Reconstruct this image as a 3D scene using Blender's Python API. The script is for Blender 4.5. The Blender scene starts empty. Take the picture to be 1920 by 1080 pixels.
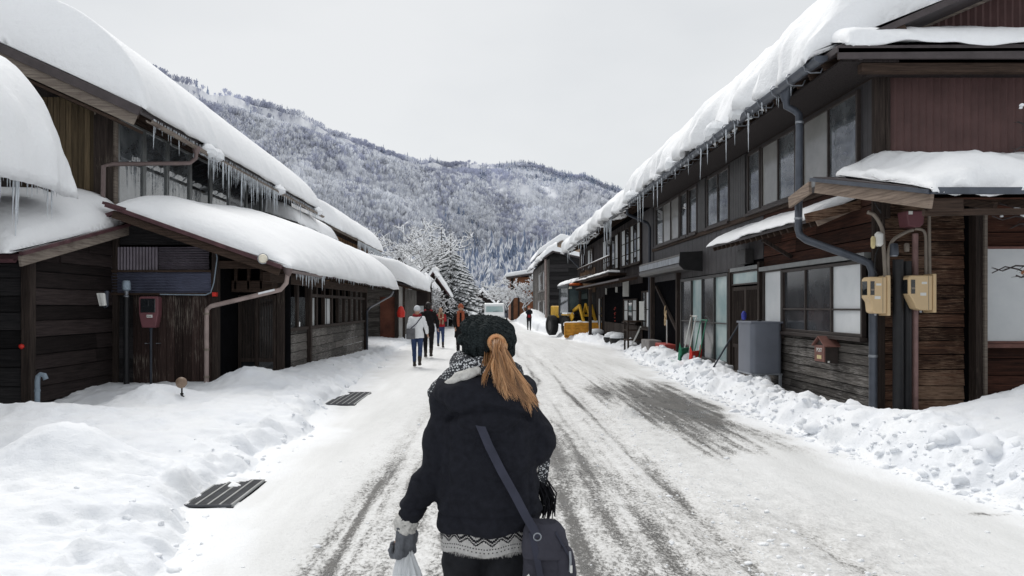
import bpy, bmesh, math, random
import numpy as np
from mathutils import Vector, Matrix
S = bpy.context.scene
COL = S.collection
RND = random.Random(7)
F, VX, VY, H = 1440.0, 917.0, 575.0, 1.65     # focal length in photo pixels, street vanishing point, eye height

def P(px, py, Y):                              # point at depth Y seen at photo pixel (px, py)
    return Vector(((px-VX)*Y/F, Y, H-(py-VY)*Y/F))
def XY(px, Y): return (px-VX)*Y/F
def ZY(py, Y): return H-(py-VY)*Y/F

# ------------------------------------------------------------------ noise
def _hash(ix, iy, iz, seed):
    h = (ix.astype(np.int64)*374761393 + iy.astype(np.int64)*668265263 + iz.astype(np.int64)*2147483647 + seed*974711) & 0xffffffff
    h = ((h ^ (h >> 13))*1274126177) & 0xffffffff
    h = (h ^ (h >> 16)) & 0xffffffff
    h = (h*2246822519) & 0xffffffff
    h = h ^ (h >> 15)
    return (h & 0xffffff)/float(0xffffff)*2-1
def vnoise(x, y, z, seed=0):
    x, y, z = np.broadcast_arrays(np.asarray(x, float), np.asarray(y, float), np.asarray(z, float))
    ix, iy, iz = np.floor(x), np.floor(y), np.floor(z)
    fx, fy, fz = x-ix, y-iy, z-iz
    fx, fy, fz = [t*t*t*(t*(t*6-15)+10) for t in (fx, fy, fz)]
    r = 0
    for dx in (0, 1):
        wx = fx if dx else 1-fx
        for dy in (0, 1):
            wy = fy if dy else 1-fy
            for dz in (0, 1):
                wz = fz if dz else 1-fz
                r = r + wx*wy*wz*_hash(ix+dx, iy+dy, iz+dz, seed)
    return r
def fbm(x, y, z=0.0, oct=4, seed=0, gain=0.5):
    a, s, r = 1.0, 0.0, 0
    for k in range(oct):
        r = r + a*vnoise(x*2**k+k*17.3, y*2**k-k*9.1, z*2**k+k*3.7, seed+k)
        s += a; a *= gain
    return r/s

# ------------------------------------------------------------------ objects
WL = {}                                        # world location of every parent
def tag(o, label=None, cat=None, group=None, kind=None):
    if label: o['label'] = label
    if cat: o['category'] = cat
    if group: o['group'] = group
    if kind: o['kind'] = kind
    return o
def empty(name, loc, label=None, cat=None, group=None):
    o = bpy.data.objects.new(name, None); COL.objects.link(o); o.location = loc
    o.empty_display_size = .2
    WL[o] = Vector(loc)
    return tag(o, label, cat, group)
def link_mesh(name, me, parent, origin=None):
    o = bpy.data.objects.new(name, me); COL.objects.link(o)
    n = len(me.vertices)
    co = np.empty(n*3); me.vertices.foreach_get('co', co); co = co.reshape(-1, 3)
    if parent is not None:
        off = WL[parent]
        o.parent = parent; WL[o] = off.copy()
    else:
        off = Vector(((co[:, 0].min()+co[:, 0].max())/2, (co[:, 1].min()+co[:, 1].max())/2, co[:, 2].min())) if origin is None else Vector(origin)
        o.location = off; WL[o] = off.copy()
    co -= np.array(off)
    me.vertices.foreach_set('co', co.ravel()); me.update()
    return o
def np_mesh(name, verts, faces, mats, parent=None, smooth=True, midx=None, attrs=None, origin=None, top=True):
    me = bpy.data.meshes.new(name)
    verts = np.asarray(verts, float)
    faces = np.asarray(faces)
    nf, k = faces.shape
    me.vertices.add(len(verts)); me.vertices.foreach_set('co', verts.ravel())
    me.loops.add(nf*k); me.loops.foreach_set('vertex_index', faces.ravel().astype(np.int32))
    me.polygons.add(nf)
    me.polygons.foreach_set('loop_start', np.arange(0, nf*k, k, dtype=np.int32))
    me.polygons.foreach_set('loop_total', np.full(nf, k, dtype=np.int32))
    if smooth: me.polygons.foreach_set('use_smooth', np.ones(nf, dtype=bool))
    for m in (mats if isinstance(mats, (list, tuple)) else [mats]): me.materials.append(m)
    if midx is not None: me.polygons.foreach_set('material_index', np.asarray(midx, dtype=np.int32))
    if attrs:
        for an, av in attrs.items():
            a = me.attributes.new(an, 'FLOAT', 'POINT'); a.data.foreach_set('value', np.asarray(av, dtype=np.float32))
    me.update(calc_edges=True); me.validate()
    return link_mesh(name, me, parent, origin)

class MB:
    """collects simple shapes into ONE mesh"""
    def __init__(s): s.v = []; s.f = []; s.t = []; s.m = []; s.tone = 0.5; s.mi = 0
    def add(s, vs, fs):
        b = len(s.v); s.v += [tuple(v) for v in vs]
        for f in fs: s.f.append(tuple(b+i for i in f)); s.t.append(s.tone); s.m.append(s.mi)
        return s
    def box(s, x0, x1, y0, y1, z0, z1):
        return s.add([(x0,y0,z0),(x1,y0,z0),(x1,y1,z0),(x0,y1,z0),(x0,y0,z1),(x1,y0,z1),(x1,y1,z1),(x0,y1,z1)],
                     [(0,3,2,1),(4,5,6,7),(0,1,5,4),(1,2,6,5),(2,3,7,6),(3,0,4,7)])
    def obox(s, c, u, v, w):                     # centre and three half-vectors
        c, u, v, w = Vector(c), Vector(u), Vector(v), Vector(w)
        if u.cross(v).dot(w) < 0: u, v = v, u
        p = [c+a*u+b*v+d*w for d in (-1, 1) for b in (-1, 1) for a in (-1, 1)]
        return s.add(p, [(0,2,3,1),(4,5,7,6),(0,1,5,4),(1,3,7,5),(3,2,6,7),(2,0,4,6)])
    def bar(s, a, b, w, h, up=(0,0,1)):          # beam from a to b, w wide, h high
        a, b = Vector(a), Vector(b); d = (b-a)
        if d.length < 1e-6: return s
        dn = d.normalized(); up = Vector(up)
        side = dn.cross(up)
        if side.length < 1e-4: side = dn.cross(Vector((1,0,0)))
        side.normalize(); u2 = side.cross(dn).normalized()
        return s.obox((a+b)/2, d/2, side*w/2, u2*h/2)
    def prism(s, pts, ext):                      # planar polygon pushed by ext
        e = Vector(ext); n = len(pts); p = [Vector(q) for q in pts]
        return s.add(p+[q+e for q in p], [tuple(range(n))[::-1], tuple(range(n, 2*n))]+[(i, (i+1) % n, n+(i+1) % n, n+i) for i in range(n)])
    def tube(s, pts, r, n=8, cap=True):
        pts = [Vector(p) for p in pts]
        rs = list(r) if isinstance(r, (list, tuple)) else [r]*len(pts)
        b = len(s.v); prev = None; vs = []
        for i, p in enumerate(pts):
            t = (pts[min(i+1, len(pts)-1)]-pts[max(i-1, 0)])
            if t.length < 1e-9: t = Vector((0,0,1))
            t.normalize()
            if prev is None:
                a = Vector((0,0,1)) if abs(t.z) < .9 else Vector((1,0,0))
                x = t.cross(a).normalized()
            else:
                x = (prev-t*prev.dot(t))
                x = x.normalized() if x.length > 1e-6 else t.orthogonal().normalized()
            prev = x; y = t.cross(x)
            for k in range(n):
                an = 2*math.pi*k/n
                vs.append(p+(x*math.cos(an)+y*math.sin(an))*rs[i])
        fs = []
        for i in range(len(pts)-1):
            for k in range(n):
                k2 = (k+1) % n
                fs.append((i*n+k, i*n+k2, (i+1)*n+k2, (i+1)*n+k))
        if cap: fs += [tuple(range(n))[::-1], tuple((len(pts)-1)*n+k for k in range(n))]
        return s.add(vs, fs)
    def lathe(s, c, prof, n=20, sx=1, sy=1):     # prof: (radius, z)
        c = Vector(c); vs = []; fs = []
        for r, z in prof:
            for k in range(n):
                a = 2*math.pi*k/n; vs.append((c.x+r*math.cos(a)*sx, c.y+r*math.sin(a)*sy, c.z+z))
        for i in range(len(prof)-1):
            for k in range(n):
                k2 = (k+1) % n; fs.append((i*n+k, i*n+k2, (i+1)*n+k2, (i+1)*n+k))
        fs += [tuple(range(n))[::-1], tuple((len(prof)-1)*n+k for k in range(n))]
        return s.add(vs, fs)
    def gutter(s, a, b, r=.06, side=None):        # open half-round channel
        a, b = Vector(a), Vector(b); t = (b-a).normalized(); x = t.cross(Vector((0,0,1))).normalized(); z = Vector((0,0,1))
        vs = []; n = 7
        for p in (a, b):
            for rr in (r, r-.008):
                for k in range(n):
                    an = math.pi+math.pi*k/(n-1); vs.append(p+x*math.cos(an)*rr+z*math.sin(an)*rr)
        fs = []
        for k in range(n-1):
            fs += [(k, k+1, 2*n+k+1, 2*n+k), (n+k, 3*n+k, 3*n+k+1, n+k+1), (k, n+k, n+k+1, k+1), (2*n+k, 2*n+k+1, 3*n+k+1, 3*n+k)]
        fs += [(0, 2*n, 3*n, n), (n-1, 2*n-1, 4*n-1, 3*n-1)]
        return s.add(vs, fs)
    def build(s, name, mat, parent=None, smooth=False, bevel=0, seg=1, origin=None):
        me = bpy.data.meshes.new(name)
        me.from_pydata(s.v, [], s.f)
        for m in (mat if isinstance(mat, (list, tuple)) else [mat]): me.materials.append(m)
        a = me.attributes.new('tone', 'FLOAT', 'FACE'); a.data.foreach_set('value', s.t)
        me.polygons.foreach_set('material_index', s.m)
        if smooth: me.polygons.foreach_set('use_smooth', [True]*len(me.polygons))
        me.update()
        bm = bmesh.new(); bm.from_mesh(me); bmesh.ops.recalc_face_normals(bm, faces=bm.faces); bm.to_mesh(me); bm.free()
        o = link_mesh(name, me, parent, origin)
        if bevel:
            md = o.modifiers.new('b', 'BEVEL'); md.width = bevel; md.segments = seg; md.limit_method = 'ANGLE'
        if smooth and not bevel:
            try:
                with bpy.context.temp_override(active_object=o, object=o, selected_objects=[o], selected_editable_objects=[o]):
                    bpy.ops.object.shade_smooth_by_angle(angle=math.radians(40))
            except Exception: pass
        return o

class Wall:
    """wall frame: u along the wall (world coordinate of the wall's own axis), n outward"""
    def __init__(s, axis, c, out):               # axis 'y': plane X=c, u is Y; axis 'x': plane Y=c, u is X
        s.a, s.c, s.o = axis, c, out
    def pt(s, u, z, n=0):
        return Vector((s.c+s.o*n, u, z)) if s.a == 'y' else Vector((u, s.c+s.o*n, z))
    def box(s, mb, u0, u1, z0, z1, n0, n1):
        p, q = s.pt(u0, z0, n0), s.pt(u1, z1, n1)
        x0, x1 = sorted((p.x, q.x)); y0, y1 = sorted((p.y, q.y))
        return mb.box(x0, x1, y0, y1, z0, z1)

def copy_tree(o, parent=None):
    c = o.copy(); COL.objects.link(c); c.parent = parent
    for ch in list(o.children): copy_tree(ch, c)
    return c

# ------------------------------------------------------------------ materials
M = {}
def newmat(name):
    m = bpy.data.materials.new(name); m.use_nodes = True
    nt = m.node_tree; b = nt.nodes['Principled BSDF']
    M[name] = m
    return m, nt, b
def nd(nt, typ, **kw):
    n = nt.nodes.new(typ)
    for k, v in kw.items():
        if k.startswith('i_'):
            key = k[2:]; key = int(key) if key.isdigit() else key.replace('_', ' ')
            n.inputs[key].default_value = v
        else: setattr(n, k, v)
    return n
def mapped(nt, scale, gen=False):
    tc = nd(nt, 'ShaderNodeTexCoord'); mp = nd(nt, 'ShaderNodeMapping'); mp.inputs['Scale'].default_value = scale
    nt.links.new(tc.outputs['Object'], mp.inputs[0]); return mp.outputs[0]
def noise(nt, vec, scale, detail=4, rough=.6):
    n = nd(nt, 'ShaderNodeTexNoise', i_Scale=scale, i_Detail=detail, i_Roughness=rough)
    nt.links.new(vec, n.inputs['Vector']); return n.outputs['Fac']
def ramp(nt, fac, stops):
    r = nd(nt, 'ShaderNodeValToRGB'); e = r.color_ramp.elements
    while len(e) < len(stops): e.new(.5)
    for i, (p, c) in enumerate(stops): e[i].position = p; e[i].color = (*c, 1)
    nt.links.new(fac, r.inputs[0]); return r.outputs[0]
def mixc(nt, fac, a, b, mode='MIX'):
    m = nd(nt, 'ShaderNodeMix', data_type='RGBA', blend_type=mode)
    for k, v in ((0, fac), (6, a), (7, b)):
        if isinstance(v, (float, int)): m.inputs[k].default_value = v
        elif isinstance(v, tuple): m.inputs[k].default_value = (*v, 1)
        else: nt.links.new(v, m.inputs[k])
    return m.outputs[2]
def math_(nt, op, a, b=0.0, c=0.0, clamp=False):
    m = nd(nt, 'ShaderNodeMath', operation=op, use_clamp=clamp)
    for k, v in enumerate((a, b, c)):
        if isinstance(v, (float, int)): m.inputs[k].default_value = v
        else: nt.links.new(v, m.inputs[k])
    return m.outputs[0]
def bump(nt, b, h, strength=.3, dist=.02):
    n = nd(nt, 'ShaderNodeBump', i_Strength=strength, i_Distance=dist)
    nt.links.new(h, n.inputs['Height']); nt.links.new(n.outputs[0], b.inputs['Normal'])
def plain(name, c, rough=.6, metal=0, var=.25, scale=6, bmp=.15, spec=.3, bs=60):
    m, nt, b = newmat(name)
    v = mapped(nt, (1,1,1)); n1 = noise(nt, v, scale, 5)
    lo = tuple(x*(1-var) for x in c); hi = tuple(min(1, x*(1+var)) for x in c)
    nt.links.new(ramp(nt, n1, [(.3, lo), (.7, hi)]), b.inputs['Base Color'])
    b.inputs['Roughness'].default_value = rough; b.inputs['Metallic'].default_value = metal
    b.inputs['Specular IOR Level'].default_value = spec
    if bmp: bump(nt, b, noise(nt, v, bs, 3), bmp, .01)
    return m
def wood(name, dark, light, grain='h', worn=None, wornamt=.62, rough=.8, bmp=.6):
    m, nt, b = newmat(name)
    sc = (1.3, 1.3, 26) if grain == 'h' else (26, 26, 1.3)
    v = mapped(nt, sc); v2 = mapped(nt, (1,1,1))
    g = noise(nt, v, 1.6, 7, .7)
    g2 = noise(nt, v2, 1.1, 4)
    col = ramp(nt, g, [(.32, dark), (.68, light)])
    at = nd(nt, 'ShaderNodeAttribute', attribute_name='tone')
    t = math_(nt, 'MULTIPLY_ADD', at.outputs['Fac'], 1.5, .30)
    comb = nd(nt, 'ShaderNodeCombineXYZ')
    for i in range(3): nt.links.new(t, comb.inputs[i])
    col = mixc(nt, 1.0, col, comb.outputs[0], 'MULTIPLY')
    if worn:
        w = math_(nt, 'ADD', math_(nt, 'MULTIPLY', noise(nt, v, 3.2, 8, .75), .6), math_(nt, 'MULTIPLY', g2, .4))
        wf = ramp(nt, w, [(wornamt-.06, (0,0,0)), (wornamt+.05, (1,1,1))])
        col = mixc(nt, wf, col, worn)
    nt.links.new(col, b.inputs['Base Color'])
    b.inputs['Roughness'].default_value = rough; b.inputs['Specular IOR Level'].default_value = .15
    bump(nt, b, g, bmp, .012)
    return m
def snowmat(name, c=(.86,.885,.915), bmp=.35, sc=1.0, rough=.75, grain=.3):
    m, nt, b = newmat(name)
    v = mapped(nt, (1,1,1))
    a = noise(nt, v, 1.3*sc, 6, .6); g = noise(nt, v, 38*sc, 6, .75); l = noise(nt, v, 9*sc, 5, .6)
    nt.links.new(ramp(nt, a, [(.25, tuple(x*.96 for x in c)), (.75, c)]), b.inputs['Base Color'])
    h = math_(nt, 'ADD', math_(nt, 'MULTIPLY', l, 1.0), math_(nt, 'MULTIPLY', g, grain))
    bump(nt, b, h, bmp, .05)
    b.inputs['Roughness'].default_value = rough; b.inputs['Specular IOR Level'].default_value = .2
    b.inputs['Subsurface Weight'].default_value = 0
    return m
def glass(name, c, rough=.04, frost=None, spec=.7, coat=0):
    m, nt, b = newmat(name)
    v = mapped(nt, (1,1,1)); n1 = noise(nt, v, 1.7, 4)
    hi = frost or tuple(x*1.8 for x in c)
    nt.links.new(ramp(nt, n1, [(.35, c), (.7, hi)]), b.inputs['Base Color'])
    b.inputs['Roughness'].default_value = rough; b.inputs['Specular IOR Level'].default_value = spec
    b.inputs['Coat Weight'].default_value = coat; b.inputs['Coat Roughness'].default_value = .03
    bump(nt, b, n1, .04, .05)
    return m
snowmat('snow', (.90,.915,.935)); snowmat('roofsnow', (.90,.915,.935), bmp=.45, sc=.8, grain=.25); snowmat('roughsnow', bmp=.6, sc=1.5)
snowmat('hillsnow', (.80,.83,.88), bmp=.2, sc=.02)
wood('plank_dark', (.012,.009,.009), (.038,.029,.028), 'h', worn=(.12,.10,.09), wornamt=.66)
wood('plank_black', (.010,.010,.011), (.030,.028,.029), 'h', worn=(.07,.065,.06), wornamt=.69)
wood('plank_grey', (.030,.027,.025), (.13,.12,.11), 'h', worn=(.28,.265,.25), wornamt=.58)
wood('plank_brown', (.010,.007,.006), (.105,.052,.033), 'h', worn=(.27,.18,.125), wornamt=.545)
wood('plank_rust', (.012,.007,.006), (.085,.034,.022), 'h', worn=(.13,.085,.06), wornamt=.64)
wood('board_v', (.016,.013,.013), (.050,.042,.042), 'v', worn=(.15,.13,.12), wornamt=.67)
wood('board_peel', (.018,.012,.011), (.050,.032,.028), 'v', worn=(.24,.21,.18), wornamt=.60)
wood('timber', (.016,.012,.011), (.055,.042,.036), 'v', worn=(.22,.19,.16), wornamt=.64)
wood('timber_h', (.022,.015,.012), (.075,.050,.038), 'h', worn=(.20,.16,.12), wornamt=.66)
wood('barge', (.11,.082,.065), (.36,.285,.23), 'h', worn=(.07,.045,.035), wornamt=.62)
wood('barge_dark', (.10,.08,.07), (.30,.26,.22), 'h', worn=(.05,.035,.03), wornamt=.58)
wood('ochre', (.050,.038,.024), (.125,.092,.055), 'v')
wood('ochre_wall', (.15,.085,.045), (.28,.17,.095), 'v')
plain('clad_grey', (.052,.049,.052), .55, 0, .25, 3, .1)
plain('clad_brown', (.105,.058,.055), .6, 0, .22, 2.5, .1)
plain('fascia', (.060,.050,.052), .5, .0, .3, 4)
plain('fascia_red', (.085,.040,.045), .5, 0, .35, 5)
plain('gutter_grey', (.075,.085,.105), .35, .3, .2, 5)
plain('gutter_brown', (.16,.12,.115), .45, 0, .2, 5)
plain('pipe_dark', (.040,.046,.060), .4, 0, .2, 5)
plain('pipe_black', (.014,.014,.016), .45)
plain('pipe_mauve', (.27,.165,.155), .5)
plain('pipe_tan', (.34,.27,.25), .5, 0, .2, 5)
plain('pipe_grey', (.25,.31,.37), .5)
plain('conduit', (.21,.18,.15), .5)
plain('cream', (.62,.46,.27), .45, 0, .08, 2)
plain('maroon', (.16,.065,.075), .4, 0, .15, 4)
plain('maroon_wood', (.18,.085,.07), .6)
plain('white_paint', (.78,.78,.76), .5, 0, .06, 3)
plain('sign_white', (.72,.72,.69), .6, 0, .08, 3)
plain('label_yellow', (.62,.52,.28), .6)
plain('tank', (.155,.17,.205), .42, .1, .12, 1.5, .05)
plain('steel', (.28,.30,.33), .4, .6)
plain('alu', (.26,.27,.27), .4, .5, .15)
plain('alu_dark', (.052,.05,.05), .45, .2)
plain('bronze', (.045,.036,.033), .5, .1)
plain('black', (.012,.012,.013), .6)
plain('rubber', (.016,.016,.017), .85, 0, .4, 20, .5)
plain('yellow', (.62,.36,.035), .45, 0, .25, 5)
plain('bladeyellow', (.58,.27,.03), .5, 0, .3, 5)
plain('orange', (.70,.14,.03), .4)
plain('red', (.58,.035,.025), .4, 0, .15)
plain('red_dull', (.34,.05,.04), .6)
plain('green', (.04,.22,.13), .5)
plain('teal', (.12,.42,.45), .5)
plain('blue', (.06,.075,.42), .5)
plain('ballbrown', (.23,.165,.12), .45)
plain('beige_wall', (.42,.31,.22), .8)
plain('orange_wall', (.24,.105,.055), .8, 0, .3, 2)
plain('rust_door', (.115,.040,.024), .7, 0, .5, 1.8)
plain('corr', (.13,.115,.135), .4, .5, .3, 2.2)
plain('corr_blue', (.12,.13,.185), .35, .5, .3, 1.6)
plain('inner_shade', (.007,.007,.008), 1, 0, .2, 6, 0, 0)  # near-black colour stands in for shade inside recesses, gaps and openings
plain('concrete', (.20,.19,.185), .85, 0, .3, 5, .5)
plain('asphalt', (.05,.05,.05), .8)
plain('grate', (.085,.09,.10), .4, .7)
plain('lamp_white', (.75,.70,.58), .35)
plain('bark', (.045,.038,.038), .9, 0, .4, 8, .6)
plain('needle', (.045,.055,.055), .9, 0, .4, 8, .3)
plain('hill_conifer', (.22,.275,.395), .95, 0, .35, .02, 0)  # far tree colours: aerial haze is mixed into the pale blue
plain('hill_bare_haze', (.64,.665,.735), .95, 0, .12, .01, 0, 0)  # lighter bare-tree colour with more haze painted in
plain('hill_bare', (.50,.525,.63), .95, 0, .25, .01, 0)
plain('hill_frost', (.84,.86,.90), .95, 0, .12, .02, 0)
glass('pane_dark', (.012,.014,.016), .03)
glass('pane_clear', (.035,.040,.045), .02, frost=(.17,.185,.195), spec=1.0, coat=.6)  # pale noise colour paints in reflected snow; the glass itself is clear
glass('pane_frost', (.42,.45,.46), .3, (.62,.64,.645), .5)
glass('pane_white', (.62,.65,.67), .3, (.74,.76,.775), .5)
glass('pane_teal', (.27,.38,.39), .2, (.42,.50,.50), .6)
glass('pane_grey', (.22,.22,.21), .15, (.30,.295,.285), .6)
glass('pane_shade', (.030,.033,.038), .12, (.075,.078,.085), .6)
m, nt, b = newmat('ice')
b.inputs['Base Color'].default_value = (.82,.87,.92,1); b.inputs['Roughness'].default_value = .12
b.inputs['Transmission Weight'].default_value = .35; b.inputs['IOR'].default_value = 1.31
bump(nt, b, noise(nt, mapped(nt, (1,1,.3)), 60, 3), .3, .01)
# ------------------------------------------------------------------ building helpers
def planks(W, mb, u0, u1, z0, z1, bh=.2, th=.03, n=0.0, cut=None):
    """clapboards, each board its own faces inside one mesh; cut(u)->top z limits raked walls"""
    z = z0; r = random.Random(int(abs(u0*31+z0*7+W.c*13)*10))
    while z < z1-1e-3:
        h = min(bh*(r.uniform(.88, 1.12)), z1-z)
        us = [u0]
        while us[-1] < u1-2.2: us.append(us[-1]+r.uniform(1.4, 3.4))
        us = [u for u in us if u < u1-.5 or u == u0]+[u1]
        for a, b_ in zip(us[:-1], us[1:]):
            mb.tone = r.uniform(.15, .95); nn = r.uniform(0, .004)
            zb_ = z; z = z+.012; h -= .012; p = [W.pt(a+.002, z, n), W.pt(b_-.002, z, n), W.pt(b_-.002, z+h, n), W.pt(a+.002, z+h, n),
                 W.pt(a+.002, z, n+th+nn), W.pt(b_-.002, z+r.uniform(-.006, .006), n+th+nn), W.pt(b_-.002, z+h-.003, n+.008+nn), W.pt(a+.002, z+h-.003, n+.008+nn)]
            mb.add(p, [(0,1,2,3),(4,5,6,7),(0,1,5,4),(1,2,6,5),(2,3,7,6),(3,0,4,7)]); z = zb_; h += .012
        z += h
    mb.tone = .5
def vboards(W, mb, u0, u1, z0, z1, bw=.14, gap=.006, th=.02, n=0.0, top=None, batten=False):
    u = u0; r = random.Random(int(abs(u0*17+z0*5+W.c*11)*10))
    while u < u1-1e-3:
        w = min(bw, u1-u); mb.tone = r.uniform(.2, .9)
        zt = min(top(u), top(u+w)) if top else z1
        W.box(mb, u+gap/2, u+w-gap/2, z0, zt, n, n+th+r.uniform(0, .006))
        if batten: W.box(mb, u-.012, u+.012, z0, zt, n+th, n+th+.015)
        u += w
    mb.tone = .5
def ribs(W, mb, u0, u1, z0, z1, step=.07, depth=.014, n=0.0, horiz=False):
    """corrugated sheet"""
    L = (z1-z0) if horiz else (u1-u0); k = max(2, int(L/step)*4)
    vs = []; fs = []
    for i in range(k+1):
        t = L*i/k; d = n+depth*(.5+.5*math.cos(i*math.pi/2))
        if horiz: vs += [W.pt(u0, z0+t, d), W.pt(u1, z0+t, d)]
        else: vs += [W.pt(u0+t, z0, d), W.pt(u0+t, z1, d)]
        if i: fs.append((2*i-2, 2*i, 2*i+1, 2*i-1))
    mb.add(vs, fs)
def window(par, W, u0, u1, z0, z1, panes, fmat='alu_dark', fw=.05, bars=(), n0=0.0, d=.07, sill=True, name='window', rail=None):
    """frame is the part; each pane and the sill are sub-parts"""
    mb = MB(); k = len(panes)
    W.box(mb, u0, u0+fw, z0, z1, n0, n0+d); W.box(mb, u1-fw, u1, z0, z1, n0, n0+d)
    W.box(mb, u0+fw, u1-fw, z1-fw, z1, n0, n0+d-.003); W.box(mb, u0+fw, u1-fw, z0, z0+fw, n0, n0+d-.003)
    wp = (u1-u0-2*fw)/k
    for i in range(1, k): W.box(mb, u0+fw+i*wp-fw*.4, u0+fw+i*wp+fw*.4, z0+fw, z1-fw, n0, n0+d-.006)
    for b_ in bars: W.box(mb, u0+fw, u1-fw, z0+(z1-z0)*b_-.014, z0+(z1-z0)*b_+.014, n0+.012, n0+d-.012)
    fr = mb.build(name, M[fmat], par, bevel=.004)
    for i, pm in enumerate(panes):
        q = MB(); W.box(q, u0+fw+i*wp+.001, u0+fw+(i+1)*wp-.001, z0+fw, z1-fw, n0+.001, n0+.022+.012*(i % 2)); q.build('pane', M[pm], fr)
    if sill:
        q = MB(); W.box(q, u0-.04, u1+.04, z0-.06, z0-.002, n0, n0+d+.05); q.build('sill', M[fmat], fr, bevel=.004)
    return fr
_ic = []
def icicle_mesh():
    if not _ic:
        for s in range(3):
            r = random.Random(s); mb = MB(); pts = []; rs = []
            for i in range(8):
                t = i/7; pts.append((r.uniform(-.05,.05)*t*.35, r.uniform(-.05,.05)*t*.35, -t)); rs.append((1-t)**.8*(1+.25*math.sin(i*2.2+s))+.06)
            mb.tube(pts, rs, 6)
            me = bpy.data.meshes.new('icicle'); me.from_pydata(mb.v, [], mb.f); me.materials.append(M['ice'])
            me.polygons.foreach_set('use_smooth', [True]*len(me.polygons))
            # x,y verts scaled to radius later through object scale
            for v in me.vertices: v.co.x *= 1; v.co.y *= 1
            _ic.append(me)
    return _ic
ICN = {}
def icicle(par, p, L, r):
    me = RND.choice(icicle_mesh()); k = ICN.get(par, 0)
    if k >= 96: return False
    ICN[par] = k+1
    o = bpy.data.objects.new('icicle', me); COL.objects.link(o); o.parent = par
    o.location = Vector(p)-WL[par]; o.scale = (r, r, L); o.rotation_euler = (RND.uniform(-.03,.03), RND.uniform(-.03,.03), RND.uniform(0, 6))
    return True
def icicles(par, A, B, n, l0, l1, r=.014, power=2.2, clump=True):
    A, B = Vector(A), Vector(B)
    ext = MB()
    for i in range(n):
        t = (i+RND.uniform(-.4, .4))/max(1, n-1); t = min(1, max(0, t))
        L = l0+(l1-l0)*RND.random()**power
        if clump: L *= .5+.9*abs(math.sin(t*17+A.y))
        p = A.lerp(B, t); rr = r*(.55+.6*L/l1)
        if not icicle(par, p, L, rr):
            ext.tube([p, p+Vector((0,0,-L*.5)), p+Vector((0,0,-L))], [rr, rr*.6, rr*.08], 5)
    if ext.v: tag(ext.build('icicle_row', M['ice'], par, smooth=True), kind='stuff')
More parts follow.
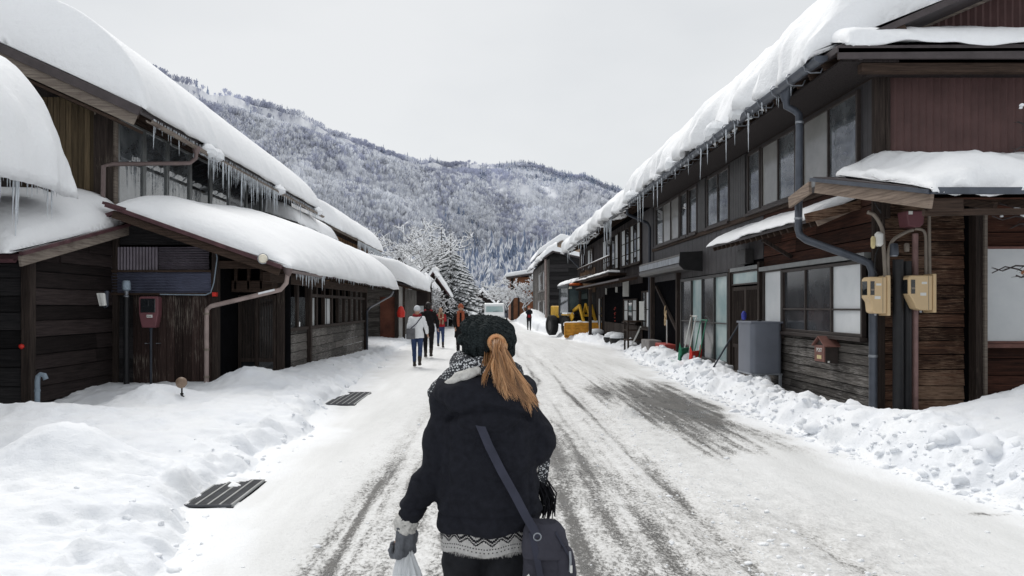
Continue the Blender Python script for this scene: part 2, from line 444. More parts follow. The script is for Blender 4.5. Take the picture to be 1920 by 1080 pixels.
def snow_slab(name, A, B, inward, run, slope, T, r=.6, over=.12, sag=.1, amp=.05, endr=.5, label=None, cat='snow', step=.12,
              Tu=None, seed=1, mat='roofsnow', ridge_round=0.0, parent=None, endr2=None, nscale=1.0, zoff=.012, edge=1.0, group=None, rough=.012):
    """snow lying on one roof slope. A->B is the eave line, inward the horizontal direction up the slope"""
    A, B, I = Vector(A), Vector(B), Vector(inward).normalized()
    L = (B-A).length; D = (B-A)/L; ns = max(10, int(L/step))
    endr2 = endr if endr2 is None else endr2
    # denser stations near the ends
    us = sorted(set([0.0, L]+[L*i/ns for i in range(ns+1)]+[endr*(1-math.cos(k*math.pi/20)) for k in range(11) if endr*(1-math.cos(k*math.pi/20)) < L]+[L-endr2*(1-math.cos(k*math.pi/20)) for k in range(11) if endr2*(1-math.cos(k*math.pi/20)) < L]))
    us = np.array(us); us = us[np.r_[True, np.diff(us) > 1e-4]]
    nt_ = 40
    q = np.linspace(0, 1, nt_); nn = np.where(q < .55, (1-np.cos(q/.55*math.pi/2)), 0)       # 0..1 within rounding
    prof_n = np.concatenate([-over+(r+over)*(1-np.cos(np.linspace(0, math.pi/2, 16))), np.linspace(r, run, 22)[1:]])
    K = len(prof_n); bot_n = np.linspace(run, -over*.35, 8)
    N = K+len(bot_n)
    V = np.zeros((len(us), N, 3)); rr = np.random.RandomState(seed)
    for i, u in enumerate(us):
        e1 = 1.0 if u >= endr else math.sqrt(max(0, 1-(1-u/endr)**2)); e2 = 1.0 if L-u >= endr2 else math.sqrt(max(0, 1-(1-(L-u)/endr2)**2))
        e = min(e1, e2)*.97+.03
        tT = T*(Tu(u) if Tu else 1)*e
        x = np.clip((prof_n+over)/(r+over), 0, 1)
        th = tT*np.sqrt(np.clip(1-(1-x)**2, 0, 1))
        if ridge_round: th = th*np.sqrt(np.clip(1-(1-np.clip((run-prof_n)/ridge_round, 0, 1))**2, 0.02, 1))
        z = slope*prof_n+th; z[0] -= sag*.5
        zb = slope*bot_n+zoff; zb[-1] -= sag; 
        w = 1-np.clip(x*1.2, 0, 1)
        n_all = np.concatenate([prof_n, bot_n]); z_all = np.concatenate([z-sag*w*.6, zb])
        P0 = np.array(A+D*u); 
        V[i] = P0[None]+n_all[:, None]*np.array(I)[None]; V[i, :, 2] += z_all
    # displacement
    X = V.reshape(-1, 3); k = nscale
    dn = fbm(X[:,0]*.9*k, X[:,1]*.9*k, X[:,2]*.9*k, 3, seed)*amp+fbm(X[:,0]*5*k, X[:,1]*5*k, X[:,2]*5*k, 3, seed+9)*amp*.22
    dnr = dn.reshape(len(us), N)
    V[:, :K, 2] += dnr[:, :K]
    if rough: V[:, :K, 2] += (fbm(X[:,0]*9, X[:,1]*9, X[:,2]*9, 4, seed+20, .6)*rough).reshape(len(us), N)[:, :K]
    wgt = np.concatenate([np.clip(1-(prof_n+over)/(.4*(r+over)), 0, 1)*1.4, np.zeros(len(bot_n))]); wgt[-1] = 1.2; wgt[-2] = .0
    edgen = (fbm(us*2.5, seed*1.0+0*us, 0*us, 4, seed+3)*edge*amp*1.6)[:, None]
    V += ((dnr*wgt[None]+edgen*np.where(wgt > .05, wgt, 0)[None])[:, :, None])*(-np.array(I))[None, None]
    V[:, -1, 2] += edgen[:, 0]*.6
    faces = []
    idx = np.arange(len(us)*N).reshape(len(us), N); nx = np.roll(idx, -1, axis=1)
    fa = np.stack([idx[:-1], idx[1:], nx[1:], nx[:-1]], -1).reshape(-1, 4)
    verts = V.reshape(-1, 3)
    c0 = len(verts); verts = np.vstack([verts, V[0].mean(0), V[-1].mean(0)])
    cap = [[int(idx[0, j]), int(nx[0, j]), c0, c0] for j in range(N)]+[[int(nx[-1, j]), int(idx[-1, j]), c0+1, c0+1] for j in range(N)]
    me = bpy.data.meshes.new(name)
    fl = [tuple(int(t) for t in f) for f in fa]+[tuple(f[:3]) for f in cap]
    me.from_pydata([tuple(v) for v in verts], [], fl); me.materials.append(M[mat])
    me.polygons.foreach_set('use_smooth', [True]*len(me.polygons)); me.update()
    bm = bmesh.new(); bm.from_mesh(me); bmesh.ops.recalc_face_normals(bm, faces=bm.faces); bm.to_mesh(me); bm.free()
    o = link_mesh(name, me, parent)
    if label: tag(o, label, cat, group)
    return o
def roof(par, A, B, inward, run, slope, th=.10, mat='fascia', rafters=.45, rmat='timber_h', over=.9, name='roof'):
    """sloping deck with fascia and rafter tails; A->B eave edge (top surface)"""
    A, B, I = Vector(A), Vector(B), Vector(inward).normalized()
    up = Vector((I.x*run, I.y*run, slope*run)); mb = MB(); dz = Vector((0,0,-th))
    mb.prism([A, B, B+dz, A+dz], up)
    o = mb.build(name, M[mat], par)
    if rafters:
        L = (B-A).length; D = (B-A)/L; n = int(L/rafters); proto = None
        up_ = Vector((I.x*over, I.y*over, slope*over)); host = o
        for i in range(n+1):
            c = A+D*(.06+(L-.12)*i/max(1, n))+Vector((0,0,-th-.05))+I*.06+Vector((0,0,slope*.06))
            if proto is None:
                q = MB(); q.tone = .5; q.bar(c, c+up_, .05, .09); proto = q.build('rafter', M[rmat], host); c0 = c
            else:
                k = proto.copy(); COL.objects.link(k); k.parent = host; k.location = c-c0
    return o
def remesh(mb_or_me, voxel, smooth=4, name='m'):
    if isinstance(mb_or_me, MB):
        me = bpy.data.meshes.new(name); me.from_pydata(mb_or_me.v, [], mb_or_me.f); me.update()
        bm = bmesh.new(); bm.from_mesh(me); bmesh.ops.recalc_face_normals(bm, faces=bm.faces); bm.to_mesh(me); bm.free()
    else: me = mb_or_me
    ob = bpy.data.objects.new('tmp', me); COL.objects.link(ob)
    r = ob.modifiers.new('r', 'REMESH'); r.mode = 'VOXEL'; r.voxel_size = voxel; r.use_smooth_shade = True
    s = ob.modifiers.new('s', 'SMOOTH'); s.factor = .5; s.iterations = smooth
    dg = bpy.context.evaluated_depsgraph_get(); dg.update()
    out = bpy.data.meshes.new_from_object(ob.evaluated_get(dg))
    bpy.data.objects.remove(ob)
    out.materials.clear()
    out.polygons.foreach_set('use_smooth', [True]*len(out.polygons))
    return out

def brackets(par, pts, maker, name, mat):
    proto = None
    for p in pts:
        if proto is None:
            q = MB(); maker(q, Vector(p)); proto = q.build(name, M[mat], par); p0 = Vector(p)
        else:
            k = proto.copy(); COL.objects.link(k); k.parent = par; k.location = Vector(p)-p0
# ================================================================== camera, sky, sun
cam = bpy.data.cameras.new('camera'); co = bpy.data.objects.new('camera', cam); COL.objects.link(co)
co.location = (0, 0, H); co.rotation_euler = (math.radians(90), 0, 0)
cam.sensor_width = 36; cam.lens = F/1920*36; cam.shift_x = (960-VX)/1920; cam.shift_y = (VY-540)/1920
cam.clip_start = .05; cam.clip_end = 9000
S.camera = co
S.view_settings.view_transform = 'Standard'; S.view_settings.look = 'None'; S.view_settings.exposure = 0
w = bpy.data.worlds.new('World'); S.world = w; w.use_nodes = True
nt = w.node_tree; bg = nt.nodes['Background']
sk = nd(nt, 'ShaderNodeTexSky', sky_type='NISHITA'); sk.sun_disc = False
EL, AZ = math.radians(50), math.radians(-22)
sk.sun_elevation = EL; sk.sun_rotation = AZ
tc = nd(nt, 'ShaderNodeTexCoord'); mp = nd(nt, 'ShaderNodeMapping'); mp.inputs['Scale'].default_value = (1,1,2.2)
nt.links.new(tc.outputs['Generated'], mp.inputs[0])
n1 = noise(nt, mp.outputs[0], 1.8, 5, .5)
cl = ramp(nt, n1, [(.34, (.73,.745,.758)), (.5, (.80,.812,.817)), (.66, (.86,.868,.868))])
skm = nd(nt, 'ShaderNodeVectorMath', operation='SCALE'); skm.inputs['Scale'].default_value = .10
nt.links.new(sk.outputs[0], skm.inputs[0])
nt.links.new(mixc(nt, .90, skm.outputs[0], cl), bg.inputs[0]); bg.inputs[1].default_value = 1.0
sl = bpy.data.lights.new('sun', 'SUN'); so = bpy.data.objects.new('sun', sl); COL.objects.link(so)
sl.energy = 2.15; sl.angle = math.radians(30); sl.color = (1, .965, .92)
so.rotation_euler = Vector((-math.sin(AZ)*math.cos(EL), -math.cos(AZ)*math.cos(EL), -math.sin(EL))).to_track_quat('-Z', 'Y').to_euler()
so.location = (0, 20, 30)

# ================================================================== road and snow banks: one height field cut into road and snow
def g(x, y, cx, cy, sx, sy, p=2.0):
    return np.exp(-((np.abs((x-cx)/sx))**p+(np.abs((y-cy)/sy))**p))
def ss(a, b, t):
    t = np.clip((t-a)/(b-a), 0, 1); return t*t*(3-2*t)
LB = [(0,-1.75),(4.5,-1.85),(6.2,-2.38),(7.3,-2.36),(10,-2.35),(12.5,-2.6),(19,-2.95),(31,-3.5),(60,-3.6),(140,-3.6)]
RB = [(0,4.6),(5,4.5),(7,4.1),(10,3.95),(16,4.15),(22,4.5),(30,4.9),(38,3.9),(46,3.3),(60,3.0),(140,2.6)]
def height(x, y):
    lb = np.interp(y, *zip(*LB))+fbm(y*1.3, y*0, 3.3, 4, 5)*.22
    rb = np.interp(y, *zip(*RB))+fbm(y*1.3, y*0, 8.3, 4, 6)*.22
    dl = np.clip(lb-x, 0, None); dr = np.clip(x-rb, 0, None)
    road = 1-np.clip(dl/.15, 0, 1)-np.clip(dr/.15, 0, 1)
    # left bank
    zl = .13*ss(0, .35, dl)+.10*ss(.3, 1.6, dl)
    zl = zl+g(x, y, -4.98, 11.4, .60, .6)*.24+g(x, y, -6.3, 9.6, 1.1, .5, 4)*.10-g(x, y, -4.35, 11.2, .3, .6)*.05-g(x, y, -7.3, 11.2, 1.9, 1.5, 4)*.19+g(x, y, -5.6, 10.5, 1.2, .9)*.05+g(x, y, -7.2, 9.3, 2.6, .95, 4)*.10+g(x, y, -5.2, 9.3, 1.0, .8)*.05
    zl = zl+g(x, y, -3.70, 6.75, .60, .48)*.36+g(x, y, -5.3, 6.3, .8, .5)*.14+g(x, y, -2.9, 5.5, .5, .4)*.10+g(x, y, -3.0, 6.2, .9, .7)*.06-g(x, y, -5.3, 7.7, 1.5, .42)*.32
    zl = zl+g(x, y, -4.3, 13.4, .5, .6)*.22+g(x, y, -3.8, 15.2, .5, 1.5)*.12+g(x, y, -3.9, 18.5, .45, 3.0)*.16+g(x, y, -3.7, 13.4, .9, 1.6)*.14
    zl = zl+g(x, y, -3.3, 10.6, .9, 1.6)*.10
    # right bank
    rid = np.exp(-((dr-.62)/.42)**2)
    zr = .08*ss(0, .3, dr)+rid*(.21+.08*fbm(y*1.1, 0, 1, 3, 12))*(1-ss(32, 40, y))
    zr = zr+g(x, y, 7.5, 8.2, 1.85, 1.9)*1.02+g(x, y, 5.6, 8.4, .9, 1.2)*.16+g(x, y, 6.4, 5.2, 1.4, 1.5)*.18
    zr = zr+g(x, y, 5.0, 17.0, .4, 1.6)*.10+g(x, y, 4.7, 37, 1.4, 3.0)*.14+g(x, y, 4.9, 22.5, .45, 1.3)*.16
    zr = zr+g(x, y, 3.9, 50, 1.1, 7)*.45+g(x, y, 4.0, 70, 1.5, 12)*1.3
    zl = zl+g(x, y, -4.6, 47, 1.0, 4)*.25+g(x, y, -5, 70, 1.3, 15)*.7
    ml, mr = ss(0, .15, dl), ss(0, .15, dr)
    bank = zl*ml+zr*mr
    lum = fbm(x*2.2, y*2.2, 0.5, 5, 21, .55)
    lump = np.clip(fbm(x*4.5, y*4.5, 2.5, 3, 33), 0, 1)
    edge = np.exp(-((dl-.35)/.45)**2)*ml+np.exp(-((dr-.45)/.5)**2)*mr
    bil = np.abs(fbm(x*3.1, y*3.1, 7.7, 4, 91, .55)); bank = bank+(ml*.5+mr*.7)*(lum*.09-bil*.15)+edge*lump*.20+.05*np.clip(fbm(x*8, y*8, 3.1, 3, 93)-.12, 0, 1)*(ml+mr)
    bank = bank+(g(x,y,-2.52,7.0,.13,.10)+g(x,y,-2.30,7.08,.10,.06)+g(x,y,-2.60,6.55,.10,.22)+g(x,y,-2.28,6.86,.05,.035)+g(x,y,-2.72,14.1,.14,.3))*.055*(1+lump)+fbm(x*11, y*11, 1.5, 3, 41)*.012*(ml+mr)*np.clip(edge+.35, 0, 1)
    # road relief
    rut = lambda c, w_: np.exp(-((x-c-fbm(y*.35, 0, c, 2, 9)*.10)/w_)**2)
    r = -.022*(rut(-1.02, .16)+rut(1.62, .15)+rut(.35, .2)*.3+rut(1.15, .1)*.6+rut(2.28, .11)*.8*(y < 6.5))
    clod = np.clip(fbm(x*7, y*4, 5.5, 4, 51)-.05, 0, 1)
    r = r+fbm(x*3, y*.9, .4, 4, 61)*.016+clod*.035*(g(x, y, 2.1, 5.4, 1.2, 1.3)+g(x, y, 1.95, 10, .25, 1.5)*1.2+.35)
    r = r+g(x, y, 2.02, 11.3, .20, .16)*.09*(1+lump*2)
    z = r*np.clip(road, 0, 1)+bank
    # wet/dark mask
    st = .6*fbm(x*5.5, y*.55, 9.1, 5, 71, .6)+.7*fbm(x*15, y*.35, 2.1, 4, 72, .6)
    sl_ = fbm(x*1.6, y*.5, 4.4, 4, 81)
    far = ss(45, 16, y)
    lines = sum(rut(c_, .045)*a_*.42 for c_, a_ in ((-1.35,.16),(-.75,.14),(-.35,.12),(.62,.14),(.9,.16),(1.35,.2),(1.85,.2),(2.5,.14)))
    d = .46*rut(-1.02, .16)*(ss(9.5, 5.5, y)*.7+.18)+.36*rut(1.62, .10)*(ss(22, 8, y)*.6+.35*ss(11, 5, y)+.1)+.42*rut(2.28, .14)*ss(6.3, 5.4, y)
    d = d+.25*rut(1.15, .08)*ss(8, 5, y)+.30*rut(1.48, .05)*ss(30, 14, y)*ss(9, 13, y)+.25*rut(1.0, .05)*ss(40, 20, y)*ss(10, 16, y)
    d = d+.38*np.exp(-((x-.25)/1.35)**4)*(ss(16, 6, y)*.6+.50)
    patch = np.exp(-(np.abs((x-(2.95+.05*(y-10)))/(.86+.02*(y-8)))**3))*ss(7.5, 8.5, y+sl_*1.2)*ss(19, 13.5, y)
    d = d+.42*patch+.22*np.exp(-((x-2.9)/1.3)**4)*ss(9, 14, y)*ss(50, 20, y)
    d = d+.25*g(x, y, 3.0, 11.6, .45, 2.2)+.22*g(x, y, 2.15, 14.6, .30, 1.0)+.3*g(x, y, 3.9, 8.2, .5, .12)+.5*g(x, y, 3.9, 6.0, .4, .06)
    d = d*(1+.9*st+.4*sl_)+.16*np.clip(st, 0, 1)*np.exp(-((x-1.2)/2.0)**4)*far
    d = d+lines*(ss(60, 8, y)*.8+.3)*(1+1.2*sl_)
    d = np.clip(d, 0, 1)*(1-np.clip(ml+mr, 0, 1))
    packed = ss(.02, .55, np.minimum(x-lb, rb-x)+fbm(x*3, y*2, 6.1, 3, 95)*.25)
    dirt = np.clip(.5+.5*np.exp(-((x-.8)/2.0)**4)-.5+.5*g(x, y, 2.1, 5.4, 1.0, 1.2), 0, 1)*(1-np.clip(ml+mr, 0, 1))
    return z, d*packed, np.clip(ml+mr, 0, 1), dirt*packed, packed
ys = 1.2*np.exp(np.arange(0, 760)*.0063)
xs = np.unique(np.concatenate([np.arange(-14, -7, .12), np.arange(-7, -2, .042), np.arange(-2, 5, .034), np.arange(5, 8, .045), np.arange(8, 14.1, .12)]))
GX, GY = np.meshgrid(xs, ys)
gz, gd, gb, gdirt, gpk = height(GX, GY)
ny, nx = GX.shape
idx = np.arange(nx*ny).reshape(ny, nx)
fa = np.stack([idx[:-1, :-1], idx[:-1, 1:], idx[1:, 1:], idx[1:, :-1]], -1).reshape(-1, 4)
isb = (gb.ravel()[fa].mean(1) > .5)
vt = np.stack([GX.ravel(), GY.ravel(), gz.ravel()+.03], -1)
def submesh(name, sel, mat, attrs):
    f = fa[sel]; u, inv = np.unique(f.ravel(), return_inverse=True)
    return np_mesh(name, vt[u], inv.reshape(-1, 4), mat, attrs={k: v.ravel()[u] for k, v in attrs.items()})
# road material
m, nt, b = newmat('slush')
v = mapped(nt, (1, .55, 1)); v1 = mapped(nt, (1, 1, 1)); vs_ = mapped(nt, (1, .12, 1))
peb = noise(nt, v, 46, 4, .65); med = noise(nt, v, 9, 5, .6); lowf = noise(nt, vs_, 1.6, 5, .6); fine = noise(nt, v1, 130, 3, .6)
ad = nd(nt, 'ShaderNodeAttribute', attribute_name='dark'); ai = nd(nt, 'ShaderNodeAttribute', attribute_name='dirt')
base = ramp(nt, lowf, [(.3, (.65,.66,.66)), (.55, (.75,.76,.765)), (.72, (.83,.845,.855))])
sand = ramp(nt, math_(nt, 'ADD', math_(nt, 'MULTIPLY', med, .5), math_(nt, 'MULTIPLY', peb, .5)), [(.36, (.34,.337,.33)), (.50, (.56,.558,.55)), (.62, (.74,.74,.735))])
base = mixc(nt, math_(nt, 'MULTIPLY', ai.outputs['Fac'], .9), base, sand)
apk = nd(nt, 'ShaderNodeAttribute', attribute_name='packed'); base = mixc(nt, apk.outputs['Fac'], (.86,.88,.905), base)
thr = math_(nt, 'ADD', math_(nt, 'MULTIPLY', peb, .50), math_(nt, 'MULTIPLY', math_(nt, 'ADD', med, math_(nt, 'MULTIPLY', fine, 1.5)), .20))
f = math_(nt, 'SUBTRACT', math_(nt, 'MULTIPLY_ADD', ad.outputs['Fac'], .50, .30), thr)
fac = math_(nt, 'MULTIPLY', f, 8.5, 0, True); fac = math_(nt, 'ADD', fac, 0.0, 0, True)
asph = ramp(nt, fine, [(.35, (.050,.050,.050)), (.7, (.17,.165,.155))])
edgec = mixc(nt, math_(nt, 'MULTIPLY', math_(nt, 'MULTIPLY_ADD', f, 5.0, .55, True), .55), base, (.33,.315,.29))
nt.links.new(mixc(nt, fac, edgec, asph), b.inputs['Base Color'])
wet = math_(nt, 'MULTIPLY', fac, ramp(nt, noise(nt, v, 3, 3), [(.45, (0,0,0)), (.6, (1,1,1))]))
nt.links.new(math_(nt, 'MULTIPLY_ADD', wet, -.42, .62), b.inputs['Roughness'])
b.inputs['Specular IOR Level'].default_value = .35
hh = math_(nt, 'SUBTRACT', math_(nt, 'ADD', math_(nt, 'MULTIPLY', peb, .8), math_(nt, 'MULTIPLY', med, .8)), math_(nt, 'MULTIPLY', fac, .5))
bump(nt, b, hh, .55, .03)
tag(submesh('road', ~isb, M['slush'], {'dark': gd, 'dirt': gdirt, 'packed': gpk}), kind='structure')
# bank snow: clean, slightly dirtier next to the road
m, nt, b = newmat('banksnow')
v = mapped(nt, (1,1,1)); a = noise(nt, v, 1.5, 5, .6); l = noise(nt, v, 14, 6, .65); gr = noise(nt, v, 70, 4, .7)
nt.links.new(ramp(nt, a, [(.3, (.80,.83,.88)), (.7, (.875,.895,.92))]), b.inputs['Base Color'])
bump(nt, b, math_(nt, 'ADD', l, math_(nt, 'MULTIPLY', gr, .3)), .42, .045)
b.inputs['Roughness'].default_value = .7; b.inputs['Specular IOR Level'].default_value = .2
tag(submesh('snow_bank', isb, M['banksnow'], {}), kind='structure')
# big ground sheet to the horizon (under everything)
mb = MB(); mb.add([(-4000,-600,-.35),(4000,-600,-.35),(4000,6000,-.35),(-4000,6000,-.35)], [(0,1,2,3)])
tag(mb.build('ground', M['hillsnow']), kind='structure')
mb = MB()
for (x0, x1, y0, y1) in ((-60,-13.9,-12,150),(13.9,60,-12,150),(-13.9,13.9,-12,1.25),(-60,60,143,230)):
    mb.add([(x0,y0,.04),(x1,y0,.04),(x1,y1,.04),(x0,y1,.04)], [(0,1,2,3)])
tag(mb.build('snow_field', M['banksnow']), kind='structure')

# crumbs and clods of snow thrown up along the banks and ruts
def clods(name, X, Y, R, mat, sink=.35):
    g_ = (1+5**.5)/2
    iv = np.array([(-1,g_,0),(1,g_,0),(-1,-g_,0),(1,-g_,0),(0,-1,g_),(0,1,g_),(0,-1,-g_),(0,1,-g_),(g_,0,-1),(g_,0,1),(-g_,0,-1),(-g_,0,1)], float); iv /= np.linalg.norm(iv[0])
    jf = np.array([(0,11,5),(0,5,1),(0,1,7),(0,7,10),(0,10,11),(1,5,9),(5,11,4),(11,10,2),(10,7,6),(7,1,8),(3,9,4),(3,4,2),(3,2,6),(3,6,8),(3,8,9),(4,9,5),(2,4,11),(6,2,10),(8,6,7),(9,8,1)])
    # one subdivision for rounder lumps
    vv = list(map(tuple, iv)); cache = {}; ff = []
    def mid(a, b_):
        k = (min(a,b_), max(a,b_))
        if k not in cache: m_ = np.array(vv[a])+np.array(vv[b_]); m_ /= np.linalg.norm(m_); vv.append(tuple(m_)); cache[k] = len(vv)-1
        return cache[k]
    for a, b_, c_ in jf: ab, bc, ca = mid(a,b_), mid(b_,c_), mid(c_,a); ff += [(a,ab,ca),(b_,bc,ab),(c_,ca,bc),(ab,bc,ca)]
    iv = np.array(vv); jf = np.array(ff)
    r_ = np.random.RandomState(len(X)); n = len(X); Z = height(X, Y)[0]+.03
    sc = R[:, None]*np.stack([r_.uniform(.7,1.3,n), r_.uniform(.7,1.5,n), r_.uniform(.45,.9,n)], -1)
    V = iv[None]*sc[:, None, :]; V = V*(1+.9*fbm(V[..., 0]/R[:, None]*1.1+np.arange(n)[:, None]*7.1, V[..., 1]/R[:, None]*1.1, V[..., 2]/R[:, None]*1.1, 3, 77))[..., None]
    V = V+np.stack([X, Y, Z+R*(.5-sink)], -1)[:, None, :]
    tag(np_mesh(name, V.reshape(-1, 3), (jf[None]+(np.arange(n)*len(iv))[:, None, None]).reshape(-1, 3), M[mat], smooth=True), kind='stuff')
rq = np.random.RandomState(17)
n = 1700; Y = 4.4*np.exp(rq.rand(n)*1.9); side = rq.rand(n) < .10
X = np.where(side, np.interp(Y, *zip(*LB))-rq.gamma(1.6, .22, n)+.22, np.interp(Y, *zip(*RB))+rq.gamma(1.8, .26, n)-.25)
ok = ~((X > -2.75) & (X < -1.9) & (((Y > 6.1) & (Y < 7.2)) | ((Y > 12.4) & (Y < 14.6)))); X, Y, n = X[ok], Y[ok], int(ok.sum()); clods('snow_clods', X, Y, np.clip(rq.gamma(1.7, .011, n), .008, .075), 'banksnow', .62)
n = 60; Y = rq.uniform(7, 24, n); X = np.interp(Y, *zip(*RB))+rq.uniform(.1, 1.0, n); clods('snow_clods', X, Y, rq.uniform(.06, .15, n), 'banksnow', .6)
n = 900; Y = 4.5+rq.rand(n)**1.6*9; X = np.where(rq.rand(n) < .5, rq.normal(2.05, .38, n), np.where(rq.rand(n) < .5, rq.normal(1.86, .08, n), rq.uniform(-1.6, 3.6, n)))
clods('slush_clods', X, Y, np.clip(rq.gamma(1.5, .0048, n), .003, .022), 'slush', .5)
# ================================================================== mountain
RX = [-1500,-400,0,150,310,400,450,500,560,600,650,700,740,780,830,870,900,960,1010,1050,1100,1140,1200,1300,1500,2000,3000]
RE = [590,590,545,480,418,391,380,362,345,330,312,296,284,272,266,272,268,270,262,246,240,222,205,190,180,170,160]
pxs = np.linspace(-900, 2700, 520)
elev = (np.interp(pxs, RX, RE)-13)/F
DR = np.interp(pxs, [-900, 300, 560, 780, 900, 1200, 2700], [620, 640, 800, 980, 1150, 1100, 900])
tt = np.linspace(0, 1.35, 190)
TP, TT = np.meshgrid(pxs, tt)
D0 = 130.0
DIST = D0+(DR[None]-D0)*TT
MXx = (TP-VX)/F*DIST; MYy = DIST
HR = elev*DR+H
# profile: valley floor gentle, then steep; secondary spur on the left
sh = np.where(TT <= 1, .10*TT+.90*(ss(-.05, 1.02, TT)**1.35), 1-(TT-1)*1.6)
base = HR[None]*sh
spur = fbm(MXx/170+MYy/400, MYy/260-MXx/500, 0.3, 4, 301)
rn = 1-np.abs(fbm(MXx/120-MYy/260, MYy/220+MXx/190, 1.3, 4, 302))*2
damp = np.clip(TT*3, 0, 1)*np.clip((1-TT)*3.0, 0.03, 1)
MZ = base+(spur*64+rn*34-14)*damp*(HR[None]/180)
MZ += fbm(MXx/14, MYy/14, .2, 3, 303)*2.2*np.clip(TT*4, 0, 1)
lim = (elev[None]*1.0)*DIST*(.975)+H                       # keep the spurs under the skyline
MZ = np.where((TT < .93), np.minimum(MZ, lim-1.0), MZ)
MZ = np.maximum(MZ, -.3)
n1_, n2_ = TP.shape
idx = np.arange(n1_*n2_).reshape(n1_, n2_)
mf = np.stack([idx[:-1, :-1], idx[:-1, 1:], idx[1:, 1:], idx[1:, :-1]], -1).reshape(-1, 4)
m, nt, b = newmat('mountain')
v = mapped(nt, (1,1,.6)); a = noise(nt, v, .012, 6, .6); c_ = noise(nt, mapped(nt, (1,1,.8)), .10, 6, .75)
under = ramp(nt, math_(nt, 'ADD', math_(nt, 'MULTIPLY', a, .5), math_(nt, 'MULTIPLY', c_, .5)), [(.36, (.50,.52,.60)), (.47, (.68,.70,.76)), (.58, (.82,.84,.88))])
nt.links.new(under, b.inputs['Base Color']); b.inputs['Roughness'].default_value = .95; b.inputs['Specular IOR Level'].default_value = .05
tag(np_mesh('mountain', np.stack([MXx.ravel(), MYy.ravel(), MZ.ravel()], -1), mf, M['mountain'], origin=(0, 600, 0)), kind='structure')
# woods on the mountain
rs = np.random.RandomState(5)
def hill_at(px, t):
    fi = (px-pxs[0])/(pxs[1]-pxs[0]); ti = t/(tt[1]-tt[0])
    i0 = np.clip(fi.astype(int), 0, len(pxs)-2); j0 = np.clip(ti.astype(int), 0, len(tt)-2); a = fi-i0; c = ti-j0
    out = []
    for A in (MXx, MYy, MZ):
        out.append(A[j0, i0]*(1-a)*(1-c)+A[j0, i0+1]*a*(1-c)+A[j0+1, i0]*(1-a)*c+A[j0+1, i0+1]*a*c)
    return out
def scatter(n, tmin=.0, tmax=1.12):
    px = rs.uniform(250, 1280, n); t = tmin+(tmax-tmin)*rs.rand(n)**.8
    X, Y, Z = hill_at(px, t)
    return px, t, X, Y, Z
def inst(pts, heights, proto_v, proto_f, proto_m, name, mats, widths=None, kind='stuff', lab=None, jitter=True):
    heights = heights*np.clip(pts[:, 1]/480, .42, 1); widths = None if widths is None else widths*np.clip(pts[:, 1]/480, .42, 1)
    n = len(pts); k = len(proto_v); a = rs.uniform(0, 6.283, n)
    ca, sa = np.cos(a), np.sin(a); wv = heights if widths is None else widths
    pv = np.asarray(proto_v)
    X = (pv[None, :, 0]*ca[:, None]-pv[None, :, 1]*sa[:, None])*wv[:, None]+pts[:, 0:1]
    Y = (pv[None, :, 0]*sa[:, None]+pv[None, :, 1]*ca[:, None])*wv[:, None]+pts[:, 1:2]
    Z = pv[None, :, 2]*heights[:, None]+pts[:, 2:3]
    V = np.stack([X, Y, Z], -1).reshape(-1, 3)
    Fc = (np.asarray(proto_f)[None]+(np.arange(n)*k)[:, None, None]).reshape(-1, 3)
    mi = np.tile(np.asarray(proto_m), n)
    o = np_mesh(name, V, Fc, mats, smooth=False, midx=mi, origin=(0, 600, 0))
    return tag(o, lab, None, None, kind)
def conifer_proto(frost=.45):
    v = []; f = []; mi = []; r = random.Random(3)
    for L in range(6):
        z0 = .10+.145*L; z1 = z0+.24; rad = .21*(1-L/6.6)
        for k in range(7):
            a = 2*math.pi*(k+.5*(L % 2))/7; b0 = len(v); da = .42
            zz = z0+r.uniform(-.03, .03); rr = rad*r.uniform(.8, 1.15)
            v += [(rr*math.cos(a), rr*math.sin(a), zz-.03), (rr*.45*math.cos(a+da), rr*.45*math.sin(a+da), zz+.05), (0, 0, z1), (rr*.45*math.cos(a-da), rr*.45*math.sin(a-da), zz+.05)]
            f += [(b0, b0+1, b0+2), (b0, b0+2, b0+3)]; s = 1 if r.random() < frost else 0; mi += [s, s if r.random() < .6 else 0]
    return v, f, mi
def bare_proto(seed=4, n=22):
    v = []; f = []; mi = []; r = random.Random(seed)
    for k in range(n):
        a = r.uniform(0, 6.283); sp = .44*r.random()**.5; z0 = r.uniform(.10, .45); z1 = .45+r.uniform(.40,.55)*math.sqrt(1-(sp/.46)**2)
        w_ = r.uniform(.012, .030); b0 = len(v); ca, sa = math.cos(a), math.sin(a)
        v += [(sp*.25*ca, sp*.25*sa, z0), (sp*ca-w_*sa*2, sp*sa+w_*ca*2, z1*.93), (sp*ca+w_*sa*2, sp*sa-w_*ca*2, z1)]
        f += [(b0, b0+1, b0+2)]; mi.append(1 if r.random() < .42 else 0)
    for k in range(3):                        # trunk blades
        a = k*1.05; w_ = .012; b0 = len(v)
        v += [(-w_*math.cos(a), -w_*math.sin(a), -.05), (w_*math.cos(a), w_*math.sin(a), -.05), (0, 0, .7)]; f.append((b0, b0+1, b0+2)); mi.append(0)
    return v, f, mi
px, t, X, Y, Z = scatter(76000, .15)
cn = fbm(X/60, Y/60, .5, 4, 401)
upl = ss(.25, .75, t)
keep = (rs.rand(len(px)) < np.clip(.14+.36*upl*(px < 840)+.26*upl*(px >= 840)+cn*1.2-.10, .04, .92))
hp = rs.uniform(4.5, 8.5, len(px))
pts = np.stack([X, Y, Z], -1)[keep]; hh_ = hp[keep]
pk_, tk_ = px[keep], t[keep]
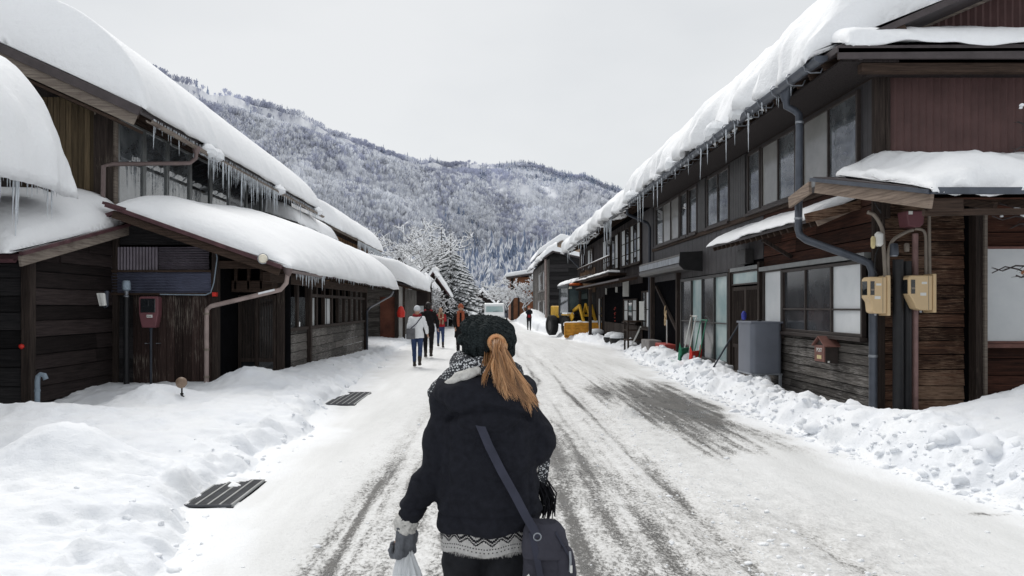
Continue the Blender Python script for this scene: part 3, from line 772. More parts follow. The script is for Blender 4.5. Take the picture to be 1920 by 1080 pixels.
fld = 1.5*fbm((pk_+tk_*330)/105, tk_*5.5, .5, 5, 405, .6)+.55*fbm(X[keep]/40, Y[keep]/40, .5, 3, 406)+.62*(tk_-.52)+.22*ss(760, 420, pk_)-.40*np.exp(-((pk_-650)/70)**2-((tk_-.30)/.12)**2)
for i, (sel, ff, mt) in enumerate(((fld > .16, .22, 'hill_bare'), ((fld <= .16) & (fld > -.10), .5, 'hill_bare'), ((fld <= -.10) & (rs.rand(len(pts)) < .8), .72, 'hill_bare_haze'))):
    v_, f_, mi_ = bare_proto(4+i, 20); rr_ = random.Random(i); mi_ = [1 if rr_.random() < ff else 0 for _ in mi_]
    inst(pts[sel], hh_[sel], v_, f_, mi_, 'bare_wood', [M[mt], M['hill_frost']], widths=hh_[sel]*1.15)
px, t, X, Y, Z = scatter(36000, .14, 1.08)
cn = fbm(X/45+9, Y/90, .5, 4, 402)
low = ss(.62, .25, t)
pk = np.clip(-.12+cn*2.6+.22*low*ss(560, 760, px), 0, 1)*np.where((px < 900) & (t > .55), .10, 1)*np.where(t > .97, .3, 1)
pk = np.maximum(pk, .95*((np.abs(px-1020) < 55) & (np.abs(t-.93) < .10) & (cn > -.25)))       # dark stand on the ridge
pk = np.maximum(pk, .95*((px > 1085) & (t > .93)))
pk = np.maximum(pk, .8*((np.abs(px-705) < 38) & (np.abs(t-.20) < .05)))
keep = rs.rand(len(px)) < pk
v_, f_, mi_ = conifer_proto(.45)
pts = np.stack([X, Y, Z], -1)[keep]; hh_ = rs.uniform(6, 11.5, keep.sum())
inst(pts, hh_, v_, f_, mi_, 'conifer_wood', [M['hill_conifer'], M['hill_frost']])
px, t, X, Y, Z = scatter(56000, .14, .8)
keep = rs.rand(len(px)) < .75*ss(.85, .15, t)
v_, f_, mi_ = bare_proto(9, 26); mi_ = [1 if i % 4 else 0 for i in range(len(mi_))]
pts = np.stack([X, Y, Z], -1)[keep]; hh_ = rs.uniform(5, 9, keep.sum())
inst(pts, hh_, v_, f_, mi_, 'frosted_wood', [M['hill_bare_haze'], M['hill_frost']], widths=hh_*1.1)

px = rs.uniform(820, 1120, 900); t = rs.uniform(.02, .17, 900); X, Y, Z = hill_at(px, t)
v_, f_, mi_ = bare_proto(31, 90); rr_ = random.Random(31); mi_ = [1 if rr_.random() < .78 else 0 for _ in mi_]
hh_ = rs.uniform(6, 12, 900); pts = np.stack([X, Y, Z-.3], -1)
inst(pts, hh_, v_, f_, mi_, 'frosted_wood', [M['hill_bare'], M['hill_frost']], widths=hh_*.9)
px = rs.uniform(830, 1120, 260); t = rs.uniform(.03, .17, 260); X, Y, Z = hill_at(px, t)
v_, f_, mi_ = conifer_proto(.5); hh_ = rs.uniform(14, 24, 260)
inst(np.stack([X, Y, Z-.3], -1), hh_, v_, f_, mi_, 'conifer_wood', [M['hill_conifer'], M['hill_frost']])
# ================================================================== LEFT SIDE
YU, XU, ZU = Vector((0,1,0)), Vector((1,0,0)), Vector((0,0,1))
# ---- nearest house: lower roof sloping to the camera, taller block behind it
h = empty('wooden_house', (-9.5, 12.5, 0), 'dark plank house at the left edge with purple metal verge under thick snow', 'house')
W = Wall('y', -7.0, 1)
mb = MB(); planks(W, mb, 11.66, 14.28, -.1, 2.36, .245, .035); planks(W, mb, 12.5, 14.28, 2.36, 2.58, .245, .035); planks(W, mb, 13.4, 14.28, 2.58, 2.80, .245, .035); mb.prism([(-7.0,11.66,2.3),(-7.0,14.28,2.3),(-7.0,14.28,2.93),(-7.0,11.66,2.36)], (-.05,0,0))
wl = mb.build('wall', M['plank_dark'], h)
mb = MB(); mb.box(-12, -7.02, 11.66, 14.3, -.1, 2.45); W2 = Wall('x', 11.64, -1); planks(W2, mb, -12, -7.08, -.1, 2.3, .28, .03)
mb.build('wall', M['plank_black'], h)
mb = MB(); mb.bar((-6.93,14.26,-.1), (-6.93,14.26,2.95), .1, .1, (0,1,0)); mb.build('corner_post', M['timber'], h, bevel=.01)
mb = MB(); mb.bar((-6.97,11.62,-.1), (-6.97,11.62,2.42), .15, .15, (0,1,0)); mb.build('corner_post', M['timber'], h, bevel=.01)
mb = MB(); mb.bar((-7.0,11.62,2.36), (-7.0,14.3,2.98), .06, .14); mb.build('wall_plate', M['timber_h'], h)
roof(h, (-12,11.05,2.40), (-6.72,11.05,2.40), (0,1,0), 3.55, .232, .08, 'fascia_red', .5, 'timber_h', .8)
mb = MB(); mb.bar((-6.72,11.0,2.30), (-6.72,14.5,3.11), .035, .15); vb = mb.build('verge_board', M['barge_dark'], h)
mb = MB(); mb.bar((-6.69,10.98,2.41), (-6.69,14.45,3.215), .06, .055); mb.build('verge_flashing', M['fascia_red'], h)
mb = MB(); mb.gutter((-12,10.98,2.33), (-6.78,10.98,2.33), .055); mb.build('gutter', M['fascia_red'], h, smooth=True)
icicles(h, (-8.6,11.0,2.38), (-7.1,11.0,2.38), 22, .03, .10, .010)
snow_slab('roof_snow', (-12,11.0,2.42), (-6.78,11.0,2.42), (0,1,0), 3.3, .225, .72, r=.9, over=.16, sag=.02, amp=.05, endr=.1, endr2=1.15, seed=11,
          label='smooth snow blanket over the low roof at the left edge, beside the purple verge')
# red berry like reflector and frost twig on front wall
# upper block
h2 = empty('upper_house', (-10.5, 9, 0), 'tall house block at the far left under a huge bulging snow load', 'house')
mb = MB(); mb.box(-13, -7.75, 4.5, 12.0, 0, 3.9); mb.build('wall', M['plank_black'], h2)
roof(h2, (-6.95,5.5,3.62), (-6.95,12.35,3.62), (-1,0,0), 5.0, .42, .07, 'fascia', .45, 'timber_h', .75)
mb = MB(); mb.gutter((-6.88,5.5,3.56), (-6.88,12.3,3.56), .075); mb.build('gutter', M['gutter_brown'], h2, smooth=True)
def bk1(q, p): q.bar(p, p+Vector((.20,0,0)), .02, .02); q.bar(p+Vector((.20,0,0)), p+Vector((.20,0,-.14)), .02, .02)
brackets(h2, [(-7.0,y,3.60) for y in np.arange(6, 12.3, .7)], bk1, 'gutter_bracket', 'barge_dark')
icicles(h2, (-6.86,10.4,3.56), (-6.86,12.25,3.56), 26, .10, .75, .016, 1.6)
snow_slab('roof_snow', (-6.95,5.5,3.66), (-6.95,12.62,3.66), (-1,0,0), 4.6, .42, 1.62, r=.75, over=.26, sag=.10, amp=.07, endr=.5, endr2=.55, seed=12,
          label='huge bulging snow load on the high eave at the left edge, icicles under it')

# ---- gabled shed with corrugated panels and lattice doors
sh = empty('wooden_shed', (-5.6, 20, 0), 'low dark timber shed with corrugated gable panels and long snowy roof on the left', 'shed')
Wf = Wall('x', 14.3, -1); Ws = Wall('y', -4.2, 1); Wd = Wall('x', 15.3, -1)
top = lambda u: 3.32-max(0, (u+6.55))*.33-max(0, -6.55-u)*.33
mb = MB(); mb.box(-9, -5.1, 14.3, 15.2, 0, 2.8); planks(Wf, mb, -7.05, -6.45, -.1, 1.4, .2, .02)
mb.prism([(-9,14.3,2.5),(-6.55,14.3,3.26),(-5.1,14.3,2.80),(-5.1,14.3,2.3),(-9,14.3,2.3)], (0,.3,0))
mb.build('wall', M['plank_black'], sh)
mb = MB(); vboards(Wf, mb, -6.62, -5.14, -.1, 1.98, .155, .008, .022, .0); bp = mb.build('board_panel', M['board_peel'], sh)
mb = MB(); ribs(Wf, mb, XY(208,14.22), XY(297,14.22), ZY(507,14.22), ZY(463,14.22), .058, .022, .05); mb.build('corrugated_panel', M['corr'], sh, smooth=False)
mb = MB(); ribs(Wf, mb, XY(297,14.22), XY(391,14.22), ZY(509,14.22), ZY(463,14.22), .045, .018, .045, True); mb.build('corrugated_panel', M['corr'], sh)
mb = MB(); ribs(Wf, mb, XY(209,14.22), XY(397,14.22), ZY(551,14.22), ZY(508,14.22), .050, .020, .075, True); mb.build('corrugated_panel', M['corr_blue'], sh)
mb = MB()
for (x0, x1, z) in ((XY(206,14.2), XY(399,14.2), ZY(508,14.2)), (XY(206,14.2), XY(399,14.2), ZY(551,14.2))): mb.box(x0, x1, 14.19, 14.25, z-.022, z+.018)
mb.box(XY(397,14.2)-.01, XY(397,14.2)+.02, 14.19, 14.25, ZY(551,14.2), ZY(505,14.2)); mb.build('batten', M['timber_h'], sh)
# posts and beams
mb = MB(); mb.box(-5.12,-5.0,14.16,14.30,-.1,2.72); mb.build('post', M['timber'], sh, bevel=.01)
for y, wd in ((15.35,.10),(17.72,.16),(25.75,.14)):
    mb = MB(); mb.box(-4.24,-4.09,y-wd/2,y+wd/2,-.1,2.32); mb.build('post', M['timber'], sh, bevel=.01)
mb = MB(); mb.box(-5.0,-4.2,14.9,15.28,ZY(548,15.2),ZY(527,15.2)); mb.box(-5.05,-4.2,14.2,14.34,2.36,2.50); mb.box(-4.22,-4.08,14.3,25.8,2.12,2.30)
for x in (-4.95,-4.7,-4.45): mb.box(x, x+.05, 14.9, 15.0, 1.98, 2.4)
mb.build('beam', M['timber_h'], sh, bevel=.006)
mb = MB(); mb.box(-5.4,-4.0,15.42,15.5,0,2.4); mb.box(-5.15,-5.02,14.3,15.5,0,2.5); mb.build('wall', M['inner_shade'], sh)
# lattice doors in the recess
for i, (a, b_) in enumerate(((-5.0,-4.62),(-4.64,-4.24))):
    q = MB(); yy = 15.34-.04*i
    Wq = Wall('x', yy, -1)
    Wq.box(q, a, a+.05, 0, 1.88, 0, .04); Wq.box(q, b_-.05, b_, 0, 1.88, 0, .04); Wq.box(q, a+.05, b_-.05, 1.8, 1.88, 0, .037); Wq.box(q, a+.05, b_-.05, .55, .62, 0, .037); Wq.box(q, a+.05, b_-.05, 0, .12, 0, .037)
    d = q.build('door', M['timber'], sh)
    q = MB(); k = 9
    for j in range(k): u = a+.05+(b_-a-.1)*(j+.5)/k; Wq.box(q, u-.008, u+.008, .62, 1.8, .004, .026)
    q.build('lattice', M['timber'], d)
    q = MB(); Wq.box(q, a+.05, b_-.05, .12, 1.8, -.01, .003); q.build('pane', M['pane_dark'], d)
# street wall: boards below, slatted opening above
mb = MB(); planks(Ws, mb, 15.42, 17.64, -.1, 1.16, .19, .02); planks(Ws, mb, 17.8, 25.7, -.1, 1.13, .2, .02); mb.build('wall', M['plank_grey'], sh)
mb = MB(); Ws.box(mb, 15.4, 25.7, 1.16, 2.2, -.5, -.45); mb.box(-9,-4.9,25.4,25.8,0,2.5); mb.build('wall', M['inner_shade'], sh)
mb = MB()
for y in (16.0,16.75,18.6,19.45,20.4,21.3,22.2,23.1,24.0,24.9): Ws.box(mb, y-.07, y+.07, 1.16, 2.12, -.04, .04)
Ws.box(mb, 15.4, 25.7, 1.13, 1.2, -.05, .06); Ws.box(mb, 17.8, 25.7, 1.88, 1.95, -.04, .05)
mb.build('frame', M['timber'], sh)
mb = MB(); Ws.box(mb, 21.6, 25.6, 1.2, 1.9, -.12, -.10); mb.build('shutter', M['plank_grey'], sh)
for (y0, y1, mt) in ((16.82,17.6,'pane_clear'),(18.05,18.53,'pane_frost'),(19.55,19.85,'pane_white'),(20.0,20.33,'pane_white'),(15.5,15.95,'pane_dark'),(16.1,16.7,'pane_clear')):  # the pale panes are painted bright for daylight seen through the shed
    mb = MB(); Ws.box(mb, y0, y1, 1.2, 1.86, -.03, -.015); mb.build('pane', M[mt], sh)
# roof: long slope to the street, short one to the left
roof(sh, (-3.72,13.72,2.40), (-3.72,30,2.40), (-1,0,0), 2.98, .325, .07, 'fascia_red', .42, 'timber_h', .6)
mb = MB(); mb.prism([(-6.7,13.72,3.37),(-6.7,30,3.37),(-6.7,30,3.30),(-6.7,13.72,3.30)], (-1.2,0,-.40)); mb.build('roof', M['fascia_red'], sh)
mb = MB(); mb.bar((-6.82,13.68,3.46), (-3.70,13.68,2.36), .10, .07); mb.bar((-6.86,13.70,3.50), (-6.5,13.66,3.39), .14, .05); mb.build('verge_flashing', M['fascia_red'], sh)
mb = MB(); mb.bar((-6.72,13.72,3.30), (-3.74,13.72,2.27), .05, .13); mb.build('verge_board', M['timber_h'], sh)
mb = MB(); mb.gutter((-3.64,14.0,2.32), (-3.64,16.6,2.32), .05); mb.build('gutter', M['gutter_brown'], sh, smooth=True)
icicles(sh, (-3.66,14.6,2.33), (-3.66,17.2,2.33), 26, .08, .30, .016, 1.8)
icicles(sh, (-3.68,17.6,2.34), (-3.68,26.5,2.34), 40, .03, .13, .010, 1.8)
def tT(u): return .72+.28*ss(0., 5.5, np.array(u))*1.0
snow_slab('roof_snow', (-3.70,13.75,2.42), (-3.70,30.2,2.42), (-1,0,0), 3.1, .325, .98, r=1.35, over=.14, sag=.06, amp=.035, endr=1.7, endr2=.5, seed=13, rough=.007, Tu=lambda u: float(.62+.38*ss(1.0, 7.0, np.array(u))), ridge_round=.8,
          label='long smooth snow mass on the low shed roof in front of the icicled house')
# downpipe of the shed
dp = empty('downpipe', (-3.7, 14.0, 0), 'tan grey downpipe slanting from the shed eave down the corner post', 'drainpipe')
mb = MB(); mb.tube([(-3.66,13.95,2.26),(-3.68,13.94,2.08),(-3.78,13.94,1.96),(-5.06,13.98,1.66),(-5.14,14.0,1.60),(-5.15,14.0,1.45),(-5.15,14.0,.05)], .042, 12); mb.build('pipe', M['pipe_tan'], dp, smooth=True)
mb = MB(); mb.lathe((-3.65,13.95,2.20), [(.035,0),(.085,.10),(.095,.16)], 12); mb.build('hopper', M['gutter_brown'], dp, smooth=True)
for z in (1.5,.85,.35): mb = MB(); mb.lathe((-5.15,14.0,z), [(.047,0),(.049,.01),(.049,.03),(.047,.04)], 12); mb.build('clip', M['conduit'], dp, smooth=True)
mb = MB(); mb.bar((-4.18,13.94,1.885),(-3.88,13.915,1.955),.06,.035); mb.build('frost_patch', M['snow'], dp)
# thin downpipe at far end of the shed
mb = MB(); mb.tube([(-3.62,29.0,2.2),(-3.66,28.6,2.05),(-4.02,25.9,1.62),(-4.05,25.5,1.5),(-4.05,25.5,-.1)], .035, 8)
tag(mb.build('downpipe', M['pipe_dark'], smooth=True), 'thin dark downpipe at the far corner of the low shed', 'drainpipe')
# round lamp under the verge
lp = empty('wall_lamp', P(493,485,13.6), 'small round cream lamp under the shed verge near the downpipe', 'lamp')
mb = MB(); mb.tube([P(493,485,13.62), P(493,485,13.5)], [.085,.07], 16); mb.build('lamp_glass', M['lamp_white'], lp, smooth=True)
mb = MB(); mb.tube([P(493,485,13.66), P(493,485,13.61)], [.06,.095], 16); mb.build('housing', M['steel'], lp, smooth=True)
# white electric conduit with red box
q = MB(); q.tube([(XY(405,14.1),14.1,ZY(470,14.1)), (XY(407,14.1),14.1,ZY(485,14.1)), (XY(401,14.1),14.1,ZY(530,14.1)),(XY(395,14.1),14.1,ZY(549,14.1)),(XY(385,14.1),14.1,ZY(553,14.1)),(XY(300,14.1),14.1,ZY(552,14.1))], .011, 6)
tag(q.build('conduit', M['pipe_grey'], smooth=True), 'thin pale conduit running under the blue corrugated panel', 'conduit')
q = MB(); q.box(XY(399,14.1), XY(407,14.1), 14.05, 14.15, ZY(556,14.1), ZY(548,14.1)); tag(q.build('junction_box', M['red'], bevel=.008), 'tiny red box on the shed post at the conduit end', 'electric box')
# burgundy electricity meter box on pole
mt = empty('meter_box', (XY(285,14.05), 14.05, 0), 'burgundy meter box with dark window on a thin pole by the shed', 'meter box')
x0, x1 = XY(268,14.05), XY(304,14.05); zt, zb, zm = ZY(556,14.05), ZY(614,14.05), ZY(588,14.05)
q = MB(); q.prism([(x0,14.05,zt-.02),(x0+.03,14.05,zt),(x1-.03,14.05,zt),(x1,14.05,zt-.02),(x1,14.05,zm),(x1-.05,14.05,zb),(x0+.05,14.05,zb),(x0,14.05,zm)], (0,-.17,0)); q.build('case', M['maroon'], mt, bevel=.02, seg=3)
q = MB(); q.box(x0+.03, x1-.05, 13.868, 13.885, zm+.02, zt-.04); q.build('window_glass', M['pane_dark'], mt, bevel=.01)
q = MB(); q.box(x0+.15, x0+.25, 13.866, 13.879, zm-.07, zm-.02); q.build('label_plate', M['sign_white'], mt)
q = MB(); q.box(x0+.165, x0+.18, 13.862, 13.868, zm-.055, zm-.035); q.box(x0+.19, x0+.235, 13.862, 13.868, zm-.05, zm-.04); q.build('label_print', M['black'], mt)
q = MB(); q.tube([(x0+.17,14.0,zb), (x0+.17,14.0,zb-.10)], [.035,.02], 10); q.tube([(x0+.17,14.0,zb-.08), (x0+.17,14.0,0)], .022, 10); q.build('pole', M['pipe_dark'], mt, smooth=True)
# door latch
for x in (XY(276,14.24), XY(297,14.24)):
    q = MB(); q.tube([(x-.02,14.27,.97),(x-.02,14.2,.97),(x+.03,14.2,.97),(x+.03,14.27,.97)], .009, 6); q.build('door_latch', M['steel'], sh)
# vent pipe with silver cap
vp = empty('vent_pipe', (XY(237,13.9), 13.9, 0), 'black vent pipe with pale blue cap standing in the shed corner', 'pipe')
x = XY(237,13.9)
q = MB(); q.tube([(x,13.9,0),(x,13.9,ZY(557,13.9))], .05, 12); q.build('pipe', M['pipe_black'], vp, smooth=True)
q = MB(); q.lathe((x,13.9,ZY(545,13.9)), [(.055,0),(.075,.02),(.07,.15),(.055,.18),(.01,.19)], 16); q.build('cap', M['pipe_grey'], vp, smooth=True)
q = MB(); q.lathe((x,13.9,ZY(558,13.9)), [(.045,0),(.05,.03),(.03,.05),(.045,.12)], 12); q.build('collar', M['steel'], vp, smooth=True)
# twin lamps (white) on plank wall
wl_ = empty('wall_light', (-6.85, 13.3, ZY(562,13.3)), 'white twin flap outdoor light on the dark plank wall', 'lamp')
z = ZY(562,13.3)
for i, dx in enumerate((XY(183,13.1), XY(190,13.1))):
    q = MB(); q.prism([(dx,13.1,z+.11),(dx+.08,13.1,z+.11),(dx+.10,13.1,z-.10),(dx+.05,13.1,z-.11)], (0,-.05-.03*i,0)); q.build('lamp_shade', M['sign_white'], wl_, bevel=.008)
q = MB(); q.lathe((XY(200,13.1),13.1,z+.09), [(.03,0),(.04,.03),(.03,.06)], 10); q.tube([(XY(200,13.1),13.1,z+.09),(XY(200,13.1),13.1,z-.1),(XY(196,13.3),13.3,z-.12)], .03, 8); q.build('sensor', M['pipe_dark'], wl_, smooth=True)
# hooked grey pvc vent by the corner post
q = MB(); x = XY(70,11.2)
q.tube([(x,11.2,0),(x,11.2,ZY(715,11.2)),(x+.01,11.2,ZY(706,11.2)),(x+.05,11.2,ZY(702,11.2)),(x+.10,11.2,ZY(703,11.2)),(x+.125,11.2,ZY(711,11.2))], .036, 12)
q.lathe((x,11.2,ZY(735,11.2)), [(.038,0),(.042,.01),(.042,.03),(.038,.04)], 12)
tag(q.build('hooked_pipe', M['pipe_grey'], smooth=True), 'grey plastic pipe with hooked top beside the corner post on the left', 'pipe')
q = MB(); q.lathe((XY(38,11.5),11.53,ZY(655,11.5)), [(.005,0),(.035,.02),(.042,.04),(.035,.065),(.005,.08)], 10)
tag(q.build('reflector', M['red'], smooth=True), 'small red disc on the dark front wall at the left edge', 'reflector')
# brown ball on a chain in the snow
bl = empty('ball_post', (XY(340,11.2), 11.2, .45), 'brown ball on a knobbly dark stem sticking out of the snow ridge', 'garden ornament')
q = MB(); r_ = .082; q.lathe((XY(340,11.2),11.2,ZY(728,11.2)), [(r_*math.sin(t), r_-r_*math.cos(t)) for t in np.linspace(.05, 3.09, 12)], 18); q.build('ball', M['ballbrown'], bl, smooth=True)
q = MB(); x = XY(341,11.2)
for i in range(6): zz = ZY(736+5*i,11.2); q.lathe((x+.012*math.sin(i*2), 11.2, zz-.04), [(.008,0),(.026,.013),(.026,.027),(.008,.04)], 8)
q.tube([(x,11.2,.28),(x,11.2,.5)], .012, 6); q.build('stem', M['black'], bl, smooth=True)
# drain grates
def grate(x0, x1, y0, y1, lab, skew=0):
    t = empty('drain_grate', ((x0+x1)/2, (y0+y1)/2, .03), lab, 'drain grate', 'steel grates along the left of the road')
    q = MB()
    n = int((y1-y0)/.028)
    def hz(x, y): return 0.052
    for i in range(n+1):
        y = y0+(y1-y0)*i/n; q.box(x0, x1, y-.005, y+.005, .030, .052)
    q.build('bearing_bars', M['grate'], t)
    q = MB()
    for i in range(6):
        x = x0+(x1-x0)*i/5; q.box(x-.008, x+.008, y0, y1, .028, .055)
    q.build('cross_bars', M['alu'], t)
    q = MB(); q.box(x0-.02, x1+.02, y0-.02, y1+.02, .015, .031); q.build('pit_shade', M['inner_shade'], t)  # thin black plate painted as the shade below the bars
grate(-2.56, -2.08, 6.2, 7.1, 'nearest steel drain grate half covered by snow at the left kerb')
grate(-2.70, -2.22, 12.6, 14.4, 'farther steel drain grate between shed and road')
# ---- two storey house with the icicle row
ha = empty('icicle_house', (-9.5, 21, 0), 'two storey house on the left with a long row of windows and hanging icicles', 'house')
Wa = Wall('y', -7.2, 1); Wg = Wall('x', 14.5, -1)
mb = MB(); mb.box(-14, -7.2, 14.55, 28, 0, 5.72)
mb.prism([(-14,14.55,5.72),(-7.2,14.55,5.72),(-14,14.55,8.8)], (0,13.4,0)); mb.build('wall', M['board_v'], ha)
mb = MB(); vboards(Wg, mb, -8.9, -7.42, 2.4, 5.6, .115, .01, .02, 0); mb.build('gable_boards', M['ochre'], ha)
mb = MB(); mb.box(-7.42,-7.13,14.40,14.58,2.4,5.3); mb.build('corner_board', M['timber'], ha, bevel=.01)
mb = MB(); mb.box(-7.28,-7.10,14.585,14.72,2.4,5.45); mb.build('corner_board', M['barge_dark'], ha, bevel=.01)
ys_ = [14.75,15.9,17.05,18.35,19.7,21.1,22.6,24.1,25.6,27.2]
for i in range(9):
    pm = ['pane_clear','pane_clear','pane_clear','pane_dark','pane_clear','pane_shade','pane_dark','pane_shade','pane_dark'][i]
    window(ha, Wa, ys_[i]+.02, ys_[i+1]-.02, 3.62, 5.32, [pm], 'alu', .045, (), .02, .06, sill=True)
mb = MB(); Wa.box(mb, 14.7, 27.3, 3.2, 3.55, 0, .05); Wa.box(mb, 14.7, 27.3, 5.34, 5.5, 0, .10); mb.build('window_beam', M['timber_h'], ha)
roof(ha, (-6.22,13.7,5.20), (-6.22,28.3,5.20), (-1,0,0), 4.6, .455, .11, 'fascia', .45, 'timber_h', .95)
mb = MB(); mb.prism([(-10.8,13.72,7.28),(-10.8,28.28,7.28),(-10.8,28.28,7.18),(-10.8,13.72,7.18)], (-3,0,-1.3)); mb.build('roof', M['fascia'], ha)
mb = MB(); mb.bar((-6.22,13.67,5.13), (-10.8,13.67,7.21), .06, .16); mb.build('verge_flashing', M['fascia'], ha)
mb = MB(); mb.bar((-6.32,13.72,4.985), (-10.8,13.72,7.02), .05, .19); mb.build('bargeboard', M['barge_dark'], ha)
mb = MB(); mb.bar((-6.6,14.2,4.96), (-10.8,14.2,6.86), .9, .05); mb.build('soffit', M['timber_h'], ha)
for (a, b_) in ((13.78,17.4),(17.5,28.2)):
    mb = MB(); mb.gutter((-6.10,a,5.00 if a < 14 else 4.98), (-6.10,b_,4.97), .06); mb.build('gutter', M['barge_dark'], ha, smooth=True)
def bk2(q, p): q.bar(p, p+Vector((.18,0,-.13)), .02, .018); q.bar(p+Vector((.24,0,-.02)), p+Vector((.18,0,-.14)), .018, .018)
brackets(ha, [(-6.28,y,5.06) for y in np.arange(14.2, 28.1, .62)], bk2, 'gutter_bracket', 'steel')
icicles(ha, (-6.2,14.2,5.12), (-6.2,17.4,5.12), 34, .08, .42, .013, 1.8)
icicles(ha, (-6.06,16.6,4.95), (-6.06,22.0,4.93), 58, .15, .78, .0125, 1.2)
icicles(ha, (-6.2,17.4,5.12), (-6.2,27.6,5.12), 95, .08, .36, .013, 1.4)
icicles(ha, (-6.06,22.2,4.93), (-6.06,27.6,4.93), 22, .05, .5, .016, 2.4)
snow_slab('roof_snow', (-6.22,13.72,5.22), (-6.22,28.4,5.22), (-1,0,0), 4.7, .455, 1.28, r=1.5, over=.08, sag=.02, amp=.022, endr=.28, endr2=.6, seed=14, nscale=.6, rough=.006, Tu=lambda u: float(1-.24*u/14.7),
          label='thick tilted snow sheet on the high roof above the icicle row')
# lumps of snow lying in the gutter
for i, y in enumerate((16.7, 17.15, 22.3, 27.3)):
    q = MB(); q.lathe((-6.1, y, 4.90), [(.03,0),(.16,.05),(.19,.14),(.12,.24),(.03,.28)], 12, 1, 1.6)
    o = q.build('snow_lump', M['roughsnow'], smooth=True)
    tag(o, ['snow lump beside the near elbow of the high gutter','small snow lump just past the gutter elbow on the left','snow lump stuck halfway along the icicled gutter','snow lump at the far end of the icicled gutter'][i], 'snow')
    me = o.data
    for v_ in me.vertices: v_.co += Vector([RND.uniform(-.025,.025) for _ in range(3)])
dp = empty('downpipe', (-6.6, 15.5, 3), 'brown downpipe slanting under the high icicled gutter across the windows', 'drainpipe')
mb = MB(); mb.tube([(-6.1,16.0,4.92),(-6.1,15.98,4.74),(-6.2,15.9,4.62),(-7.12,14.5,4.34),(-7.17,14.28,4.26),(-7.17,14.25,3.2)], .042, 12); mb.build('pipe', M['gutter_brown'], dp, smooth=True)
mb = MB(); mb.lathe((-6.1,16.0,4.84), [(.06,0),(.09,.10),(.10,.14)], 10); mb.build('hopper', M['gutter_brown'], dp, smooth=True)
# power cable with insulators under the gable
cb = empty('power_cable', P(120,150,13.9), 'thin cable with two white insulators under the left gable verge', 'cable')
q = MB(); q.tube([P(40,125,13.95), P(95,155,13.9), P(135,172,13.9), P(150,178,13.9), P(178,193,13.95), P(200,215,14.3)], .011, 6); q.tube([P(178,193,13.95),P(178,214,14.2)], .011, 5); q.build('wire', M['conduit'], cb, smooth=True)
for px_ in (139, 147):
    q = MB(); q.lathe(P(px_,176,13.88), [(.02,0),(.035,.02),(.025,.04),(.035,.06),(.015,.08)], 8); q.build('insulator', M['sign_white'], cb, smooth=True)
# pent roof beyond
hb = empty('annex_roof', (-7, 28, 0), 'lower annex with a fringe of icicles behind the shed snow on the left', 'annex')
mb = MB(); mb.box(-11,-6.9,27.8,31,0,4.5); mb.build('wall', M['ochre_wall'], hb)
roof(hb, (-6.2,24.6,4.36), (-6.2,31,4.36), (-1,0,0), 1.0, .3, .07, 'fascia', 0)
icicles(hb, (-6.18,25.4,4.32), (-6.18,30.9,4.32), 60, .12, .55, .018, 1.3)
snow_slab('roof_snow', (-6.2,24.5,4.38), (-6.2,31.1,4.38), (-1,0,0), 1.0, .3, .5, r=.5, over=.08, sag=.03, amp=.04, endr=.3, seed=15,
          label='small snow strip with an icicle fringe between the two tall left houses')
# second two-storey house
hc = empty('brown_house', (-9, 37, 0), 'brown two storey house with one white window band farther along the left', 'house')
mb = MB(); mb.box(-13,-6.7,31.6,42.5,0,5.0); mb.prism([(-13,31.6,5),(-6.7,31.6,5.0),(-13,31.6,7.6)], (0,10.9,0)); mb.build('wall', M['board_v'], hc)
Wc = Wall('y', -6.7, 1)
mb = MB(); vboards(Wc, mb, 31.6, 42.4, 2.5, 4.75, .3, .02, .02); mb.build('boarding', M['ochre_wall'], hc)
window(hc, Wc, 34.8, 39.5, 3.1, 4.0, ['pane_white']*4, 'alu', .06, (.5,), .03)
roof(hc, (-6.0,31,4.75), (-6.0,43,4.75), (-1,0,0), 5, .45, .12, 'barge_dark', .6, 'timber_h', .7)
icicles(hc, (-5.98,35,4.66), (-5.98,42.8,4.66), 60, .1, .55, .02, 1.3)
snow_slab('roof_snow', (-6.0,30.9,4.77), (-6.0,43.2,4.77), (-1,0,0), 5, .45, .85, r=.85, over=.1, sag=.03, amp=.03, endr=.4, endr2=.6, seed=16,
          label='smooth sloping snow on the second tall house beside the snowy tree')
# ---- shed with rust coloured door
hd = empty('rust_door_shed', (-5.3, 40, 0), 'far left shed with rust coloured door panel and posts under a snow block', 'shed')
Wd_ = Wall('x', 36, -1)
mb = MB(); planks(Wd_, mb, -6.4, -5.15, 0, 2.6, .22, .03); mb.box(-7,-4.35,36.02,46,0,2.6); mb.build('wall', M['plank_grey'], hd)
mb = MB(); Wd_.box(mb, -5.1, -4.42, .1, 2.1, 0, .05); mb.build('door', M['rust_door'], hd)
mb = MB(); mb.box(-4.4,-4.25,35.8,36.0,0,2.6); mb.build('post', M['timber'], hd); mb = MB(); mb.box(-4.02,-3.9,35.6,35.75,0,2.6); mb.build('post', M['timber'], hd)
mb = MB(); mb.box(-4.2,-4.06,35.85,35.95,0,2.6); mb.build('post', M['sign_white'], hd)
roof(hd, (-3.6,35.3,2.62), (-3.6,46,2.62), (-1,0,0), 3.2, .28, .08, 'fascia', .6)
snow_slab('roof_snow', (-3.55,35.0,2.68), (-3.55,46,2.68), (-1,0,0), 3.2, .22, .98, r=.8, over=.12, sag=.1, amp=.05, endr=.5, seed=17,
          label='rounded block of snow on the rust door shed behind the white coated walker')
q = MB(); q.lathe(P(752,596,35.2), [(.03,0),(.17,.05),(.19,.25),(.10,.5),(.02,.55)], 12); tag(q.build('red_lantern', M['red'], smooth=True), 'red lantern hanging by the posts of the far left shed', 'lantern')
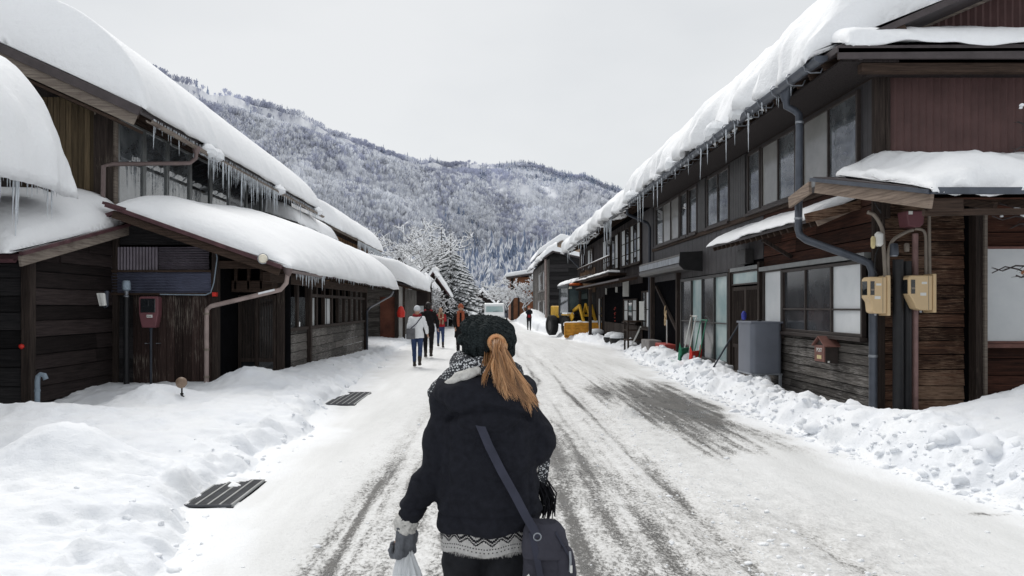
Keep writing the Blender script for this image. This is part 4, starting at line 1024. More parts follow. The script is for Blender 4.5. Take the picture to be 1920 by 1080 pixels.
# ---- farther houses on the left
def small_house(x0, x1, y0, y1, eave, ridge, wm, rm, T, lab, slab, seed, ov=.5, wins=(), axis='y', dark=True):
    """gabled house, ridge along the street ('y') or across it ('x')"""
    hh = empty('village_house', ((x0+x1)/2, (y0+y1)/2, 0), lab, 'house')
    mb = MB()
    if axis == 'y':
        xm = (x0+x1)/2
        mb.prism([(x0,y0,0),(x1,y0,0),(x1,y0,eave),(xm,y0,ridge),(x0,y0,eave)], (0,y1-y0,0)); mb.build('wall', M[wm], hh)
        s = (ridge-eave)/((x1-x0)/2)
        A1, B1, I1 = (x1+ov,y0-ov,eave-s*ov), (x1+ov,y1+ov,eave-s*ov), (-1,0,0); A2, B2, I2 = (x0-ov,y0-ov,eave-s*ov), (x0-ov,y1+ov,eave-s*ov), (1,0,0); run = (x1-x0)/2+ov
    else:
        ym = (y0+y1)/2
        mb.prism([(x0,y0,0),(x0,y1,0),(x0,y1,eave),(x0,ym,ridge),(x0,y0,eave)], (x1-x0,0,0)); mb.build('wall', M[wm], hh)
        s = (ridge-eave)/((y1-y0)/2)
        A1, B1, I1 = (x0-ov,y0-ov,eave-s*ov), (x1+ov,y0-ov,eave-s*ov), (0,1,0); A2, B2, I2 = (x0-ov,y1+ov,eave-s*ov), (x1+ov,y1+ov,eave-s*ov), (0,-1,0); run = (y1-y0)/2+ov
    for k, (A, B, I) in enumerate(((A1,B1,I1),(A2,B2,I2))):
        roof(hh, Vector(A)+Vector((0,0,.06)), Vector(B)+Vector((0,0,.06)), I, run, s, .12, rm, 0)
        if T: snow_slab('roof_snow', Vector(A)+Vector((0,0,.08)), Vector(B)+Vector((0,0,.08)), I, run+.1, s, T, r=.5, over=.1, sag=.05, amp=.10, endr=.3, seed=seed+k, step=.3,
                  label=slab+(', near slope' if k == 0 else ', far slope'))
    for (ax, c, o_, u0, u1, z0, z1, pm) in wins:
        window(hh, Wall(ax, c, o_), u0, u1, z0, z1, pm, 'alu_dark', .06, (), .01)
    return hh
small_house(-7.6,-4.4,52,58,3.4,4.9,'ochre_wall','fascia',.45,'small brown gabled house beneath the snowy tree','snow on the small gabled house under the snowy tree',21,.6, [('x',52,-1,-6.8,-5.4,1.2,2.4,['pane_dark','pane_dark'])])
small_house(-4.9,-3.5,58,64,3.2,4.2,'timber','fascia_red',.35,'narrow dark house with a red brown gable end before the snowy pines','snow on the narrow dark house before the pines',23,.5)
small_house(-9.0,-5.6,66,74,2.8,4.2,'plank_dark','fascia',.4,'low dark house beyond the gabled pair on the left','snow on the low dark house beyond the gabled pair',25,.6)
small_house(-7.0,-4.2,80,90,2.6,4.0,'ochre_wall','fascia',.4,'distant low brown shop at the left bend of the street','snow on the distant low brown shop',27,.6, [('x',80,-1,-6.4,-4.8,.8,2.0,['pane_dark','pane_white'])])
small_house(-7.6,-4.0,104,114,2.4,3.9,'plank_grey','fascia',.4,'farthest grey house on the left where the street ends','snow on the farthest grey house on the left',29,.6)
small_house(-1.5,3.5,150,158,2.6,4.4,'plank_grey','fascia',.5,'grey house closing the end of the street','snow on the house closing the street',31,.6)
small_house(-12,-5,135,145,2.8,4.8,'plank_dark','fascia',.5,'dark house behind the last trees on the left','snow on the dark house behind the last trees',33,.6)
# pent roofs over the shop fronts under the big tree
for i, (px0, px1, py, Y) in enumerate(((768,806,540,48),(790,836,556,62))):
    x0, x1 = XY(px0,Y), XY(px1,Y); z = ZY(py,Y)
    aw = empty('shop_awning', ((x0+x1)/2, Y, 0), ['snow covered awning of the first shop below the tree','snow covered awning of the second shop below the tree'][i], 'awning')
    roof(aw, (x0,Y,z), (x1,Y,z), (0,1,0), 1.4, .3, .1, 'fascia', .5, 'timber_h', .5)
    for x in (x0+.1, x1-.1): q = MB(); q.box(x-.06,x+.06,Y+.2,Y+.32,0,z+.02); q.build('post', M['timber'], aw)
    q = MB(); q.box(x0,x1,Y+1.35,Y+1.6,0,z+.3); q.build('wall', M['plank_dark'], aw)
    q = MB(); q.box(x0+.3,x1-.5,Y+1.30,Y+1.34,.8,1.7); q.build('pane', M['pane_frost'], aw)
    snow_slab('roof_snow', (x0,Y,z+.02), (x1,Y,z+.02), (0,1,0), 1.4, .3, .4, r=.4, over=.06, amp=.1, endr=.2, seed=40+i, step=.3, label=['snow on the first shop awning','snow on the second shop awning'][i])
# ================================================================== RIGHT SIDE
def YX(px, X): return X*F/(px-VX)               # depth where plane X is seen at column px
def zr(py, px, X): return H+X*(VY-py)/(px-VX)
XW = 5.5
hr = empty('corner_house', (8.5, 17, 0), 'large two storey wooden house on the right with grey gutter and brown corrugated gable', 'house')
Wr = Wall('y', XW, -1); Wn = Wall('x', 10.95, -1)
mb = MB(); mb.box(XW+.02, 12, 10.97, 25.6, -.1, 5.3); wallcore = mb.build('wall', M['inner_shade'], hr)
# upper street cladding (vertical sheet) and lower
mb = MB(); vboards(Wr, mb, 16.5, 25.6, 2.45, 3.56, .10, .004, .015, 0); vboards(Wr, mb, 21.75, 22.0, -.1, 2.45, .12, .004, .015, 0)
vboards(Wr, mb, 15.35, 16.5, 2.62, 3.56, .10, .004, .015, 0); mb.build('cladding', M['clad_grey'], hr)
mb = MB(); planks(Wr, mb, 10.97, 15.33, 2.40, 3.56, .24, .02); mb.build('boarding', M['plank_rust'], hr)
mb = MB(); Wr.box(mb, 10.97, 25.6, 4.92, 5.25, 0, .02); Wr.box(mb, 10.97, 25.6, 3.47, 3.57, .02, .07); mb.build('window_beam', M['timber_h'], hr)
mb = MB(); vboards(Wr, mb, 10.97, 25.6, 3.6, 4.95, .16, .004, .010, 0); mb.build('cladding', M['clad_grey'], hr)
# upper windows
for (a, b_, pm, mt) in ((11.33,13.35,['pane_clear','pane_grey'],'bronze'),(13.62,15.35,['pane_clear','pane_grey'],'bronze'),(15.42,16.18,['pane_clear'],'bronze'),
                        (17.42,19.2,['pane_clear','pane_clear'],'bronze'),(20.1,20.95,['pane_clear'],'bronze'),(21.1,21.9,['pane_clear'],'bronze'),(22.0,25.1,['pane_grey','pane_grey','pane_clear'],'bronze')):
    window(hr, Wr, a, b_, 3.60, 4.86, pm, mt, .055, (), .012, .06)
for (a, b_) in ((16.25,17.35),(19.28,20.02)):
    mb = MB(); Wr.box(mb, a, b_, 3.58, 4.9, .01, .06); ribs(Wr, mb, a+.03, b_-.03, 3.6, 4.88, .11, .012, .062); mb.build('storm_shutter', M['alu_dark'], hr)
# ground floor street side: weathered boards under the window
mb = MB(); planks(Wr, mb, 10.97, 15.3, -.1, 1.13, .145, .028); mb.build('boarding', M['plank_grey'], hr)
fr = window(hr, Wr, 11.15, 14.22, 1.2, 2.33, ['pane_white','pane_shade','pane_shade'], 'bronze', .05, (.36,), .02, .07)
window(hr, Wr, 14.26, 15.22, 1.05, 2.36, ['pane_white'], 'bronze', .04, (), .02, .06, sill=False)
mb = MB(); Wr.box(mb, 11.0, 15.3, 2.35, 2.43, 0, .13); mb.build('window_hood', M['alu'], hr)
# entrance with lattice door
mb = MB(); Wr.box(mb, 15.3, 15.42, -.1, 2.55, 0, .12); mb.build('post', M['timber'], hr); mb = MB(); Wr.box(mb, 17.22, 17.34, -.1, 2.5, 0, .10); mb.build('post', M['timber'], hr)
mb = MB(); Wr.box(mb, 15.42, 17.22, 2.42, 2.5, 0, .1); mb.build('lintel', M['alu'], hr)
window(hr, Wr, 15.44, 17.2, 2.12, 2.41, ['pane_teal'], 'bronze', .03, (), .02, .05, sill=False)
for (a, b_) in ((15.46,16.33),(16.33,17.2)):
    q = MB(); Wr.box(q, a, b_, .05, 2.08, .01, .03)
    Wr.box(q, a, a+.06, .05, 2.08, .03, .055); Wr.box(q, b_-.06, b_, .05, 2.08, .03, .055); Wr.box(q, a+.06, b_-.06, 2.0, 2.08, .03, .053); Wr.box(q, a+.06, b_-.06, .75, .83, .03, .053)
    d = q.build('door', M['timber'], hr)
    q = MB()
    for j in range(10): u = a+.08+(b_-a-.16)*j/9; Wr.box(q, u-.010, u+.010, .83, 2.0, .03, .048)
    q.build('lattice', M['timber'], d)
# sliding glass doors
window(hr, Wr, 17.4, 21.7, .31, 2.42, ['pane_teal','pane_shade','pane_teal','pane_shade'], 'alu_dark', .07, (.45,), .02, .08)
mb = MB(); planks(Wr, mb, 15.4, 21.9, -.1, .28, .13, .015); mb.build('boarding', M['plank_grey'], hr)
mb = MB()
for y in (16.2,17.5,18.6,19.7,20.8): Wr.box(mb, y-.05, y+.05, -.1, .2, .0, .14)
Wr.box(mb, 15.5, 21.5, .18, .24, 0, .22); mb.build('step_sill', M['plank_grey'], hr)
# garage opening: flat near-black sheet painted for the shade inside
mb = MB(); mb.box(XW-.01, XW+.012, 22.0, 25.6, -.1, 2.6); mb.build('opening', M['inner_shade'], hr)
for (y0, y1) in ((21.95,22.08),(25.45,25.6)):
    mb = MB(); Wr.box(mb, y0, y1, -.1, 2.75, .0, .14); mb.build('post', M['timber'], hr)
mb = MB(); mb.bar((5.44,22.1,.9),(5.40,24.8,2.3),.07,.07); mb.build('brace', M['timber'], hr)
mb = MB(); mb.tube([(5.35,23.3+.12*math.sin(t*1.9),1.55-.05*t+.12*math.cos(t*2.3)) for t in np.linspace(0, 9, 40)], .014, 5); tag(mb.build('rope', M['cream'], smooth=True), 'coiled pale rope hanging in the dark garage opening', 'rope')
q = MB(); q.bar((5.3,22.9,.5),(5.34,23.1,1.25),.03,.03); tag(q.build('stick', M['sign_white']), 'short white stick leaning in the dark garage opening', 'stick')
# roller shutter box
sb = empty('shutter_box', (5.25, 22.4, 2.6), 'curved grey metal hood over the dark garage opening', 'shutter box')
q = MB(); y0, y1 = 19.75, 25.3
prof = [(5.5,2.62),(5.02,2.62),(4.93,2.68),(4.97,2.80),(4.93,2.98),(5.0,3.03),(5.5,3.05)]
q.prism([(x,y0,z) for x, z in prof], (0,y1-y0,0)); q.build('hood', M['alu_dark'], sb, bevel=.01)
for i in range(4):
    a = y0+.05+(y1-y0-.1)*i/4; q = MB(); q.bar((4.945,a,2.88),(4.945,a+(y1-y0-.1)/4-.03,2.88),.02,.17); q.build('panel', M['steel'], sb, bevel=.004)
q = MB(); q.prism([(5.5,y0-.03,2.56),(5.0,y0-.03,2.60),(4.88,y0-.03,2.72),(4.90,y0-.03,3.05),(5.5,y0-.03,3.08)], (0,.03,0)); q.build('end_plate', M['black'], sb)
# pent roof over the entrance
pr = empty('entrance_canopy', (5.2, 14, 2.9), 'thin snow topped canopy running above the entrance on the right house', 'canopy')
roof(pr, (4.86,11.42,2.98), (4.86,16.9,2.98), (1,0,0), .66, .42, .05, 'fascia', .3, 'timber_h', .5)
mb = MB(); mb.bar((4.86,11.40,2.90),(5.5,11.40,3.18),.04,.12); mb.build('bargeboard', M['barge'], pr)
mb = MB(); mb.bar((5.47,13.9,2.55),(4.95,13.9,2.86),.06,.06); mb.build('bracket', M['timber'], pr)
snow_slab('roof_snow', (4.86,11.38,3.0), (4.86,16.95,3.0), (1,0,0), .62, .42, .13, r=.25, over=.05, sag=.01, amp=.03, endr=.12, seed=51, label='thin strip of snow on the entrance canopy of the right house')
mb = MB(); Wr.box(mb, 15.9, 16.4, 2.55, 2.85, .015, .2); tag(mb.build('electric_box', M['alu_dark'], bevel=.01), 'small dark box below the far end of the entrance canopy', 'electric box')
# big roof
EZ = 5.10
roof(hr, (4.60,10.2,EZ), (4.60,25.4,EZ), (1,0,0), 7, .43, .09, 'fascia', .45, 'timber_h', .9)
mb = MB(); mb.box(4.72, 5.5, 10.3, 25.4, 4.93, 4.96); mb.build('soffit', M['board_v'], hr)
mb = MB(); mb.gutter((4.50,10.42,5.04), (4.50,24.6,4.98), .085); mb.build('gutter', M['gutter_grey'], hr, smooth=True)
mb = MB(); mb.prism([(4.41,10.40,5.05),(4.59,10.40,5.05),(4.585,10.40,4.99),(4.53,10.40,4.955),(4.47,10.40,4.955),(4.415,10.40,4.99)], (0,.02,0)); mb.build('gutter_end', M['gutter_grey'], hr)
def bk3(q, p):
    q.tube([p+Vector(t) for t in ((.18,0,-.02),(.14,0,-.10),(.08,0,-.10),(-.0,0,-.105),(-.075,0,-.07),(-.105,0,.02),(-.08,0,.06),(.10,0,.08))], .010, 5)
brackets(hr, [(4.50,y,5.03-.004*(y-10)) for y in np.arange(10.75, 24.5, .62)], bk3, 'gutter_bracket', 'steel')
# skirting roof on the gable side and the gable itself
mb = MB(); mb.prism([(4.60,10.15,5.10),(12,10.15,5.16),(12,11.6,5.62),(5.9,11.6,5.64),(4.60,10.2,5.11)], (0,0,-.09)); mb.build('skirt_roof', M['fascia'], hr)
mb = MB(); mb.box(4.62, 12, 10.15, 10.19, 4.93, 5.07); mb.build('fascia', M['fascia'], hr)
mb = MB(); mb.box(5.0, 12, 10.3, 10.42, 4.80, 4.92); mb.build('beam', M['timber_h'], hr)
mb = MB(); mb.box(5.3, 12, 10.35, 10.9, 4.90, 4.93); mb.build('soffit', M['board_v'], hr)
for i, (px_, py_) in enumerate(((1573,93),(1581,96),(1588,92),(1646,93),(1652,97),(1659,97),(1726,92),(1755,95))):
    q = MB(); q.lathe(P(px_,py_+5,10.25), [(.012,0),(.028,.012),(.018,.03),(.028,.045),(.012,.06)], 8)
    q.build('insulator', M['sign_white'] if i < 6 else M['conduit'], hr, smooth=True)
mb = MB(); ribs(Wn, mb, 5.66, 12, 3.2, 4.93, .105, .034, .0); mb.build('gable_cladding', M['clad_brown'], hr)
mb = MB(); mb.box(5.46, 5.66, 10.88, 10.97, 2.9, 4.93); mb.box(5.62,5.68,10.86,10.97,2.9,4.93); mb.build('corner_board', M['timber'], hr, bevel=.008)
W2n = Wall('x', 11.6, -1)
mb = MB(); 
for x in np.arange(6.0, 12, .5):
    pass
ribs(W2n, mb, 6.2, 12, 5.5, 7.9, .11, .034, .0); mb.build('gable_cladding', M['clad_brown'], hr)
mb = MB(); mb.bar((6.15,11.35,5.74),(12.0,11.35,8.2),.06,.17); mb.build('bargeboard', M['barge_dark'], hr)
mb = MB(); mb.bar((6.05,11.30,5.86),(12.0,11.30,8.36),.16,.05); mb.build('verge_flashing', M['fascia'], hr)
snow_slab('roof_snow', (4.62,10.6,EZ+.02), (4.62,25.5,EZ+.02), (1,0,0), 6.6, .43, 1.28, r=1.35, over=.10, sag=.04, amp=.11, endr=.55, endr2=.5, seed=52, nscale=1.3, edge=1.6, rough=.05,
          label='rough heavy snow on the long right roof above the grey gutter')
snow_slab('roof_snow', (4.72,10.12,5.12), (12,10.12,5.18), (0,1,0), 1.35, .33, .21, r=.3, over=.05, sag=.0, amp=.06, endr=.25, seed=53, step=.08, label='thin snow ledge on the skirting roof above the brown corrugated gable')
icicles(hr, (4.56,11.6,5.06), (4.56,14.5,5.05), 26, .04, .22, .010, 1.4)
icicles(hr, (4.44,12.5,4.97), (4.44,24.3,4.93), 34, .05, .95, .016, 3.2)
for i, y in enumerate((13.7, 15.3, 18.8, 24.4)):
    q = MB(); q.lathe((4.5, y, 4.98), [(.05,0),(.17,.05),(.20,.16),(.14,.30),(.03,.36)], 14, 1, 1.8)
    o = q.build('snow_lump', M['roughsnow'], smooth=True)
    for v_ in o.data.vertices: v_.co += Vector([RND.uniform(-.03,.03) for _ in range(3)])
    tag(o, ['snow lump hanging over the grey gutter nearest the big window','second snow lump on the grey gutter of the right house','small snow lump midway down the grey gutter','snow lump at the far end of the grey gutter'][i], 'snow')
# second part of the row: balcony house
hb2 = empty('balcony_house', (8.5, 36, 0), 'dark two storey house with a wooden balcony beyond the garage opening', 'house')
mb = MB(); mb.box(XW+.02, 11, 25.65, 46.5, -.1, 5.2); mb.build('wall', M['inner_shade'], hb2)
mb = MB(); vboards(Wr, mb, 25.7, 27.4, 2.7, 5.0, .16, .004, .02, 0); mb.build('cladding', M['clad_grey'], hb2)
mb = MB(); vboards(Wr, mb, 27.4, 46.5, 2.5, 5.0, .22, .008, .02, 0); mb.build('boarding', M['board_v'], hb2)
mb = MB(); vboards(Wr, mb, 39.5, 46.5, 2.4, 3.7, .22, .008, .02, .022); mb.build('boarding', M['ochre_wall'], hb2)
mb = MB(); vboards(Wr, mb, 36.5, 46.5, -.1, 2.5, .22, .008, .02, 0); mb.build('boarding', M['board_v'], hb2)
for (a, b_, pm, bars) in ((27.5,29.5,['pane_frost','pane_dark','pane_frost'],(.3,.6)),(29.7,31.4,['pane_dark','pane_frost'],(.3,.6)),(32.2,34.0,['pane_frost','pane_dark'],(.3,)),(34.4,36.6,['pane_dark','pane_frost'],(.3,)),(40.2,42.2,['pane_grey','pane_frost'],()),(43.8,45.4,['pane_dark','pane_grey'],())):
    window(hb2, Wr, a, b_, 3.25 if a < 38 else 3.7, 4.75, pm, 'timber', .05, bars, .045, .06)
roof(hb2, (4.60,25.0,5.0), (4.60,46.8,4.98), (1,0,0), 6, .43, .10, 'fascia', .7, 'timber_h', .9)
mb = MB(); mb.gutter((4.52,25.3,4.94), (4.52,46.8,4.90), .07); mb.build('gutter', M['pipe_dark'], hb2, smooth=True)
icicles(hb2, (4.50,28.2,4.90), (4.50,30.0,4.90), 9, .3, 1.1, .018, 1.2)
icicles(hb2, (4.50,31,4.90), (4.50,46.5,4.90), 24, .1, .9, .025, 2.2)
snow_slab('roof_snow', (4.60,25.6,5.02), (4.60,46.9,5.0), (1,0,0), 5.5, .43, 1.0, r=1.1, over=.12, sag=.08, amp=.13, endr=.6, seed=54, nscale=1.2, edge=1.8, rough=.05, label='snow on the balcony house roof with a cluster of long icicles')
# balcony
bc = MB(); bc.box(4.75,5.47,30.6,41.5,2.90,3.0); bal = bc.build('balcony', M['timber_h'], hb2)
mb = MB(); mb.bar((4.78,30.6,3.66),(4.78,41.5,3.66),.06,.05); mb.bar((4.78,30.6,3.10),(4.78,41.5,3.10),.04,.04); mb.build('rail', M['timber_h'], bal)
def bal1(q, p): q.bar(p, p+Vector((0,0,.56)), .035, .035, (0,1,0)); q.bar(p+Vector((0,-.18,0)), p+Vector((0,.18,.54)), .02, .02)
brackets(bal, [(4.78,y,3.10) for y in np.arange(30.7, 41.5, .5)], bal1, 'baluster', 'timber')
snow_slab('rail_snow', (4.70,30.5,3.01), (4.70,41.6,3.01), (1,0,0), .5, .0, .10, r=.15, over=.03, sag=.0, amp=.03, endr=.2, seed=55, label='thin snow lying along the balcony ledge')
mb = MB(); mb.bar((4.75,30.6,3.695),(4.82,41.5,3.695),.05,.03); tag(mb.build('rail_snow', M['snow']), 'thin line of snow on top of the balcony handrail', 'snow')
# pent roof below balcony
roof(hb2, (4.45,26.4,2.62), (4.45,40.5,2.62), (1,0,0), 1.05, .22, .07, 'fascia', .7, 'timber_h', .6, name='lower_roof')
mb = MB()
for y in (27.5,31.2,35.6,39.6): pass
for y in (35.6,39.6):
    mb = MB(); mb.box(4.62,4.76,y-.07,y+.07,-.1,2.45); mb.build('post', M['timber'], hb2, bevel=.01)
roof(hb2, (4.50,40.8,2.98), (4.50,50,2.98), (1,0,0), 1.0, .25, .07, 'fascia', .6, 'timber_h', .8, name='lower_roof')
snow_slab('roof_snow', (4.50,40.8,3.0), (4.50,50,3.0), (1,0,0), 1.0, .25, .16, r=.2, over=.04, sag=.02, amp=.06, endr=.2, seed=56, label='snow strip on the low roof above the snow plough loader')
# shop front objects of the balcony house
for (a, b_, z0, z1, pm, mt) in ((28.2,31.0,1.05,1.95,['pane_frost','pane_dark','pane_frost'],'timber'),(36.8,38.2,.4,2.1,['pane_dark','pane_frost'],'timber'),(25.9,27.3,.9,2.2,['pane_white','pane_dark'],'timber')):
    window(hb2, Wr, a, b_, z0, z1, pm, mt, .06, (.5,), .03, .06)
mb = MB(); vboards(Wr, mb, 27.4, 36.4, -.1, .95, .13, .02, .03, .02); mb.build('slat_wall', M['timber'], hb2)
for i, (px_, pxb, py0, py1, Y) in enumerate(((1168,1179,527,556,30),(1199,1208,565,600,26.5),(1128,1137,549,596,37.5),(1154,1166,538,548,33),(1135,1148,540,552,36))):
    q = MB(); q.box(XY(px_,Y), XY(pxb,Y), Y, Y+.05, ZY(py1,Y), ZY(py0,Y))
    lab = ['white square sign hanging under the balcony','white narrow notice beside the garage post','tall white edged board at the balcony house corner','white paper under the balcony, middle one','white paper under the balcony, far one'][i]
    sg = empty('shop_sign', (XY(px_,Y), Y, ZY(py1,Y)), lab, 'sign')
    q.build('panel', M['sign_white'], sg, bevel=.004)
    if i == 2: q = MB(); q.box(XY(px_+2,Y), XY(pxb-2,Y), Y-.012, Y, ZY(py1-8,Y), ZY(py0+3,Y)); q.build('face', M['ochre'], sg)
    if i == 0: q = MB(); q.box(XY(pxb,Y), XY(pxb+13,Y), Y-.02, Y+.08, ZY(py1,Y), ZY(py0-4,Y)); q.build('box', M['black'], sg)
for i, (px_, Y) in enumerate(((1143,36.5),(1158,33.5))):
    q = MB(); r = random.Random(i)
    for k in range(60):
        a = r.uniform(0, 6.28); rr = r.uniform(0, .14); z = r.uniform(ZY(612,Y), ZY(572,Y)); q.lathe((XY(px_,Y)+rr*math.cos(a), Y+rr*math.sin(a), z), [(.01,0),(.035,.02),(.035,.04),(.01,.06)], 5)
    q.tube([(XY(px_,Y),Y,ZY(565,Y)),(XY(px_,Y),Y,ZY(612,Y))], .012, 5)
    tag(q.build('red_garland', M['red_dull']), ['string of dull red fruit nearer the loader','string of dull red fruit nearer the small window'][i], 'hanging garland')
q = MB(); q.lathe(P(1145,528,35.5), [(.02,0),(.12,.05),(.15,.2),(.12,.35),(.03,.4)], 10); tag(q.build('paper_lantern', M['pane_grey'], smooth=True), 'grey round lantern hanging below the balcony edge', 'lantern')
# rack and benches
rk = empty('wooden_rack', (XY(1187,27.8), 27.8, 0), 'dark wooden rack with a leaning white plank before the small window', 'rack')
x0, x1 = XY(1176,27.8), XY(1204,27.8)
for x in (x0, x1):
    for y in (27.6, 28.3): q = MB(); q.box(x-.03,x+.03,y-.03,y+.03,.0,1.15); q.build('leg', M['timber'], rk)
for z in (.45,.8,1.12): q = MB(); q.box(x0-.04,x1+.04,27.55,28.35,z-.02,z+.02); q.build('shelf', M['timber_h'], rk)
q = MB(); q.bar((x0+.05,27.5,.15),(x1-.1,27.5,.95),.03,.05); q.build('leaning_plank', M['sign_white'], rk)
for i, (px_, Y, s_) in enumerate(((1118,36.5,.40),(1149,32.0,.36),(1160,31.0,.36))):
    t = empty('planter', (XY(px_,Y), Y, 0), ['snow capped black planter beside the plough blade','black planter with tilted snow before the balcony posts','black planter with a grey pot beside the rack'][i], 'planter')
    q = MB(); q.lathe((XY(px_,Y),Y,.0), [(s_*.8,0),(s_,.25),(s_*1.08,.30),(s_*1.08,.38),(s_*.9,.38)], 10); q.build('pot', M['black'], t, smooth=True)
    q = MB(); q.lathe((XY(px_,Y),Y,.36), [(s_*1.0,0),(s_*.95,.12),(s_*.6,.22),(.05,.25)], 12)
    o = q.build('snow_cap', M['roughsnow'], t, smooth=True)
    if i: q = MB(); q.lathe((XY(px_,Y)+.35,Y-.3,.1), [(.14,0),(.17,.3),(.19,.34),(.15,.36)], 10); q.build('small_pot', M['pipe_grey'] if i == 2 else M['black'], t, smooth=True)
mb = MB(); mb.tube([(4.52,25.2,4.88),(4.55,25.3,4.7),(5.30,25.7,4.45),(5.38,25.72,4.3),(5.38,25.72,.0)], .05, 10)
tag(mb.build('downpipe', M['pipe_dark'], smooth=True), 'dark downpipe between the garage opening and the balcony house', 'drainpipe')
mb = MB(); mb.tube([(4.52,46.2,4.88),(5.0,46,4.4),(5.38,45.9,4.0),(5.38,45.9,2.6)], .05, 8); tag(mb.build('downpipe', M['pipe_dark'], smooth=True), 'short dark downpipe at the far end of the balcony house', 'drainpipe')
mb = MB(); mb.tube([(4.42,40.6,2.5),(4.40,40.6,2.38),(4.5,40.4,2.3),(4.62,40.3,2.1),(4.62,40.3,0)], .05, 8); tag(mb.build('downpipe', M['sign_white'], smooth=True), 'pale downpipe beside the white edged board near the loader', 'drainpipe')
# ---- near corner wall facing the camera, porch roof
nc = empty('porch', (6.4, 10.2, 0), 'snow covered porch roof with pale bargeboard at the right corner', 'porch')
mb = MB(); planks(Wn, mb, 5.62, 6.76, -.1, 3.3, .205, .035); mb.build('boarding', M['plank_brown'], nc)
mb = MB(); Wn.box(mb, 5.45, 5.62, -.1, 3.4, 0, .05); mb.build('corner_post', M['timber'], nc)
mb = MB(); mb.bar((6.84,10.80,-.1),(6.84,10.80,3.2),.09,.16,(0,1,0)); mb.build('post', M['timber'], nc); mb = MB(); mb.bar((6.92,10.74,-.1),(6.92,10.74,3.15),.04,.10,(0,1,0)); mb.build('post', M['barge_dark'], nc)
mb = MB(); planks(Wn, mb, 6.97, 8.8, -.1, 3.2, .26, .03, 0); mb.build('boarding', M['plank_rust'], nc)
window(nc, Wall('x', 10.88, -1), XY(1836,10.8), 8.6, 1.13, 2.50, ['pane_white'], 'maroon_wood', .035, (), .0, .07)
mb = MB(); mb.prism([(4.62,10.95,3.50),(4.95,8.6,2.98),(9.5,8.6,2.98),(9.5,10.95,3.50)], (0,0,-.06)); rf = mb.build('roof', M['fascia'], nc)
mb = MB(); mb.bar((4.93,8.575,2.945),(9.5,8.575,2.945),.04,.075); mb.build('fascia', M['gutter_grey'], rf)
mb = MB(); mb.bar((4.60,10.97,3.465),(4.93,8.58,2.935),.05,.05); mb.build('verge_flashing', M['gutter_grey'], rf)
mb = MB(); mb.bar((4.645,10.9,3.345),(4.965,8.62,2.83),.045,.16); mb.build('bargeboard', M['barge'], nc)
mb = MB(); mb.bar((4.60,11.0,3.36),(4.60,11.75,3.24),.04,.17); mb.build('bargeboard', M['barge'], nc)
mb = MB(); mb.bar((4.66,11.3,2.95),(5.5,11.35,3.16),.05,.14); mb.build('bargeboard', M['plank_brown'], nc)
mb = MB(); mb.bar((4.97,8.72,2.80),(5.35,8.72,2.80),.12,.14); mb.bar((4.95,8.75,2.72),(9.5,8.75,2.78),.06,.07); mb.build('beam', M['timber_h'], nc)
mb = MB(); mb.prism([(4.75,10.9,3.38),(5.05,8.8,2.90),(9.5,8.8,2.90),(9.5,10.9,3.38)], (0,0,-.02)); mb.build('soffit', M['plank_rust'], nc)
brackets(nc, [(5.3+i*.5,8.8,2.80) for i in range(8)], lambda q, p: q.bar(p, p+Vector((0,2.1,.48)), .05, .09), 'rafter', 'timber_h')
snow_slab('roof_snow', (4.92,8.60,2.98), (9.5,8.60,2.98), (0,1,0), 2.3, .222, .36, r=.8, over=.07, sag=.03, amp=.12, endr=.12, seed=57, step=.05, nscale=1.7,
          Tu=lambda u: float(.30+.75*ss(.15,.75,np.array(u))-.25*ss(1.0,1.6,np.array(u))+.10*ss(1.8,2.2,np.array(u))), label='lumpy snow mound on the porch roof at the right edge')
# ================================================================== things on the corner wall
def meter(pxl, pxr, pyt, pyb, Y, lab, wide):
    x0, x1 = XY(pxl,Y), XY(pxr,Y); zt, zb = ZY(pyt,Y), ZY(pyb,Y); H_ = zt-zb; W_ = x1-x0
    t = empty('electric_meter', (x1, Y, zb), lab, 'electric meter', 'cream meter boxes on the corner wall')
    q = MB(); q.prism([(x1-.05,Y,zb),(x0+.10*wide,Y,zb),(x0+.06*wide,Y,zb+.02),(x0+.045,Y,zb+.16),(x0,Y,zb+.22),(x0,Y,zt-.03),(x0+.03,Y,zt),(x1-.05,Y,zt)], (0,.20,0)); q.build('case', M['cream'], t, bevel=.018, seg=3)
    q = MB(); q.box(x1-.048, x1-.005, Y-.012, Y+.24, zb-.03, zt+.02); q.build('back_board', M['cream'], t, bevel=.006)
    q = MB(); q.box(x0+.03, x0+.085, Y-.004, Y+.02, zt-.25, zt-.06); q.box(x0-.004, x0+.02, Y+.03, Y+.17, zt-.25, zt-.06); q.build('window_glass', M['pane_dark'], t)
    q = MB(); q.box(x1-.11, x1-.105, Y-.003, Y+.203, zb+.01, zt-.01); q.build('seam', M['conduit'], t)
    q = MB(); q.box(x1-.20, x1-.13, Y-.003, Y+.01, zt-.12, zt-.09); q.box(x1-.22, x1-.14, Y-.003, Y+.01, zb+.20, zb+.24); q.build('label_plate', M['sign_white'], t)
    q = MB(); q.box(x0+.036, x0+.08, Y-.006, Y-.002, zt-.19, zt-.165); q.build('counter', M['conduit'], t)
    q = MB(); q.lathe((x1-.16,Y+.1,zb-.03), [(.015,0),(.02,.02),(.015,.035)], 8); q.build('screw_cap', M['steel'], t, smooth=True)
meter(1628,1670,519,588,10.55,'cream electric meter nearer the grey downpipe on the house corner', 1)
meter(1704,1756,516,582,10.4,'cream electric meter with stepped underside left of the wooden post', 1.9)
Yc = 10.62
